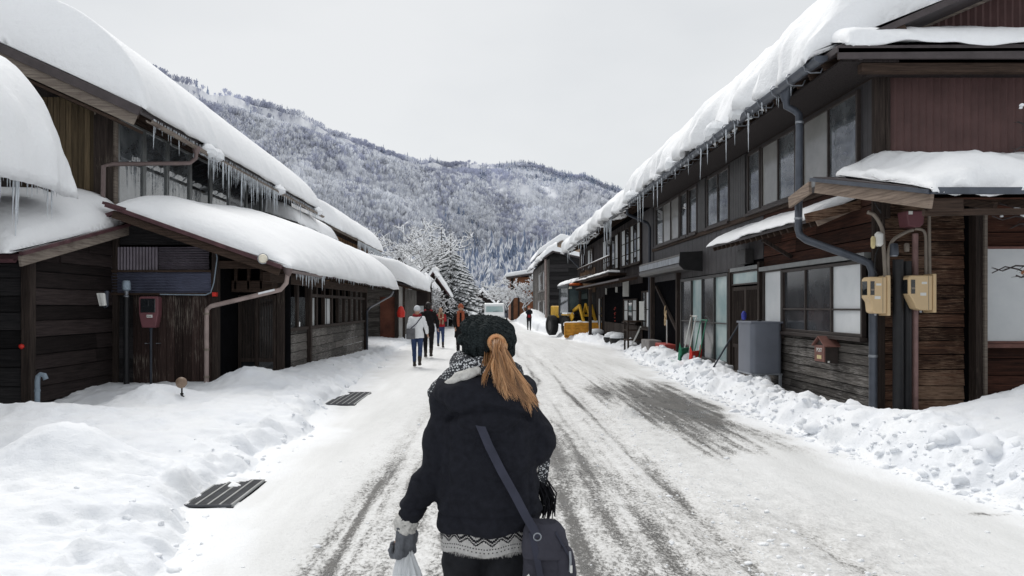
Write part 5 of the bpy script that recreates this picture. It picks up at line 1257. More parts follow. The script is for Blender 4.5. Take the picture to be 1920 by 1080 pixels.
def ct(name, pts, r, mat, lab, cat='conduit', Y=Yc, grp=None):
    q = MB(); pp = []
    raw = [P(a, b_, Y) for a, b_ in pts]
    # round the corners
    for i, p in enumerate(raw):
        if 0 < i < len(raw)-1:
            a, c = raw[i-1], raw[i+1]
            d1 = min(.09, (p-a).length*.45); d2 = min(.09, (c-p).length*.45)
            s_, e = p+(a-p).normalized()*d1, p+(c-p).normalized()*d2
            for t in (0, .25, .5, .75, 1): pp.append((s_*(1-t)+p*t)*(1-t)+(p*(1-t)+e*t)*t)
        else: pp.append(p)
    q.tube(pp, r, 10); return tag(q.build(name, M[mat], smooth=True), lab, cat)
ct('conduit', [(1627,398),(1640,402),(1655,428),(1660,520)], .026, 'conduit', 'curved conduit rising left of the first cream meter')
ct('conduit', [(1666,520),(1664,480),(1672,450),(1700,434),(1712,431)], .024, 'conduit', 'conduit bending right from the first cream meter to the cable')
ct('conduit', [(1743,518),(1742,392)], .022, 'conduit', 'straight conduit above the second cream meter, the right one')
ct('conduit', [(1736,518),(1736,440),(1730,430),(1714,429)], .020, 'conduit', 'bent thin conduit above the second cream meter, the left one')
ct('pipe', [(1716,780),(1716,438)], .040, 'pipe_mauve', 'mauve brown pipe standing behind the second cream meter', 'pipe', 10.75)
fp = empty('flue_pipe', (XY(1686,10.6), 10.6, 0), 'thick black double pipe with grey cap on the corner wall', 'pipe')
q = MB(); x = XY(1684,10.6); q.tube([(x,10.6,0),(x,10.6,ZY(487,10.6))], .07, 14); q.build('pipe', M['pipe_black'], fp, smooth=True)
q = MB(); x2 = XY(1700,10.7); q.tube([(x2,10.7,0),(x2,10.7,ZY(490,10.7))], .065, 14); q.build('pipe', M['pipe_black'], fp, smooth=True)
q = MB(); x3 = XY(1676,10.6); q.lathe((x3,10.6,ZY(481,10.6)), [(.045,0),(.055,.03),(.052,.055),(.05,.06)], 14); q.build('collar', M['steel'], fp, smooth=True)
q = MB(); q.lathe((x3,10.6,ZY(479,10.6)), [(.055,0),(.062,.01),(.062,.05),(.057,.14),(.045,.165),(.01,.17)], 18); q.build('cap', M['gutter_grey'], fp, smooth=True)
dp = empty('downpipe', (4.6, 11.6, 0), 'dark blue grey downpipe dropping past the upper windows and down the house corner', 'drainpipe')
q = MB(); q.tube([P(1473,178,11.9),P(1475,200,11.9),P(1490,207,11.9),P(1498,215,11.85),P(1499,240,11.8),P(1497,430,11.75),P(1500,441,11.7),P(1512,450,11.6),P(1615,487,10.9),P(1630,494,10.82),P(1636,508,10.8),P(1637,560,10.8),(XY(1637,10.8),10.8,0)], .056, 14); q.build('pipe', M['gutter_grey'], dp, smooth=True)
q = MB(); q.lathe(P(1473,190,11.9), [(.055,0),(.09,.10),(.12,.18)], 12); q.build('hopper', M['gutter_grey'], dp, smooth=True)
for (px_, py_, Y) in ((1499,232,11.8),(1497,412,11.75),(1637,670,10.8),(1637,770,10.8)):
    q = MB(); q.lathe(P(px_,py_,Y), [(.058,0),(.062,.008),(.062,.028),(.058,.036)], 14); q.build('clip', M['steel'], dp, smooth=True)
for i, (px_, py_, w_, h_, mt, lab) in enumerate(((1648,448,.055,.20,'sign_white','white oval lamp on the corner wall above the first cream meter'),(1637,452,.03,.17,'label_yellow','narrow yellowed tube beside the white oval lamp'))):
    q = MB(); q.lathe(P(px_,py_+14,10.6), [(w_*.5,0),(w_,.03),(w_,h_-.03),(w_*.5,h_)], 12); tag(q.build('wall_lamp', M[mt], smooth=True), lab, 'lamp')
q = MB(); x0, x1 = XY(1700,10.5), XY(1735,10.5); q.prism([(x0,10.5,ZY(395,10.5)),(x1,10.5,ZY(395,10.5)),(x1-.02,10.5,ZY(420,10.5)),(x1-.07,10.5,ZY(426,10.5)),(x0+.03,10.5,ZY(424,10.5))], (0,.25,0))
eb = empty('breaker_box', P(1717,425,10.5), 'dark burgundy box under the porch roof above the meters', 'electric box'); q.build('case', M['maroon'], eb, bevel=.012)
q = MB(); q.box(XY(1704,10.49), XY(1711,10.49), 10.485, 10.5, ZY(402,10.5), ZY(396,10.5)); q.build('label_plate', M['sign_white'], eb)
q = MB(); q.tube([P(1640,380,10.4),P(1652,400,10.4),P(1650,392,10.4)],.008,5); q.tube([P(1650,455,10.6),P(1641,480,10.6),P(1640,505,10.6),P(1645,515,10.6)],.009,5); tag(q.build('cable', M['black']), 'thin black cable dangling by the corner under the porch', 'cable')
q = MB(); q.lathe(P(1700,472,10.6), [(.03,0),(.035,.03),(.035,.10),(.02,.12)], 10); q.lathe(P(1700,461,10.6), [(.03,0),(.03,.03)], 10); tag(q.build('sensor', M['conduit'], smooth=True), 'small capped sensor between flue cap and mauve pipe', 'sensor')
# oil tank
tk = empty('oil_tank', (5.12, 14.5, 0), 'blue grey oil tank standing on a steel frame before the entrance', 'tank')
q = MB(); n = 8; pts = []
x0, x1, y0, y1, rr = 4.83, 5.41, 14.15, 14.95, .09
for (cx, cy, a0) in ((x0+rr,y0+rr,math.pi),(x1-rr,y0+rr,1.5*math.pi),(x1-rr,y1-rr,0),(x0+rr,y1-rr,.5*math.pi)):
    for k in range(n+1): a = a0+math.pi/2*k/n; pts.append((cx+rr*math.cos(a), cy+rr*math.sin(a), .42))
q.prism(pts, (0,0,.93)); q.build('tank_body', M['tank'], tk, smooth=True)
q = MB(); q.box(x0-.012,x1+.012,y0-.012,y1+.012,1.34,1.375); q.build('lid', M['tank'], tk, bevel=.006)
q = MB(); q.box(x0+.0,x1,y0,y1,.385,.418); q.build('base_frame', M['steel'], tk, bevel=.004)
for x in (x0+.03, x1-.03):
    for y in (y0+.04, y1-.04): q = MB(); q.box(x-.022,x+.022,y-.022,y+.022,-.02,.385); q.build('leg', M['steel'], tk)
q = MB(); q.tube([(5.15,14.4,.38),(5.15,14.38,.2),(5.2,14.3,.05)], .008, 6); q.build('fuel_line', M['red_dull'], tk)
q = MB(); q.lathe((5.12,14.55,1.375), [(.04,0),(.05,.015),(.04,.03)], 12); q.build('filler_cap', M['black'], tk, smooth=True)
# mailbox
ml = empty('mailbox', (5.35, 12.2, .75), 'small maroon wooden mailbox with gable roof under the ground floor window', 'mailbox')
y0, y1, z0, z1 = 12.02, 12.42, .76, 1.04
q = MB(); q.box(5.27,5.47,y0,y1,z0,z1); q.prism([(5.28,y0,z1),(5.28,y1,z1),(5.28,(y0+y1)/2,z1+.12)], (.19,0,0)); q.build('case', M['bronze'], ml, bevel=.004)
q = MB(); q.box(5.255,5.27,y0+.02,y1-.02,z0+.02,z1); q.build('front_panel', M['maroon_wood'], ml)
for a, b_ in (((y0-.04,z1-.015),((y0+y1)/2,z1+.14)),(((y0+y1)/2,z1+.14),(y1+.04,z1-.015))):
    q = MB(); q.bar((5.36,a[0],a[1]),(5.36,b_[0],b_[1]),.26,.018,(0,0,1)); q.build('roof_board', M['maroon_wood'], ml)
def text(name, body, loc, rot, size, mat, parent=None, ext=.002, sx=1.0):
    cu = bpy.data.curves.new(name, 'FONT'); cu.body = body; cu.size = size; cu.extrude = ext; cu.align_x = 'CENTER'; cu.align_y = 'CENTER'
    ob = bpy.data.objects.new('tmp', cu); COL.objects.link(ob); dg = bpy.context.evaluated_depsgraph_get(); me = bpy.data.meshes.new_from_object(ob.evaluated_get(dg)); bpy.data.objects.remove(ob)
    me.materials.clear(); me.materials.append(M[mat])
    me.transform(Matrix.Translation(loc) @ Matrix.Rotation(rot[2], 4, 'Z') @ Matrix.Rotation(rot[0], 4, 'X') @ Matrix.Diagonal((sx,1,1,1)))
    return link_mesh(name, me, parent)
text('lettering', 'POST', (5.252,(y0+y1)/2,z0+.20), (math.radians(90),0,math.radians(-90)), .085, 'sign_white', ml)
q = MB(); q.box(5.25,5.256,y0+.12,y1-.12,z0+.06,z0+.12); q.build('name_plate', M['label_yellow'], ml)
q = MB(); q.box(5.30,5.33,y0-.004,y0,z0+.01,z0+.04); q.build('sticker', M['sign_white'], ml)
# snow pusher sled (red) and green one, blue squeegee
sd = empty('snow_pusher', (5.0, 19.0, .1), 'red snow pusher scoop with tall tubular handle tipped against the wall', 'snow shovel')
def pusher(t, base, mat, hm, tilt, s=1.0):
    B = Vector(base)
    vs = []; n = 8
    for i in range(n+1):
        a = i/n; vs.append((a*.48, .10*(1-math.cos(a*2.6))*.6))
    q = MB(); w_ = .30*s
    for (d, z), (d2, z2) in zip(vs[:-1], vs[1:]):
        R_ = lambda d_, z_, ww: B+Vector((ww*.6*tilt, -d_*.45*s+ww*.8, z_*s+d_*.75*s))
        q.add([R_(d,z,-w_),R_(d,z,w_),R_(d2,z2,w_),R_(d2,z2,-w_)], [(0,1,2,3)])
    for ww in (-w_, w_):
        pp = [R_(d,z,ww) for d, z in vs]; pp2 = [p+Vector((-.05,-.02,.14)) for p in pp]
        for i in range(n): q.add([pp[i],pp[i+1],pp2[i+1],pp2[i]], [(0,1,2,3)])
    o = q.build('scoop', M[mat], t); md = o.modifiers.new('s', 'SOLIDIFY'); md.thickness = .012
    q = MB(); a, b_ = B+Vector((0,-.22,.1)), B+Vector((0,.26,.1)); u = Vector((.28,.25,1.05))*s
    q.tube([a, a+u*.5, a+u, a+u+Vector((.04,.02,.05)), b_+u+Vector((.04,.02,.05)), b_+u, b_+u*.5, b_], .014, 8); q.build('handle', M[hm], t, smooth=True)
pusher(sd, (4.98,18.6,.12), 'red', 'green', 1)
sd2 = empty('snow_pusher', (5.15, 19.7, .1), 'green snow pusher scoop standing half behind the red one', 'snow shovel'); pusher(sd2, (4.98,19.6,.10), 'green', 'sign_white', 1, 1.1)
q = MB(); q.box(5.1,5.45,22.3,23.6,0,.55); tag(q.build('storage_crate', M['red_dull'], bevel=.02), 'dull red crate in the shadow of the garage opening', 'crate')
q = MB(); q.box(4.95,5.35,23.8,25.0,0,.6); tag(q.build('storage_crate', M['concrete'], bevel=.02), 'grey block at the far side of the garage opening', 'crate')
sq = empty('snow_rake', (4.9, 16.8, 0), 'blue headed pole tool leaning against the sliding glass doors', 'broom')
q = MB(); q.tube([(4.62,16.35,.10),(5.36,16.15,1.45)], .018, 8); q.build('pole', M['pipe_dark'], sq, smooth=True)
q = MB(); q.bar((4.55,16.6,.06),(4.60,16.05,.10),.10,.05); q.build('head', M['blue'], sq, bevel=.01)
q = MB(); q.lathe((5.36,16.15,1.37), [(.03,0),(.05,.04),(.055,.13),(.03,.18),(.015,.19)], 10); q.build('grip', M['blue'], sq, smooth=True)
q = MB(); q.tube([(5.38,20.4,.1),(5.38,20.4,1.35),(5.33,20.35,1.42),(5.30,20.15,1.42),(5.33,20.1,1.35)], .014, 8); tag(q.build('crook_handle', M['conduit'], smooth=True), 'bent grey tool handle leaning by the first sliding door', 'handle')
q = MB(); q.box(6.85,7.6,9.25,9.6,.45,.83); tag(q.build('teal_crate', M['teal'], bevel=.02), 'teal crate poking out of the snow under the right window', 'crate')
q = MB(); q.box(5.55,5.75,10.72,10.92,0,.14); tag(q.build('footing_stone', M['concrete'], bevel=.02), 'pale footing block at the base of the house corner', 'stone')
# ================================================================== far right buildings
def zboards(t): pass
gr = empty('plank_house', (6.0, 70, 0), 'dark clapboard house end standing beyond the snow plough loader', 'house')
x0 = 4.72; Wz = Wall('x', 60, -1); Wy = Wall('y', x0, -1)
mb = MB(); mb.box(x0+.03, 9, 60.03, 82, 0, 5.6); mb.prism([(x0,60.03,5.5),(9.4,60.03,5.5),(9.4,60.03,4.6),(x0+.4,60.03,5.9)], (0,21,0)); planks(Wz, mb, x0, 9.2, -.2, 5.75, .30, .06); mb.build('wall', M['plank_black'], gr)
mb = MB(); vboards(Wy, mb, 60, 82, -.2, 5.4, .5, .02, .03); mb.build('wall', M['plank_grey'], gr)
for (a, b_, z0, z1) in ((62,66,3.0,4.7),(67,72,3.0,4.7),(62,66,.6,2.2),(68,73,.6,2.2)):
    window(gr, Wy, a, b_, z0, z1, ['pane_dark','pane_grey','pane_white'], 'concrete', .12, (), .04)
mb = MB(); mb.tube([(4.45,60.5,5.4),(4.5,60.5,0)], .09, 8); mb.build('downpipe', M['pipe_tan'], gr, smooth=True)
mb = MB(); mb.prism([(4.3,59.5,5.55),(5.0,59.5,6.02),(10.5,59.5,4.75),(10.5,59.5,4.62),(5.0,59.5,5.88),(4.3,59.5,5.42)], (0,23,0)); mb.build('roof', M['fascia'], gr)
snow_slab('roof_snow', (4.28,59.5,5.57), (4.28,83,5.57), (1,0,0), 1.0, .66, .5, r=.4, over=.1, amp=.12, endr=.4, seed=61, step=.4, label='snow on the short street side of the dark clapboard house')
mb = MB(); mb.prism([(4.9,59.45,6.0),(5.0,59.45,6.35),(10.5,59.45,5.0),(10.5,59.45,4.77)], (0,23,0)); tag(mb.build('roof_snow', M['roofsnow'], smooth=False), 'thin snow on the long slope of the dark clapboard house', 'snow')
# beige gable behind
bg_ = empty('beige_house', (9.5, 90, 0), 'beige gabled house rising behind the clapboard house', 'house')
mb = MB(); mb.prism([(6.0,88,0),(14,88,0),(14,88,7.6),(8.3,88,8.9),(6.2,88,7.5)], (0,12,0)); mb.build('wall', M['beige_wall'], bg_)
mb = MB(); mb.prism([(5.6,87.4,7.3),(8.3,87.4,9.2),(15,87.4,7.5),(15,87.4,7.2),(8.3,87.4,8.9),(5.9,87.4,7.2)], (0,13,0)); mb.build('roof', M['barge_dark'], bg_)
mb = MB(); mb.prism([(5.3,87.2,7.35),(5.6,87.2,8.2),(8.2,87.2,10.0),(15,87.2,8.0),(15,87.2,7.52),(8.3,87.2,9.22)], (0,13,0)); o = mb.build('roof_snow', M['roofsnow'], bevel=.25, seg=3); tag(o, 'thick snow on the beige gabled house roof', 'snow')
# small dormer gable with brown end
dg_ = empty('attic_gable', (7.4, 76, 0), 'small gable end peeking out of the snow above the clapboard house', 'house')
mb = MB(); mb.prism([(6.9,76,5.0),(8.6,76,5.0),(8.6,76,6.4),(8.1,76,7.15),(7.2,76,6.3)], (0,5,0)); mb.build('wall', M['orange_wall'], dg_)
mb = MB(); mb.bar((6.7,75.8,6.1),(8.15,75.8,7.4),.5,.14,(0,0,1)); mb.bar((8.1,75.8,7.4),(8.8,75.8,6.5),.5,.12,(0,0,1)); mb.build('roof', M['barge_dark'], dg_)
snow_slab('roof_snow', (6.3,75.4,6.0), (6.3,82,6.0), (1,0,0), 1.8, .85, .7, r=.6, over=.15, amp=.1, endr=.5, seed=63, step=.3, label='snow on the small gable above the clapboard house')
# orange brown building
ob = empty('orange_house', (4.6, 96, 0), 'orange brown plastered building with snowy branches against it', 'house')
xl, xr = XY(958,90), XY(1003,90)
mb = MB(); mb.box(xl, 9, 90, 102, 0, 5.1); mb.build('wall', M['orange_wall'], ob)
mb = MB(); mb.box(xl-.02,xl+.3,89.9,90,0,5.0); mb.box(xr-2.0,xr-1.8,89.9,90,0,4.4); mb.build('post', M['timber'], ob)
window(ob, Wall('x',90,-1), xl+.5, xl+1.3, 2.8, 4.0, ['pane_dark'], 'timber', .08, (), .02)
mb = MB(); mb.prism([(xl-.8,89,4.85),(9,89,5.9),(9,89,6.1),(xl-.8,89,5.05)], (0,14,0)); mb.build('roof', M['fascia'], ob)
mb = MB(); mb.prism([(xl-.9,88.8,5.06),(9,88.8,6.12),(9,88.8,6.7),(xl-.6,88.8,5.55)], (0,14,0)); tag(mb.build('roof_snow', M['roofsnow'], bevel=.15, seg=2), 'snow slab on the orange brown building', 'snow')
small_house(XY(885,120),XY(925,120),120,130,2.2,4.0,'plank_dark','fascia',.5,'dark low house left of the parked white van','snow on the low house left of the van',65,.5)
small_house(XY(938,112),XY(962,112),112,120,2.4,3.3,'tank','fascia',.5,'small blue grey building right of the white van','snow on the small blue grey building',67,.4)
small_house(XY(962,100),XY(985,100),100,108,1.7,2.6,'plank_dark','fascia',.5,'low dark shed beside the roadside snow pile','snow on the low dark shed by the snow pile',69,.3)
q = MB(); q.tube([(XY(941,75),75,0),(XY(941,75),75,ZY(562,75))], .05, 8); pl = q.build('pole', M['steel'], smooth=True)
tag(pl, 'slim grey roadside pole beside the white van', 'pole')
# ================================================================== trees with snow
def snow_tree(name, base, height, spread, lab, seed, depth=5, trunk=.14, lean=(0,0,0), thick=.045, twigs=3, group=None, crown_cut=1.0):
    r = random.Random(seed); T = empty(name, base, lab, 'tree', group); wb = MB(); sb = MB(); B = Vector(base)
    def grow(p, d, L, rad, lv):
        n = 3; pts = [p]; q = p
        for i in range(n):
            d = (d+Vector((r.uniform(-.28,.28), r.uniform(-.28,.28), r.uniform(-.12,.16)))*(.7 if lv else .35)).normalized(); q = q+d*L/n; pts.append(q)
        rad = max(rad, .013); rs_ = [rad*(1-.45*i/n) for i in range(n+1)]
        wb.tube(pts, rs_, 6 if lv < 2 else 4, cap=lv == 0)
        if lv >= 1 and r.random() < .80:
            s = max(rad*.75, thick*(1.1-.09*lv)); off = Vector((0,0,rad*.6+s*.75))
            k0 = 0 if r.random() < .75 else 1
            sb.tube([a+off for a in pts[k0:]], [s*r.uniform(.7,1.25) for _ in pts[k0:]], 5)
        if lv < depth:
            k = (4 if lv == 0 else r.choice((2,3,3)) if lv < 3 else twigs)
            for i in range(k):
                t = r.uniform(.35, 1.0) if i else 1.0
                idx_ = min(n-1, int(t*n)); pp = pts[idx_].lerp(pts[idx_+1], t*n-idx_ if t < 1 else 1)
                a = r.uniform(0, 6.283); el = r.uniform(-.15, .75)
                nd_ = (d*.55+Vector((math.cos(a)*spread, math.sin(a)*spread, el))).normalized()
                grow(pp, nd_, L*r.uniform(.58,.82), rs_[min(idx_+1, n)]*r.uniform(.55,.75), lv+1)
    grow(B, (Vector((0,0,1))+Vector(lean)).normalized(), height*.33, trunk, 0)
    t1 = wb.build('trunk', M['bark'], T, smooth=True); t2 = sb.build('snow_load', M['roofsnow'], T, smooth=True)
    return T
TG = 'bare snow laden trees behind the left houses'
snow_tree('snowy_tree', (XY(762,50),50,0), 9.2, .95, 'big bare tree heavy with snow above the left roofs, trunk nearest the gabled house', 3, 6, .17, thick=.040)
snow_tree('snowy_tree', (XY(712,47),47,0), 8.6, .95, 'bare snowy tree right behind the second tall left house', 8, 6, .15, thick=.040)
snow_tree('snowy_tree', (XY(800,60),60,0), 8.5, .95, 'bare snowy tree between the big one and the pines', 12, 6, .15, thick=.042)
snow_tree('snowy_tree', (XY(808,53),53,0), 4.2, .95, 'small snowy garden tree in front of the shop awnings', 21, 6, .07, thick=.03)
snow_tree('snowy_tree', (XY(950,86),86,0), 6.0, .95, 'snowy shrub tree against the orange brown building', 23, 6, .10, thick=.06)
snow_tree('snowy_tree', (XY(985,84),84,0), 5.5, .95, 'second snowy shrub tree at the orange building corner', 24, 6, .10, thick=.06)
def snow_pine(name, base, height, rad, lab, seed, group=None, drop=.25):
    r = random.Random(seed); T = empty(name, base, lab, 'tree', group); B = Vector(base); nb = MB(); sb = MB(); tb = MB()
    tb.tube([B, B+Vector((0,0,height*.96))], [height*.022, .02], 7); tb.build('trunk', M['bark'], T, smooth=True)
    z = .14
    while z < .98:
        R_ = rad*(1-z)**.8*1.05; n = max(4, int(12*(1-z))+5)
        for i in range(n):
            a = 6.283*i/n+r.uniform(-.4,.4); L = R_*r.uniform(.65,1.15); d = Vector((math.cos(a), math.sin(a), 0)); s = Vector((-math.sin(a), math.cos(a), 0))
            p0 = B+Vector((0,0,height*z+r.uniform(-.1,.1))); m_ = 5
            for k in range(m_):
                t = (k+1)/m_; c = p0+d*L*t+Vector((0,0,-L*drop*t*t+L*.06*t)); w_ = L*.19*(1-abs(t-.55))*r.uniform(.7,1.2); h_ = w_*.28
                for sgn in (-1,1):
                    tip = c+s*sgn*w_+d*L*.14+Vector((0,0,-w_*.45))
                    nb.add([c-d*L*.12, c+d*L*.12, tip, c+s*sgn*w_*.5+Vector((0,0,-w_*.5))], [(0,1,2),(0,2,3)])
                    if r.random() < .82:
                        o_ = Vector((0,0,.05+h_*.4)); sb.add([c-d*L*.13+o_, c+d*L*.13+o_, tip+o_*.6, c+o_*2.2, c+s*sgn*w_*.45+o_*.4-d*L*.1], [(0,1,3),(1,2,3),(2,4,3),(4,0,3)])
        z += r.uniform(.030,.045)
    nb.build('foliage', M['needle'], T); sb.build('snow_load', M['roofsnow'], T); return T
PG = None
for i, (px_, Y, h_, r_, lab) in enumerate(((845,64,8.0,2.3,'tallest snow covered pine just right of the bare trees'),(868,78,6.6,2.4,'snow covered pine leaning over the low left roofs'),(828,70,9.2,2.4,'snowy pine half behind the bare tree crowns'),
        (852,90,8.5,2.6,'snowy pine behind the tallest one'),(884,96,5.6,2.2,'low snowy pine nearest the street end on the left'),(810,78,9.8,2.6,'snowy pine deepest behind the bare trees'),(905,140,6.5,2.6,'snowy pine directly above the far end of the street'),(975,128,6.5,2.4,'snowy pine behind the orange building'))):
    snow_pine('snowy_pine', (XY(px_,Y),Y,0), h_, r_, lab, 100+i)
# snow covered hedge masses at street end
q = MB()
r = random.Random(5)
for k in range(60):
    Y = r.uniform(66, 130); x = XY(r.uniform(840, 890), Y); s_ = r.uniform(.4, 1.0)
    q.lathe((x,Y,0), [(s_,0),(s_*1.1,s_*.6),(s_*.7,s_*1.3),(.05,s_*1.6)], 7)
for k in range(30):
    Y = r.uniform(90, 140); x = XY(r.uniform(962, 1000), Y); s_ = r.uniform(.4, .9)
    q.lathe((x,Y,0), [(s_,0),(s_*1.1,s_*.6),(s_*.7,s_*1.3),(.05,s_*1.6)], 7)
o = q.build('snowy_shrubs', M['roughsnow'], smooth=True); tag(o, kind='stuff')
# twigs at the right edge
tw = empty('snowy_shrub', (8.2, 9.4, .7), 'thin bare twigs with snow reaching in from the right edge', 'shrub')
q = MB(); sn = MB(); lf = MB(); r = random.Random(9)
for (pts) in ([(1935,395),(1900,402),(1870,400),(1840,392),(1815,385)],[(1935,410),(1905,405),(1880,412),(1860,405)],[(1940,520),(1910,505),(1885,500),(1860,512)],[(1935,500),(1905,498),(1880,508),(1866,504)],[(1930,380),(1900,388),(1875,382)],[(1940,420),(1912,420),(1895,428)],[(1935,250),(1918,232),(1908,228)],[(1940,280),(1915,275),(1900,285)],[(1935,515),(1915,520),(1905,516)]):
    p = [P(a, b_, 9.3) for a, b_ in pts]; q.tube(p, [.012-.0018*i for i in range(len(p))], 5)
    for a, b_ in zip(p[:-1], p[1:]):
        c = a.lerp(b_, .5); q.tube([c, c+Vector((-.09,0,r.uniform(-.07,.08)))], [.005,.002], 4)
q.tube([(8.3,9.3,.3),(8.1,9.3,1.6),P(1940,500,9.3)], .02, 6); q.tube([(8.1,9.3,1.6),P(1945,395,9.3)], .018, 6); q.tube([P(1945,395,9.3),P(1945,250,9.3)], .015, 6)
q.build('branch', M['bark'], tw, smooth=True)
for a, b_, s_ in ((1912,396,.075),(1925,404,.07),(1878,403,.02),(1916,196,.03),(1914,200,.02)): sn.lathe(P(a,b_+4,9.28), [(.01,0),(s_,s_*.3),(s_*.8,s_),(.01,s_*1.3)], 8)
sn.build('snow_load', M['roughsnow'], tw, smooth=True)
for a, b_ in ((1917,515),(1921,512)): lf.lathe(P(a,b_,9.28), [(.004,0),(.02,.02),(.004,.05)], 6)
lf.build('leaf', M['orange_wall'], tw)
# ================================================================== people
plain('skin', (.50,.30,.21), .55, 0, .06, 6, .05)
plain('coat_black', (.016,.017,.023), .95, 0, .25, 40, .5, .12, 260)
plain('cloth_black', (.014,.013,.014), .9, 0, .3, 9, .4, .15, 200)
plain('cloth_white', (.62,.64,.67), .9, 0, .06, 9, .3, .1, 200)
plain('coat_white', (.80,.81,.83), .9, 0, .04, 9, .3, .1, 200)
plain('cloth_red', (.36,.025,.03), .85, 0, .2, 9, .3, .1, 200)
plain('scarf_red', (.22,.02,.025), .9, 0, .3, 20, .4, .1, 200)
plain('scarf_rust', (.34,.10,.055), .9, 0, .35, 30, .6, .1, 200)
plain('denim', (.040,.062,.135), .85, 0, .25, 9, .3, .1, 300)
plain('denim_black', (.018,.019,.023), .85, 0, .3, 20, .5, .15, 400)
plain('cloth_grey', (.13,.13,.14), .9, 0, .25, 12, .4, .1, 200)
plain('cloth_tan', (.34,.24,.16), .9, 0, .25, 12, .4, .1, 200)
plain('glove_grey', (.16,.17,.19), .95, 0, .3, 40, .8, .1, 300)
plain('fleece', (.70,.69,.66), .95, 0, .15, 60, 1.0, .1, 180)
plain('wool_white', (.62,.61,.60), .95, 0, .15, 60, .8, .1, 400)
plain('wool_black', (.018,.018,.022), .95, 0, .3, 60, .8, .1, 400)
plain('canvas', (.060,.060,.078), .85, 0, .2, 8, .6, .15, 500)
plain('strapmat', (.045,.048,.070), .75, 0, .2, 8, .5, .2, 500)
plain('boot', (.035,.028,.024), .6)
plain('hair_dark', (.016,.012,.011), .5, 0, .5, 40)
plain('hair_tie', (.62,.30,.14), .5)
m, nt, b = newmat('hair'); v = mapped(nt, (1,1,1)); n_ = noise(nt, v, 45, 3)
at = nd(nt, 'ShaderNodeAttribute', attribute_name='tone')
nt.links.new(ramp(nt, at.outputs['Fac'], [(.0, (.10,.050,.022)), (.5, (.40,.20,.085)), (1, (.72,.43,.22))]), b.inputs['Base Color'])
b.inputs['Roughness'].default_value = .42; b.inputs['Specular IOR Level'].default_value = .5
m, nt, b = newmat('plastic_bag'); b.inputs['Base Color'].default_value = (.80,.83,.86,1); b.inputs['Roughness'].default_value = .35
b.inputs['Transmission Weight'].default_value = .25; bump(nt, b, noise(nt, mapped(nt, (1,1,.35)), 22, 4), .6, .02)
m, nt, b = newmat('knit'); v = mapped(nt, (1,1,1)); wv = nd(nt, 'ShaderNodeTexWave', i_Scale=30.0, i_Distortion=1.2, i_Detail=1.0, bands_direction='DIAGONAL')
nt.links.new(v, wv.inputs['Vector']); n_ = noise(nt, v, 160, 3)
nt.links.new(ramp(nt, n_, [(.35, (.008,.011,.012)), (.7, (.034,.043,.045))]), b.inputs['Base Color']); b.inputs['Roughness'].default_value = .95; b.inputs['Specular IOR Level'].default_value = .1
bump(nt, b, math_(nt, 'ADD', wv.outputs['Fac'], n_), .9, .006)

def ellipsoid(mb, c, rx, ry, rz, n=16, k=10):
    b0 = len(mb.v); c = Vector(c)
    prof = [(math.sin(math.pi*(i+.08)/(k+.16)), -math.cos(math.pi*(i+.08)/(k+.16))) for i in range(k+1)]
    vs = []; fs = []
    for r, z in prof:
        for j in range(n): a = 6.28319*j/n; vs.append((c.x+r*rx*math.cos(a), c.y+r*ry*math.sin(a), c.z+z*rz))
    for i in range(k):
        for j in range(n): j2 = (j+1) % n; fs.append((i*n+j, i*n+j2, (i+1)*n+j2, (i+1)*n+j))
    fs += [tuple(range(n))[::-1], tuple(k*n+j for j in range(n))]
    mb.add(vs, fs)
def chain(mb, pts, n=12):
    """tapered limb with rounded ends: pts (x,y,z,r)"""
    P_ = [Vector(p[:3]) for p in pts]; R_ = [p[3] for p in pts]
    mb.tube(P_, R_, n)
    for p, r in zip(P_, R_): ellipsoid(mb, p, r, r, r, n, 8)
def loft(mb, rings, n=28):
    vs = []; fs = []
    for cx, cy, z, rx, ry in rings:
        for j in range(n):
            a = 6.28319*j/n; c, s = math.cos(a), math.sin(a)
            vs.append((cx+rx*math.copysign(abs(c)**.85, c), cy+ry*math.copysign(abs(s)**.85, s), z))
    for i in range(len(rings)-1):
        for j in range(n): j2 = (j+1) % n; fs.append((i*n+j, i*n+j2, (i+1)*n+j2, (i+1)*n+j))
    fs += [tuple(range(n))[::-1], tuple((len(rings)-1)*n+j for j in range(n))]
    mb.add(vs, fs)
def displace(me, amp, freq, seed=1, extra=None):
    n = len(me.vertices); co = np.empty(n*3); me.vertices.foreach_get('co', co); co = co.reshape(-1, 3)
    no = np.empty(n*3); me.vertices.foreach_get('normal', no); no = no.reshape(-1, 3)
    d = fbm(co[:,0]*freq, co[:,1]*freq, co[:,2]*freq*1.6, 4, seed)*amp
    if extra is not None: d = d+extra(co)
    co = co+no*d[:, None]; me.vertices.foreach_set('co', co.ravel()); me.update()
def soft(mb, name, mat, T, xf, voxel=.014, smooth=4, disp=None, extra=None):
    me = remesh(mb, voxel, smooth, name)
    if disp or extra: displace(me, disp[0] if disp else 0, disp[1] if disp else 1, disp[2] if disp else 1, extra)
    me.transform(xf); me.materials.append(M[mat]); me.name = name
    return link_mesh(name, me, T)
def hard(mb, name, mat, T, xf, **kw):
    mb.v = [tuple(xf @ Vector(v)) for v in mb.v]; return mb.build(name, M[mat] if isinstance(mat, str) else mat, T, **kw)
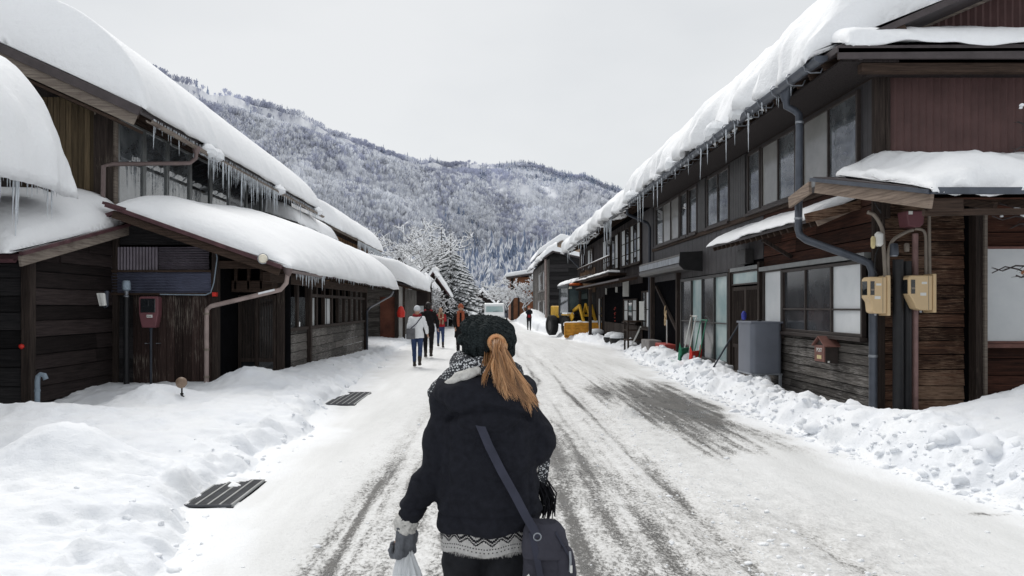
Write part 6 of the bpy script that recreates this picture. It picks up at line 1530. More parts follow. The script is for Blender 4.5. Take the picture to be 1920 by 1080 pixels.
def hand(mb, wr, d, side, thumb, curl=.5, s=1.0):
    """palm plus five fingers; d = pointing direction, side = across the knuckles towards the thumb, thumb side normal"""
    wr, d, side = Vector(wr), Vector(d).normalized(), Vector(side).normalized(); nrm = d.cross(side).normalized()*thumb
    for k in range(4):
        o_ = side*(.030-.020*k)*s
        mb.tube([wr+o_*.6, wr+o_+d*.085*s], [.017*s,.0145*s], 8); ellipsoid(mb, wr+o_+d*.085*s, .0145*s,.0145*s,.0145*s, 8, 6)
    for k, L in enumerate((.070,.078,.072,.056)):
        o_ = side*(.031-.0205*k)*s; p = wr+o_+d*.085*s; c = curl*(1+.15*k)
        d1 = (d*math.cos(c)+nrm*math.sin(c)); d2 = (d*math.cos(c*2.1)+nrm*math.sin(c*2.1)); d3 = (d*math.cos(c*2.9)+nrm*math.sin(c*2.9))
        pts = [p, p+d1*L*.45*s, p+d1*L*.45*s+d2*L*.32*s, p+d1*L*.45*s+d2*L*.32*s+d3*L*.25*s]
        chain(mb, [(*q, r*s) for q, r in zip(pts, (.0105,.0098,.0090,.0078))], 8)
    p = wr+side*.026*s+d*.02*s
    pts = [p, p+side*.028*s+d*.022*s+nrm*.008*s, p+side*.036*s+d*.048*s+nrm*.020*s, p+side*.030*s+d*.068*s+nrm*.03*s]
    chain(mb, [(*q, r*s) for q, r in zip(pts, (.014,.0125,.011,.0088))], 8)
def person(label, loc, rot, h, stride=.12, arms=None, coat=('coat_black', .86, .2), legs='denim', shoes='boot', hat=None, hair='hair_dark', skin='skin', collar=None,
           scarf=None, bag=None, bend=0.0, hood=False, pack=None, fl=1.0, phone=False, group=None, skirt=1.12, detail=True):
    s = h/1.70; T = empty('person', loc, label, 'person', group)
    xf = Matrix.Translation(loc) @ Matrix.Rotation(rot, 4, 'Z') @ Matrix.Diagonal((s*fl, s*fl, s, 1))
    arms = arms or (((-.23,.0,1.14),(-.24,.10,.90)),((.23,.0,1.14),(.24,-.06,.90)))
    lg = []
    for sx, st in ((-1, stride), (1, -stride)):
        a = Vector((sx*.085, st, .09+max(0,-st)*.35)); hp = Vector((sx*.09, 0, .88)); kn = Vector((sx*.09, st*.5+.03+max(0,-st)*.15, .48)); lg.append((hp, kn, a))
    b = MB()
    loft(b, [(0,0,.82,.13,.09),(0,0,.90,.155,.11),(0,0,1.02,.125,.095),(0,0,1.15,.135,.10),(0,0,1.28,.155,.105),(0,0,1.37,.15,.09),(0,0,1.42,.09,.07)])
    chain(b, [(0,0,1.38,.055),(0,.01,1.47,.052),(0,.02,1.52,.06)])
    ellipsoid(b, (0,.03,1.595), .078,.098,.112, 20, 14); ellipsoid(b, (0,.06,1.54), .055,.06,.05, 14, 8)
    chain(b, [(0,.125,1.60,.010),(0,.140,1.575,.014)]); 
    for sx in (-1,1): ellipsoid(b, (sx*.08,.02,1.59), .012,.022,.032, 8, 6)
    for hp, kn, a in lg:
        chain(b, [(*hp,.085),(*(hp.lerp(kn,.5)),.074),(*kn,.055),(*(kn.lerp(a,.4)),.053),(*a,.036)])
        chain(b, [(a.x,a.y-.03,a.z-.04,.036),(a.x,a.y+.06,a.z-.05,.034),(a.x,a.y+.14,a.z-.06,.026)])
    for (el, wr), sx in zip(arms, (-1,1)):
        sh_ = Vector((sx*.165,0,1.36)); el, wr = Vector(el), Vector(wr)
        chain(b, [(*sh_,.052),(*(sh_.lerp(el,.5)),.046),(*el,.038),(*(el.lerp(wr,.4)),.036),(*wr,.025)])
        d = (wr-el).normalized(); side = Vector((0,1,0)) if abs(d.y) < .8 else Vector((-sx,0,0)); side = (side-d*side.dot(d)).normalized()
        hand(b, wr, d, side, sx if abs(d.y) < .8 else -sx, .35)
    soft(b, 'body', skin, T, xf, .009, 2)
    # trousers
    t = MB(); loft(t, [(0,0,.80,.14,.10),(0,0,.90,.165,.12),(0,0,1.0,.14,.105)])
    for hp, kn, a in lg: chain(t, [(*hp,.095),(*(hp.lerp(kn,.5)),.083),(*kn,.066),(*(kn.lerp(a,.5)),.060),(*(kn.lerp(a,.86)),.050)])
    soft(t, 'trousers', legs, T, xf, .014, 3, (.007,14,3))
    for hp, kn, a in lg:
        t = MB(); chain(t, [(a.x,a.y,a.z+.12,.056),(a.x,a.y,a.z+.03,.052)]); chain(t, [(a.x,a.y-.03,a.z-.035,.048),(a.x,a.y+.07,a.z-.045,.046),(a.x,a.y+.15,a.z-.055,.036)])
        t.obox((a.x,a.y+.06,a.z-.085),(.045,0,0),(0,.13,0),(0,0,.012)); soft(t, 'boot', shoes, T, xf, .012, 2)
    # coat
    cm, zb, fz = coat
    c = MB(); k = skirt
    rings = [(0,0,1.44,.07,.07),(0,0,1.40,.14,.105),(0,0,1.34,.185,.125),(0,0,1.22,.175,.13),(0,0,1.05,.165,.13),(0,0,.92,.18*k**.5,.145),(0,0,zb,.175*k,.145*k)]
    loft(c, rings)
    for (el, wr), sx in zip(arms, (-1,1)):
        sh_ = Vector((sx*.165,0,1.345)); el, wr = Vector(el), Vector(wr)
        chain(c, [(*sh_,.075),(*(sh_.lerp(el,.5)),.066),(*el,.060),(*(el.lerp(wr,.5)),.056),(*(el.lerp(wr,.93)),.047)])
    if hood: ellipsoid(c, (0,-.11,1.37), .13,.07,.10)
    soft(c, 'coat', cm, T, xf, .014, 4, (.014,9,5))
    if hat:
        q = MB(); ellipsoid(q, (0,.015,1.63), .094,.112,.10, 20, 12); q.lathe((0,.015,1.585), [(.088,0),(.100,.01),(.100,.05),(.094,.06)], 20, 1, 1.15)
        if hat[1]: ellipsoid(q, (0,.0,1.74), .03,.03,.03)
        soft(q, 'hat', hat[0], T, xf, .010, 2, (.005,40,2))
    if hair:
        q = MB(); ellipsoid(q, (0,-.005,1.61), .088,.105,.112, 18, 12); ellipsoid(q, (0,-.05,1.53), .075,.055,.09)
        me = remesh(q, .010, 2, 'hair'); bm = bmesh.new(); bm.from_mesh(me)
        bmesh.ops.delete(bm, geom=[v for v in bm.verts if v.co.y > .075 and v.co.z < 1.665 and abs(v.co.x) < .078], context='VERTS'); bm.to_mesh(me); bm.free()
        me.transform(xf); me.materials.append(M[hair]); link_mesh('hair', me, T)
    if detail:
        for sx in (-1,1):
            q = MB(); ellipsoid(q, (sx*.03,.122,1.605), .012,.006,.008, 8, 6); hard(q, 'eye', 'black', T, xf)
        q = MB(); ellipsoid(q, (0,.122,1.548), .022,.006,.006, 8, 6); hard(q, 'mouth', 'scarf_red', T, xf)
    if scarf:
        q = MB(); pts = [(.095*math.cos(a)*1.0, .09*math.sin(a)+.01, 1.445+.02*math.sin(a)) for a in np.linspace(0, 6.283, 16)]
        q.tube(pts, .042, 10); 
        if scarf[1]:
            for sx in (-1,1): chain(q, [(sx*.07,.12,1.44,.045),(sx*.08,.16,1.30,.05),(sx*.075,.165,1.12,.05),(sx*.07,.16,1.02,.045)])
        soft(q, 'scarf', scarf[0], T, xf, .011, 2, (.008,25,6))
    if bag:
        bx, by, bz, bw, bh, sh1 = bag[:6]
        q = MB(); q.obox((bx,by,bz),(bw/2,0,0),(0,.05,0),(0,0,bh/2)); hd_ = hard(q, 'bag', bag[6], T, xf, bevel=.02, seg=2)
        q = MB(); q.tube([(bx,by-.02,bz+bh/2),(bx*.5+sh1*.5,-.165,1.2),(sh1,-.10,1.40),(sh1,.05,1.41)], .014, 6); hard(q, 'strap', 'strapmat', T, xf, smooth=True)
    if pack:
        q = MB(); q.obox((0,-.20,1.15),(.13,0,0),(0,.08,0),(0,0,.19)); hard(q, 'backpack', pack, T, xf, bevel=.05, seg=3)
    if phone:
        (e1, w1) = arms[1]; q = MB(); q.obox((0,w1[1]+.10,w1[2]+.06),(.06,0,0),(0,.008,0),(0,0,.035)); hard(q, 'phone', 'black', T, xf)
    return T
def at_px(px, feet_py, dz=.06):
    Y = F*(H-dz)/(feet_py-VY); return (XY(px, Y), Y, dz)
PI = math.pi
p1 = at_px(782, 687); person('walker in a white coat, red scarf and white hat, grey bag on the back', p1, 0, 1.60, .13,
    (((-.24,-.02,1.13),(-.25,.06,.92)),((.25,-.02,1.13),(.28,.06,.93))), ('coat_white', .80, .2), 'denim', 'boot', ('cloth_white', False), None, scarf=('scarf_red', False), bag=(-.16,-.20,.93,.24,.30,.13,'cloth_grey'), skirt=1.15)
p2 = at_px(803, 669); person('walker in a black hooded coat and wide black trousers, seen from behind', p2, 0, 1.72, .07,
    (((-.25,0,1.13),(-.24,.10,.92)),((.26,0,1.13),(.27,.08,.90))), ('cloth_black', .78, .2), 'cloth_black', 'boot', None, 'hair_dark', scarf=('scarf_red', False), hood=True, fl=1.08)
p3 = at_px(826, 651); person('woman in a red jacket and blue jeans walking towards us looking down', p3, PI+.2, 1.55, .14,
    (((-.20,.05,1.15),(-.10,.24,1.25)),((.20,.05,1.15),(.09,.24,1.22))), ('cloth_red', .88, .2), 'denim', 'boot', None, 'hair_dark', scarf=('cloth_tan', True))
p4 = at_px(864, 669); person('woman in a dark coat with a rust scarf and matching hat facing us', p4, PI, 1.66, .05,
    (((-.22,0,1.13),(-.19,.12,.94)),((.22,0,1.13),(.17,.14,.96))), ('cloth_black', .62, .2), 'cloth_black', 'boot', ('scarf_rust', False), 'hair_dark', scarf=('scarf_rust', True), skirt=1.2)
p5 = at_px(992, 619); person('distant person in a dark jacket taking a photo on the right side', p5, PI, 1.62, .08,
    (((-.20,.08,1.22),(-.06,.24,1.48)),((.20,.08,1.22),(.06,.24,1.48))), ('coat_black', .84, .2), 'denim_black', 'boot', ('scarf_rust', False), 'hair_dark', bag=(.0,.16,1.0,.2,.2,.1,'scarf_red'))
for i, (px_, fy, ht, mt, lg_, rot, lab) in enumerate(((845,611,1.62,'cloth_black','cloth_black',PI,'distant figure in black beside the red jacket woman'),(837,607,1.60,'scarf_red','cloth_black',PI,'distant figure in dark red farther behind the red jacket woman'),
        (878,600,1.6,'cloth_red','denim',0,'far tiny figure in red near the end of the street'),(884,598,1.6,'cloth_white','denim_black',0,'far tiny figure in white near the end of the street'),
        (891,599,1.65,'denim','cloth_black',0,'far tiny figure in blue left of the white van'),(897,597,1.6,'cloth_black','cloth_black',0,'far tiny figure in black left of the white van'),(873,602,1.55,'cloth_tan','denim_black',PI,'far tiny figure in tan near the street end'))):
    person(lab, at_px(px_, fy), rot, ht, .08, None, (mt, .84, .2), lg_, 'boot', None, 'hair_dark', detail=rot > 1)

# ------------------------------------------------------------------ the woman walking in front of the camera
WB = Vector((0, 2.9, .03)); WT = empty('person', WB, 'ponytailed woman in black coat and dark knit hat nearby holding a plastic bag', 'person')
XF = Matrix.Translation((0, 2.9, 0))
LH = Vector((-.318, .03, .815)); RW = Vector((.10,.27,1.13))
b = MB()
loft(b, [(-.012,0,.76,.135,.10),(-.012,0,.86,.16,.12),(-.008,0,.98,.125,.095),(0,0,1.1,.13,.10),(0,0,1.22,.15,.105),(0,0,1.31,.145,.09),(0,0,1.37,.08,.065)])
chain(b, [(0,.0,1.34,.052),(0,.01,1.40,.05),(0,.02,1.44,.055)]); ellipsoid(b, (-.002,.03,1.505), .075,.095,.105, 24, 16); ellipsoid(b, (0,.06,1.45), .052,.058,.045)
chain(b, [(0,.122,1.51,.009),(0,.136,1.487,.013)])
for sx in (-1,1): ellipsoid(b, (sx*.077,.02,1.50), .011,.02,.03, 8, 6)
for sx, st in ((-1,.10),(1,-.12)):
    x = -.093 if sx < 0 else .068
    chain(b, [(x,0,.80,.082),(x,st*.25+.01,.62,.074),(x*.9,st*.6+.02,.43,.055),(x*.85,st*.8,.28,.052),(x*.8,st,.10,.035)]); chain(b, [(x*.8,st-.03,.045,.036),(x*.8,st+.06,.04,.034),(x*.8,st+.14,.035,.026)])
chain(b, [(-.135,0,1.29,.046),(-.16,0,1.17,.040),(-.192,-.008,1.06,.034),(-.258,.010,.94,.030),(*LH,.023)])
chain(b, [(.13,0,1.29,.046),(.16,-.01,1.2,.040),(.18,-.01,1.12,.034),(.15,.13,1.12,.034),(*RW,.025)])
hand(b, RW, (-.4,.9,.1), (0,0,1), -1, .5, .95)
hand(b, LH, (-.02,.12,-1), (.55,.8,.0), -1, .85, .84)
soft(b, 'body', 'skin', WT, XF, .008, 2)
# trousers and boots
t = MB(); loft(t, [(-.012,0,.74,.15,.11),(-.012,0,.84,.17,.13),(-.01,0,.96,.14,.105)])
for sx, st in ((-1,.10),(1,-.12)):
    x = -.094 if sx < 0 else .067
    chain(t, [(x,0,.80,.090),(x,st*.25+.01,.62,.083),(x*.9,st*.6+.02,.43,.066),(x*.85,st*.8,.28,.062),(x*.8,st,.14,.052)], 18)
soft(t, 'trousers', 'denim_black', WT, XF, .008, 5, (.008,12,3))
for sx, st in ((-1,.10),(1,-.12)):
    x = (-.093 if sx < 0 else .068)*.8; t = MB(); chain(t, [(x,st,.26,.062),(x,st,.10,.05)]); chain(t, [(x,st-.03,.06,.05),(x,st+.07,.055,.048),(x,st+.15,.05,.038)]); t.obox((x,st+.06,.015),(.046,0,0),(0,.135,0),(0,0,.014))
    soft(t, 'boot', 'boot', WT, XF, .009, 3)
# coat: torso, sleeves and collapsed hood in one surface
c = MB()
loft(c, [(0,0,1.405,.065,.07),(0,0,1.375,.12,.10),(0,-.005,1.335,.165,.122),(0,-.01,1.27,.180,.138),(-.002,-.012,1.16,.182,.145),(-.002,-.012,1.04,.184,.145),(-.003,-.01,.95,.192,.15),(-.002,-.005,.885,.194,.152),(-.002,0,.824,.190,.150)], 36)
chain(c, [(-.140,0,1.295,.076),(-.160,-.005,1.20,.072),(-.190,-.01,1.08,.066),(-.216,-.005,1.01,.064),(-.265,.01,.925,.058),(-.308,.025,.850,.049)], 20)
chain(c, [(.112,0,1.272,.076),(.152,-.01,1.185,.076),(.181,-.012,1.12,.074),(.165,.10,1.11,.064),(.115,.235,1.125,.05)], 20)
pts = [(.165*math.cos(a)*(.80 if math.cos(a) > 0 else 1), .115*math.sin(a)-.012, 1.362-.030*math.sin(a)*-1.0) for a in np.linspace(PI*.93, PI*2.07, 16)]
chain(c, [(x, y-.015, z-.018, .036+.016*math.sin((i/15)*PI)) for i, (x, y, z) in enumerate(pts)], 14)
ellipsoid(c, (.0,-.125,1.315), .165,.058,.085, 28, 14); ellipsoid(c, (.0,-.145,1.27), .12,.045,.075, 24, 12); ellipsoid(c, (.01,-.115,1.36), .14,.06,.045, 24, 12)
def folds(co):
    x, y, z = co[:,0], co[:,1], co[:,2]
    d = 0*x
    la = np.clip((-.175-x)/.03, 0, 1); t_ = z*58+fbm(x*9, y*9, z*4, 2, 8)*5
    d += la*np.sin(t_)*.0085*np.exp(-((z-1.02)/.10)**2)+la*np.sin(z*40+x*30)*.005
    ra = np.clip((x-.165)/.03, 0, 1); d += ra*np.sin(z*50+y*20+fbm(x*9, y*9, z*4, 2, 9)*4)*.007
    d += -.020*np.exp(-((z-1.235-.05*np.cos(x*9))/.012)**2)*(y < -.08)*(np.abs(x) < .16)       # hood edge crease
    d += -.007*np.exp(-((np.abs(x)-.150+.02*(z-1.1))/.008)**2)*(z < 1.25)*(y < -.03)*(z > .9)   # armhole seams
    d += .009*np.sin(x*34+fbm(x*3, z*4, .3, 2, 4)*4)*np.clip((1.0-z)/.2, 0, 1)
    d += -.008*np.exp(-((z-.885)/.006)**2)*(z < .90)
    d += .014*fbm(x*5, y*5, z*12, 3, 15)
    return d
soft(c, 'coat', 'coat_black', WT, XF, .0072, 5, (.010,7,11), folds)
# fair isle sweater hem, pattern by face
n = 420; rows = 30; z0, z1 = .752, .882
vs = []; fs = []; mi = []
for i in range(rows+1):
    z = z0+(z1-z0)*i/rows
    for j in range(n):
        a = 6.28319*j/n; w_ = 1+.012*math.sin(a*9+1)+.008*math.sin(a*23); ff = .985 if i else .99
        vs.append((-.012+.170*math.cos(a)*w_*ff, -.0+.137*math.sin(a)*w_*ff+2.9, z+.006*math.sin(a*5)-(.004*RND.random() if i == 0 else 0)))
for i in range(rows):
    v_ = i/rows
    for j in range(n):
        u = j % 24; zz = abs(u-12)/12.0; k = 0
        tri = lambda c, w: abs((i-c)-(zz*5-2.5)) < w
        if 8 <= i <= 22 and (tri(11,.8) or tri(14,1.2) or tri(18,.8)): k = 1
        if 22 < i: k = 1 if (abs(((j % 16)-8)/8.0)+abs((i-26)/3.4)) < 1 or i > 28 else 0
        if i in (6,21) and j % 4 < 2: k = 1
        if i == 3 and j % 6 < 2: k = 1
        mi.append(k); fs.append((i*n+j, i*n+(j+1) % n, (i+1)*n+(j+1) % n, (i+1)*n+j))
o = np_mesh('sweater_hem', vs, fs, [M['wool_white'], M['wool_black']], WT, midx=mi); md = o.modifiers.new('s', 'SOLIDIFY'); md.thickness = .006; md.offset = 0
q = MB(); r = random.Random(2)
for j in range(420):
    a = r.uniform(PI*.9, PI*2.1); p = Vector((-.012+.167*math.cos(a), .135*math.sin(a), .756)); q.tube([p, p+Vector((r.uniform(-.006,.006), r.uniform(-.006,.004), -r.uniform(.006,.016)))], [.0011,.0004], 3, cap=False)
hard(q, 'hem_fuzz', 'wool_white', WT, XF)
# cuff, glove
q = MB(); chain(q, [(-.314,.028,.833,.046),(-.318,.031,.815,.045)], 16); soft(q, 'cuff', 'fleece', WT, XF, .006, 1, (.010,60,5))
q = MB(); hand(q, LH+Vector((0,0,.0)), (-.02,.12,-1), (.55,.8,.0), -1, .85, 1.28); chain(q, [(*(LH+Vector((.0,0,.02))),.034),(*(LH+Vector((0,.005,-.03))),.036),(*(LH+Vector((.0,.01,-.07))),.034)])
soft(q, 'glove', 'glove_grey', WT, XF, .0048, 2, (.004,40,4))
# knit hat, slouching
def knitribs(co):
    x, y, z = co[:,0]+.006, co[:,1]-.02, co[:,2]-1.55
    a = np.arctan2(y, x); r_ = np.sqrt(x*x+y*y); return .0048*np.sin(a*13+r_*38)*np.clip(r_*14, 0, 1)+.0028*np.sin(a*30-r_*130)
q = MB(); 
ellipsoid(q, (0,0,0), .100,.122,.050, 32, 18); q.v = [tuple(Matrix.Translation((-.006,.015,1.565)) @ Matrix.Rotation(.10, 4, 'Y') @ Matrix.Rotation(.16, 4, 'X') @ Vector(v)) for v in q.v]
q2 = MB(); ellipsoid(q2, (-.080,-.01,1.527), .040,.07,.022, 16, 10); ellipsoid(q2, (.060,-.025,1.528), .042,.075,.044, 16, 10); ellipsoid(q2, (-.005,-.055,1.522), .075,.055,.045, 16, 10)
q.add(q2.v, q2.f)
q.lathe((-.002,.025,1.462), [(.084,0),(.095,.008),(.095,.05),(.09,.065)], 28, 1, 1.12)
soft(q, 'knit_hat', 'knit', WT, XF, .0045, 2, (.004,12,5), knitribs)
# hair: ponytail of strands plus stray hair at the nape
q = MB(); r = random.Random(11); root = Vector((.026,-.088,1.522))
ends = [(-.012,-.170,1.405),(.012,-.178,1.385),(.045,-.185,1.385),(.075,-.188,1.362),(.105,-.180,1.350),(.140,-.165,1.325),(.158,-.158,1.300)]
locks = []
for k in range(46):
    u = r.random()**.75*6; i0 = min(5, int(u)); E = Vector(ends[i0]).lerp(Vector(ends[i0+1]), u-i0)+Vector((r.gauss(0,.006), r.gauss(0,.006), r.gauss(0,.016)))
    a = r.uniform(0, 6.283); rr = .018*math.sqrt(r.random()); locks.append((Vector((math.cos(a)*rr, -.012, math.sin(a)*rr)), E, r.uniform(0, 6.28), r.uniform(.2,.8), r.uniform(.003,.009)))
for k in range(1500):
    o_, E, ph, tn, am = locks[r.randrange(46)]; s0 = root+o_+Vector((r.gauss(0,.0025), 0, r.gauss(0,.0025))); E = E+Vector((r.gauss(0,.0045), r.gauss(0,.0045), r.gauss(0,.009)))
    m1 = s0.lerp(E, .30)+Vector((.006, -.050, .026)); m2 = s0.lerp(E, .72)+Vector((-.006, -.026, -.012)); pts = []
    for t in np.linspace(0, 1, 11):
        p = s0*(1-t)**3+m1*3*t*(1-t)**2+m2*3*t*t*(1-t)+E*t**3; pinch = am*math.sin(t*8+ph)*t
        pts.append(p+Vector((pinch, -abs(pinch)*.4, pinch*.5))+Vector((r.gauss(0,.0006), 0, r.gauss(0,.0006))))
    q.tone = min(1, max(0, r.gauss(tn,.16))); q.tube(pts, [.0016,.0017,.0016,.0015,.0014,.0013,.0011,.0009,.0007,.0005,.0003], 3, cap=False)
for k in range(60):
    s0 = Vector((r.uniform(-.02,.05), -.078, r.uniform(1.46,1.5))); E = s0+Vector((r.uniform(-.03,.03), -.03, -r.uniform(.05,.11))); q.tone = r.uniform(.1,.6)
    q.tube([s0, s0.lerp(E,.5)+Vector((0,-.02,.01)), E], [.0018,.0016,.0005], 4, cap=False)
for k in range(220):                                   # hair swept into the tie
    a = r.uniform(0, PI*2); s0 = root+Vector((math.cos(a)*.045, .02, math.sin(a)*.032-.012)); q.tone = r.uniform(.55, 1.0)
    q.tube([s0, root+Vector((math.cos(a)*.030, -.022, math.sin(a)*.028)), root+Vector((math.cos(a)*.017, -.018, math.sin(a)*.016))], [.0022,.0022,.0020], 4, cap=False)
hard(q, 'hair', 'hair', WT, XF, smooth=True)
q = MB(); q.tube([root+Vector((.022*math.cos(a), -.018+.004*math.sin(a*2), .021*math.sin(a))) for a in np.linspace(0, 6.283, 20)], .007, 8); hard(q, 'hair_tie', 'hair_tie', WT, XF, smooth=True)
# patterned scarf
m, nt, b_ = newmat('scarf_pattern'); v = mapped(nt, (1,1,1)); vor = nd(nt, 'ShaderNodeTexVoronoi', i_Scale=125.0); nt.links.new(v, vor.inputs['Vector']); big = noise(nt, v, 9, 3)
f1 = math_(nt, 'GREATER_THAN', math_(nt, 'ADD', vor.outputs['Distance'], math_(nt, 'MULTIPLY', big, .9)), .80)
nt.links.new(mixc(nt, f1, (.60,.62,.64), (.030,.032,.038)), b_.inputs['Base Color']); b_.inputs['Roughness'].default_value = .95; bump(nt, b_, noise(nt, v, 200, 3), .6, .004)
q = MB(); pts = [(.098*math.cos(a)-.01, .085*math.sin(a)+.015, 1.418+.020*math.cos(a*1.0)*-1) for a in np.linspace(0, 6.283, 26)]
q.tube(pts, [.038+.008*math.sin(i*1.1) for i in range(26)], 14)
chain(q, [(-.085,-.055,1.435,.038),(-.125,-.045,1.395,.042),(-.165,-.02,1.355,.040),(-.195,.015,1.325,.034)], 14)
chain(q, [(-.035,-.080,1.44,.030),(-.085,-.070,1.405,.034),(-.14,-.055,1.372,.030)], 14)
soft(q, 'scarf', 'scarf_pattern', WT, XF, .0055, 2, (.010,18,6))
q = MB(); chain(q, [(-.045,-.112,1.418,.018),(-.090,-.108,1.400,.026),(-.135,-.088,1.375,.020),(-.165,-.06,1.352,.013)], 14); soft(q, 'scarf_fold', 'fleece', WT, XF, .005, 2, (.012,22,7))
q = MB(); q.obox((.205,.02,1.02),(.022,.01,0),(0,.012,0),(.01,0,.075)); r = random.Random(8)
o = hard(q, 'scarf_end', 'scarf_pattern', WT, XF, bevel=.006)
q = MB()
for k in range(60):
    s0 = Vector((.178+r.random()*.045, .01+r.uniform(-.012,.012), 1.0-r.random()*.05)); E = s0+Vector((r.uniform(0,.03), r.uniform(-.03,.0), -r.uniform(.08,.13)))
    q.tube([s0, s0.lerp(E,.5)+Vector((.016,-.01,.0)), E], [.0030,.0028,.0016], 4)
hard(q, 'tassels', 'wool_black', WT, XF, smooth=True)
# shoulder bag: held by the woman, still a thing of its own
XF0 = XF; XF = Matrix.Translation((0, 2.9, .055))
BT = empty('shoulder_bag', (.21, 2.76, .55), 'dark blue grey canvas shoulder bag with zip pocket hanging at her right hip', 'bag')
q = MB()
def bagloft(cx, cy, zb, zt, rx, ry): return [(cx,cy,zb,rx*.80,ry*.8),(cx,cy,zb+.012,rx*.96,ry*.96),(cx,cy,zb+.06,rx*1.04,ry*1.04),(cx+.0,cy,(zb+zt)/2,rx,ry),(cx-.005,cy,zt-.04,rx*.92,ry*.9),(cx-.01,cy,zt-.01,rx*.78,ry*.75),(cx-.01,cy,zt,rx*.6,ry*.6)]
loft(q, bagloft(.205,-.13,.56,.815,.078,.058)); soft(q, 'bag_body', 'canvas', BT, XF, .006, 3, (.009,16,6))
q = MB(); loft(q, bagloft(.272,-.16,.57,.745,.038,.040)); soft(q, 'side_pocket', 'canvas', BT, XF, .005, 3, (.006,20,8))
q = MB(); loft(q, [(.20,-.150,.70,.083,.050),(.20,-.150,.76,.082,.050),(.195,-.145,.80,.074,.052),(.19,-.135,.825,.055,.045)]); soft(q, 'flap', 'canvas', BT, XF, .005, 2, (.006,22,9))
q = MB(); q.bar((.235,-.192,.80),(.292,-.195,.70),.012,.006); hard(q, 'piping', 'strapmat', BT, XF)
q = MB(); q.tube([(.284,-.203,.735),(.286,-.205,.70),(.284,-.203,.665)], .0045, 6); hard(q, 'zip', 'steel', BT, XF); q = MB(); q.obox((.288,-.208,.675),(.004,0,0),(0,.002,0),(0,0,.013)); hard(q, 'zip_puller', 'sign_white', BT, XF)
q = MB(); q.add([(.128,-.192,.640),(.140,-.196,.655),(.150,-.196,.630),(.132,-.192,.622)], [(0,1,2,3)]); hard(q, 'patch', 'sign_white', BT, XF)
q = MB(); q.tube([(.170+.013*math.cos(a), -.198, .785+.013*math.sin(a)) for a in np.linspace(0, 6.283, 16)], .0028, 6); hard(q, 'ring', 'steel', BT, XF, smooth=True)
q = MB(); sp = [Vector(p) for p in ((-.052,-.150,1.240),(-.040,-.178,1.195),(.0,-.180,1.10),(.045,-.176,1.01),(.09,-.178,.93),(.130,-.187,.855),(.158,-.196,.81),(.172,-.198,.785))]
for a, b2 in zip(sp[:-1], sp[1:]): q.bar(a, b2+(b2-a)*.03, .030, .004, (0,-1,.05))
hard(q, 'strap', 'strapmat', BT, XF)
q = MB(); q.bar((.15,-.193,.80),(.20,-.200,.55),.022,.004,(0,-1,0)); hard(q, 'compression_strap', 'strapmat', BT, XF)
XF = XF0
# plastic bag hanging from the gloved hand
PT = empty('plastic_bag', (-.315, 2.93, .40), 'thin white plastic bag hanging from her gloved left hand', 'bag')
q = MB()
for sx in (-1,1): q.tube([(-.32,.045,.742),(-.318+sx*.012,.045,.71),(-.316+sx*.024,.045,.66)], [.007,.011,.018], 8)
loft(q, [(-.318,.045,.725,.012,.010),(-.317,.045,.69,.030,.018),(-.315,.045,.64,.048,.030),(-.312,.045,.57,.062,.045),(-.31,.045,.50,.070,.055),(-.31,.045,.42,.066,.05),(-.31,.045,.40,.04,.03)])
soft(q, 'bag_body', 'plastic_bag', PT, XF, .005, 2, None, lambda co: .006*np.sin(np.arctan2(co[:,1]-.045, co[:,0]+.314)*11+co[:,2]*14)+.004*fbm(co[:,0]*30, co[:,1]*30, co[:,2]*12, 3, 3))
# ================================================================== vehicles
def wheel(T, c, r, w, axis, xf, rim='steel'):
    q = MB(); ax = Vector(axis)
    n = 22; x = ax; y = Vector((0,0,1)); z = x.cross(y); vs = []; fs = []
    prof = [(-w/2,r*.55),(-w/2,r*.9),(-w*.38,r),(w*.38,r),(w/2,r*.9),(w/2,r*.55)]
    for t, rr in prof:
        for k in range(n):
            a = 6.28319*k/n; rr2 = rr*(1-.03*(k % 2)) if rr > r*.85 else rr; vs.append(Vector(c)+x*t+(y*math.sin(a)+z*math.cos(a))*rr2)
    for i in range(len(prof)-1):
        for k in range(n): k2 = (k+1) % n; fs.append((i*n+k, i*n+k2, (i+1)*n+k2, (i+1)*n+k))
    q.add(vs, fs); o = hard(q, 'wheel', 'rubber', T, xf)
    q = MB(); q.tube([Vector(c)-x*w*.42, Vector(c)+x*w*.42], r*.56, 16); hard(q, 'rim', rim, o, xf)
    return o
plain('van_white', (.68,.70,.71), .3, 0, .03, 2, 0)
vn = empty('parked_van', (XY(926,56), 58, .06), 'white minivan coming up the street in front of the pines', 'van')
XV = Matrix.Translation((XY(927,56), 56, .06))          # front at y=0, nose towards the camera
q = MB(); q.prism([(-.74,0,.30),(-.74,-.03,.55),(-.74,.02,.92),(-.74,.38,1.20),(-.74,.80,1.78),(-.74,1.0,1.86),(-.74,3.2,1.86),(-.74,3.35,1.7),(-.74,3.38,.30)], (1.48,0,0))
bd = hard(q, 'body', 'van_white', vn, XV, bevel=.07, seg=3)
q = MB(); q.add([(-.64,.365,1.20),(.64,.365,1.20),(.58,.775,1.74),(-.58,.775,1.74)], [(0,1,2,3)]); ws = hard(q, 'windscreen', 'pane_teal', vn, XV)
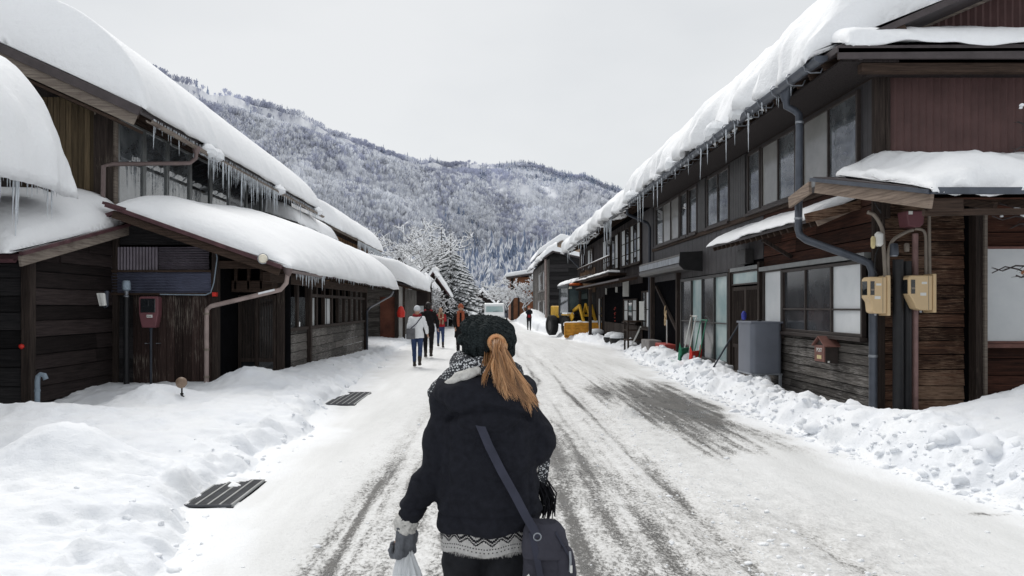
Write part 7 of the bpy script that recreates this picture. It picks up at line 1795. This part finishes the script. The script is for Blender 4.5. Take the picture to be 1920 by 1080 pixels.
for sx in (-1,1):
    q = MB(); q.prism([(sx*.742,.55,1.22),(sx*.742,.95,1.70),(sx*.742,1.6,1.72),(sx*.742,1.6,1.22)], (sx*.006,0,0)); hard(q, 'side_window', 'pane_dark', vn, XV)
    q = MB(); q.prism([(sx*.70,-.035,.62),(sx*.42,-.045,.64),(sx*.46,-.02,.80),(sx*.70,.0,.86)], (0,-.02,0)); hard(q, 'headlight', 'pane_frost', vn, XV)
    q = MB(); q.obox((sx*.84,.5,1.22),(.06,0,0),(0,.04,0),(0,0,.10)); hard(q, 'mirror', 'black', vn, XV, bevel=.01)
    q = MB(); q.bar((sx*.1,.36,1.21),(sx*.1+.42,.47,1.32),.014,.014); hard(q, 'wiper', 'black', vn, XV)
    wheel(vn, (sx*.66,.75,.28), .28, .16, (1,0,0), XV); wheel(vn, (sx*.66,2.8,.28), .28, .16, (1,0,0), XV)
q = MB(); q.obox((0,-.045,.70),(.36,0,0),(0,.01,0),(0,0,.05)); hard(q, 'grille', 'alu_dark', vn, XV)
q = MB(); q.obox((0,-.05,.42),(.62,0,0),(0,.02,0),(0,0,.08)); hard(q, 'bumper', 'van_white', vn, XV, bevel=.01)
q = MB(); q.obox((0,-.075,.42),(.165,0,0),(0,.005,0),(0,0,.08)); hard(q, 'number_plate', 'label_yellow', vn, XV)
# second vehicle: far dark one behind
# ---- wheel loader with plough blade
ld = empty('wheel_loader', (4.0, 40.5, .05), 'compact yellow wheel loader with black cab and orange beacon behind its plough blade', 'wheel loader')
XL = Matrix.Translation((4.68, 39.9, .10)) @ Matrix.Rotation(math.radians(20), 4, 'Z') @ Matrix.Diagonal((1,1,1.1,1))     # -y towards the camera
q = MB(); q.prism([(-.5,.3,.55),(-.5,-.35,.6),(-.5,-.40,.95),(-.5,.2,1.05),(-.5,.3,1.15),(-.5,2.3,1.25),(-.5,2.45,.6)], (1.0,0,0)); hard(q, 'body', 'black', ld, XL, bevel=.05, seg=2)
q = MB(); q.obox((0,1.9,1.15),(.52,0,0),(0,.55,0),(0,0,.30)); hard(q, 'engine_hood', 'yellow', ld, XL, bevel=.06, seg=2)
cb_ = MB()
for sx in (-1,1):
    cb_.bar((sx*.60,.0,1.0),(sx*.56,.12,2.30),.08,.08); cb_.bar((sx*.60,1.15,1.0),(sx*.56,1.1,2.30),.08,.08)
cb_.obox((0,.6,2.34),(.66,0,0),(0,.64,0),(0,0,.06)); cb_.obox((0,.6,1.02),(.62,0,0),(0,.60,0),(0,0,.05)); cb_.obox((0,.0,1.14),(.60,0,0),(0,.03,0),(0,0,.12))
plain('cab_paint', (.045,.052,.058), .4)
cab = hard(cb_, 'cab', 'cab_paint', ld, XL, bevel=.015)
q = MB(); q.add([(-.56,.035,1.22),(.56,.035,1.22),(.53,.125,2.28),(-.53,.125,2.28)], [(0,1,2,3)]); glass('pane_cab', (.07,.10,.11), .1, (.14,.19,.20), .6); hard(q, 'windscreen', 'pane_cab', cab, XL)  # cab glass colour lightened to paint in a teal reflection
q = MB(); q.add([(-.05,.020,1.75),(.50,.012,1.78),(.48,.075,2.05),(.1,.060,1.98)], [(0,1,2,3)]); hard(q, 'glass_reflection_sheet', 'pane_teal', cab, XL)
for sx in (-1,1):
    q = MB(); q.add([(sx*.60,.08,1.1),(sx*.60,1.1,1.1),(sx*.565,1.06,2.28),(sx*.565,.16,2.28)], [(0,1,2,3)]); hard(q, 'side_window', 'pane_clear', cab, XL)
    q = MB(); q.obox((sx*.52,-.02,2.30),(.08,0,0),(0,.04,0),(0,0,.05)); hard(q, 'work_lamp', 'lamp_white', cab, XL, bevel=.01)
    q = MB(); q.obox((sx*.72,-.30,1.02),(.10,0,0),(0,.06,0),(0,0,.06)); hard(q, 'headlight', 'lamp_white', ld, XL, bevel=.01); q = MB(); q.bar((sx*.45,-.25,.95),(sx*.72,-.28,1.0),.05,.05); hard(q, 'lamp_bracket', 'yellow', ld, XL)
    wheel(ld, (sx*.72,-.15,.50), .50, .36, (1,0,0), XL, 'alu_dark'); wheel(ld, (sx*.72,1.8,.50), .50, .36, (1,0,0), XL, 'alu_dark')
    q = MB(); q.bar((sx*.72,-.5,1.03),(sx*.72,.2,1.03),.40,.05); q.bar((sx*.72,-.66,.80),(sx*.72,-.50,1.03),.40,.05,(1,0,0)); hard(q, 'fender', 'yellow', ld, XL)
    q = MB(); q.obox((sx*.72,-.15,1.09),(.20,0,0),(0,.3,0),(0,0,.04)); hard(q, 'fender_snow', 'roughsnow', ld, XL, bevel=.03, seg=2)
    q = MB(); q.bar((sx*.34,.0,1.20),(sx*.34,-.75,1.45),.10,.16,(0,0,1)); q.bar((sx*.34,-.70,1.48),(sx*.34,-1.35,.45),.10,.15,(0,0,1)); hard(q, 'lift_arm', 'yellow', ld, XL, bevel=.012)
q = MB(); q.bar((-.34,-1.0,1.0),(.34,-1.0,1.0),.10,.10); q.bar((0,-.45,1.0),(0,-.75,1.55),.09,.11); q.bar((0,-.75,1.55),(.0,-1.3,.75),.07,.09); q.bar((0,-.2,.9),(0,-.6,1.2),.08,.08); hard(q, 'bucket_link', 'yellow', ld, XL, bevel=.01)
q = MB(); q.lathe((0,.35,2.40), [(.26,0),(.30,.03),(.30,.09),(.24,.13)], 18, 1.3, .6); hard(q, 'beacon', 'orange', cab, XL, smooth=True)
q = MB(); prof = [(-1.50+.16*math.cos(a)*1.0-.0, .32+.33*math.sin(a)) for a in np.linspace(-1.35, 1.35, 9)]
XB = XL @ Matrix.Translation((.0,-.1,.02)) @ Matrix.Rotation(math.radians(-22), 4, 'Z')
w_ = .88
for (y0, z0), (y1, z1) in zip(prof[:-1], prof[1:]): q.add([(-w_,2*-1.5-y0+.0,z0),(w_,2*-1.5-y0,z0),(w_,2*-1.5-y1,z1),(-w_,2*-1.5-y1,z1)], [(0,1,2,3)])
o = hard(q, 'plough_blade', 'bladeyellow', ld, XB); md = o.modifiers.new('s', 'SOLIDIFY'); md.thickness = .04
for sx in (-1,1):
    q = MB(); q.prism([(sx*w_,-1.72,.0),(sx*w_,-1.40,.0),(sx*w_,-1.40,.62),(sx*w_,-1.72,.66)], (sx*.03,0,0)); hard(q, 'blade_end', 'bladeyellow', ld, XB)
q = MB(); r = random.Random(4)
for k in range(9):
    x = -.72+.18*k; q.lathe((x+r.uniform(-.05,.05),-1.35,.50+r.uniform(-.02,.05)), [(.05,0),(.17,.04),(.15,.16),(.05,.22)], 9, 1.3, 1)
hard(q, 'blade_snow', 'roughsnow', ld, XB, smooth=True)
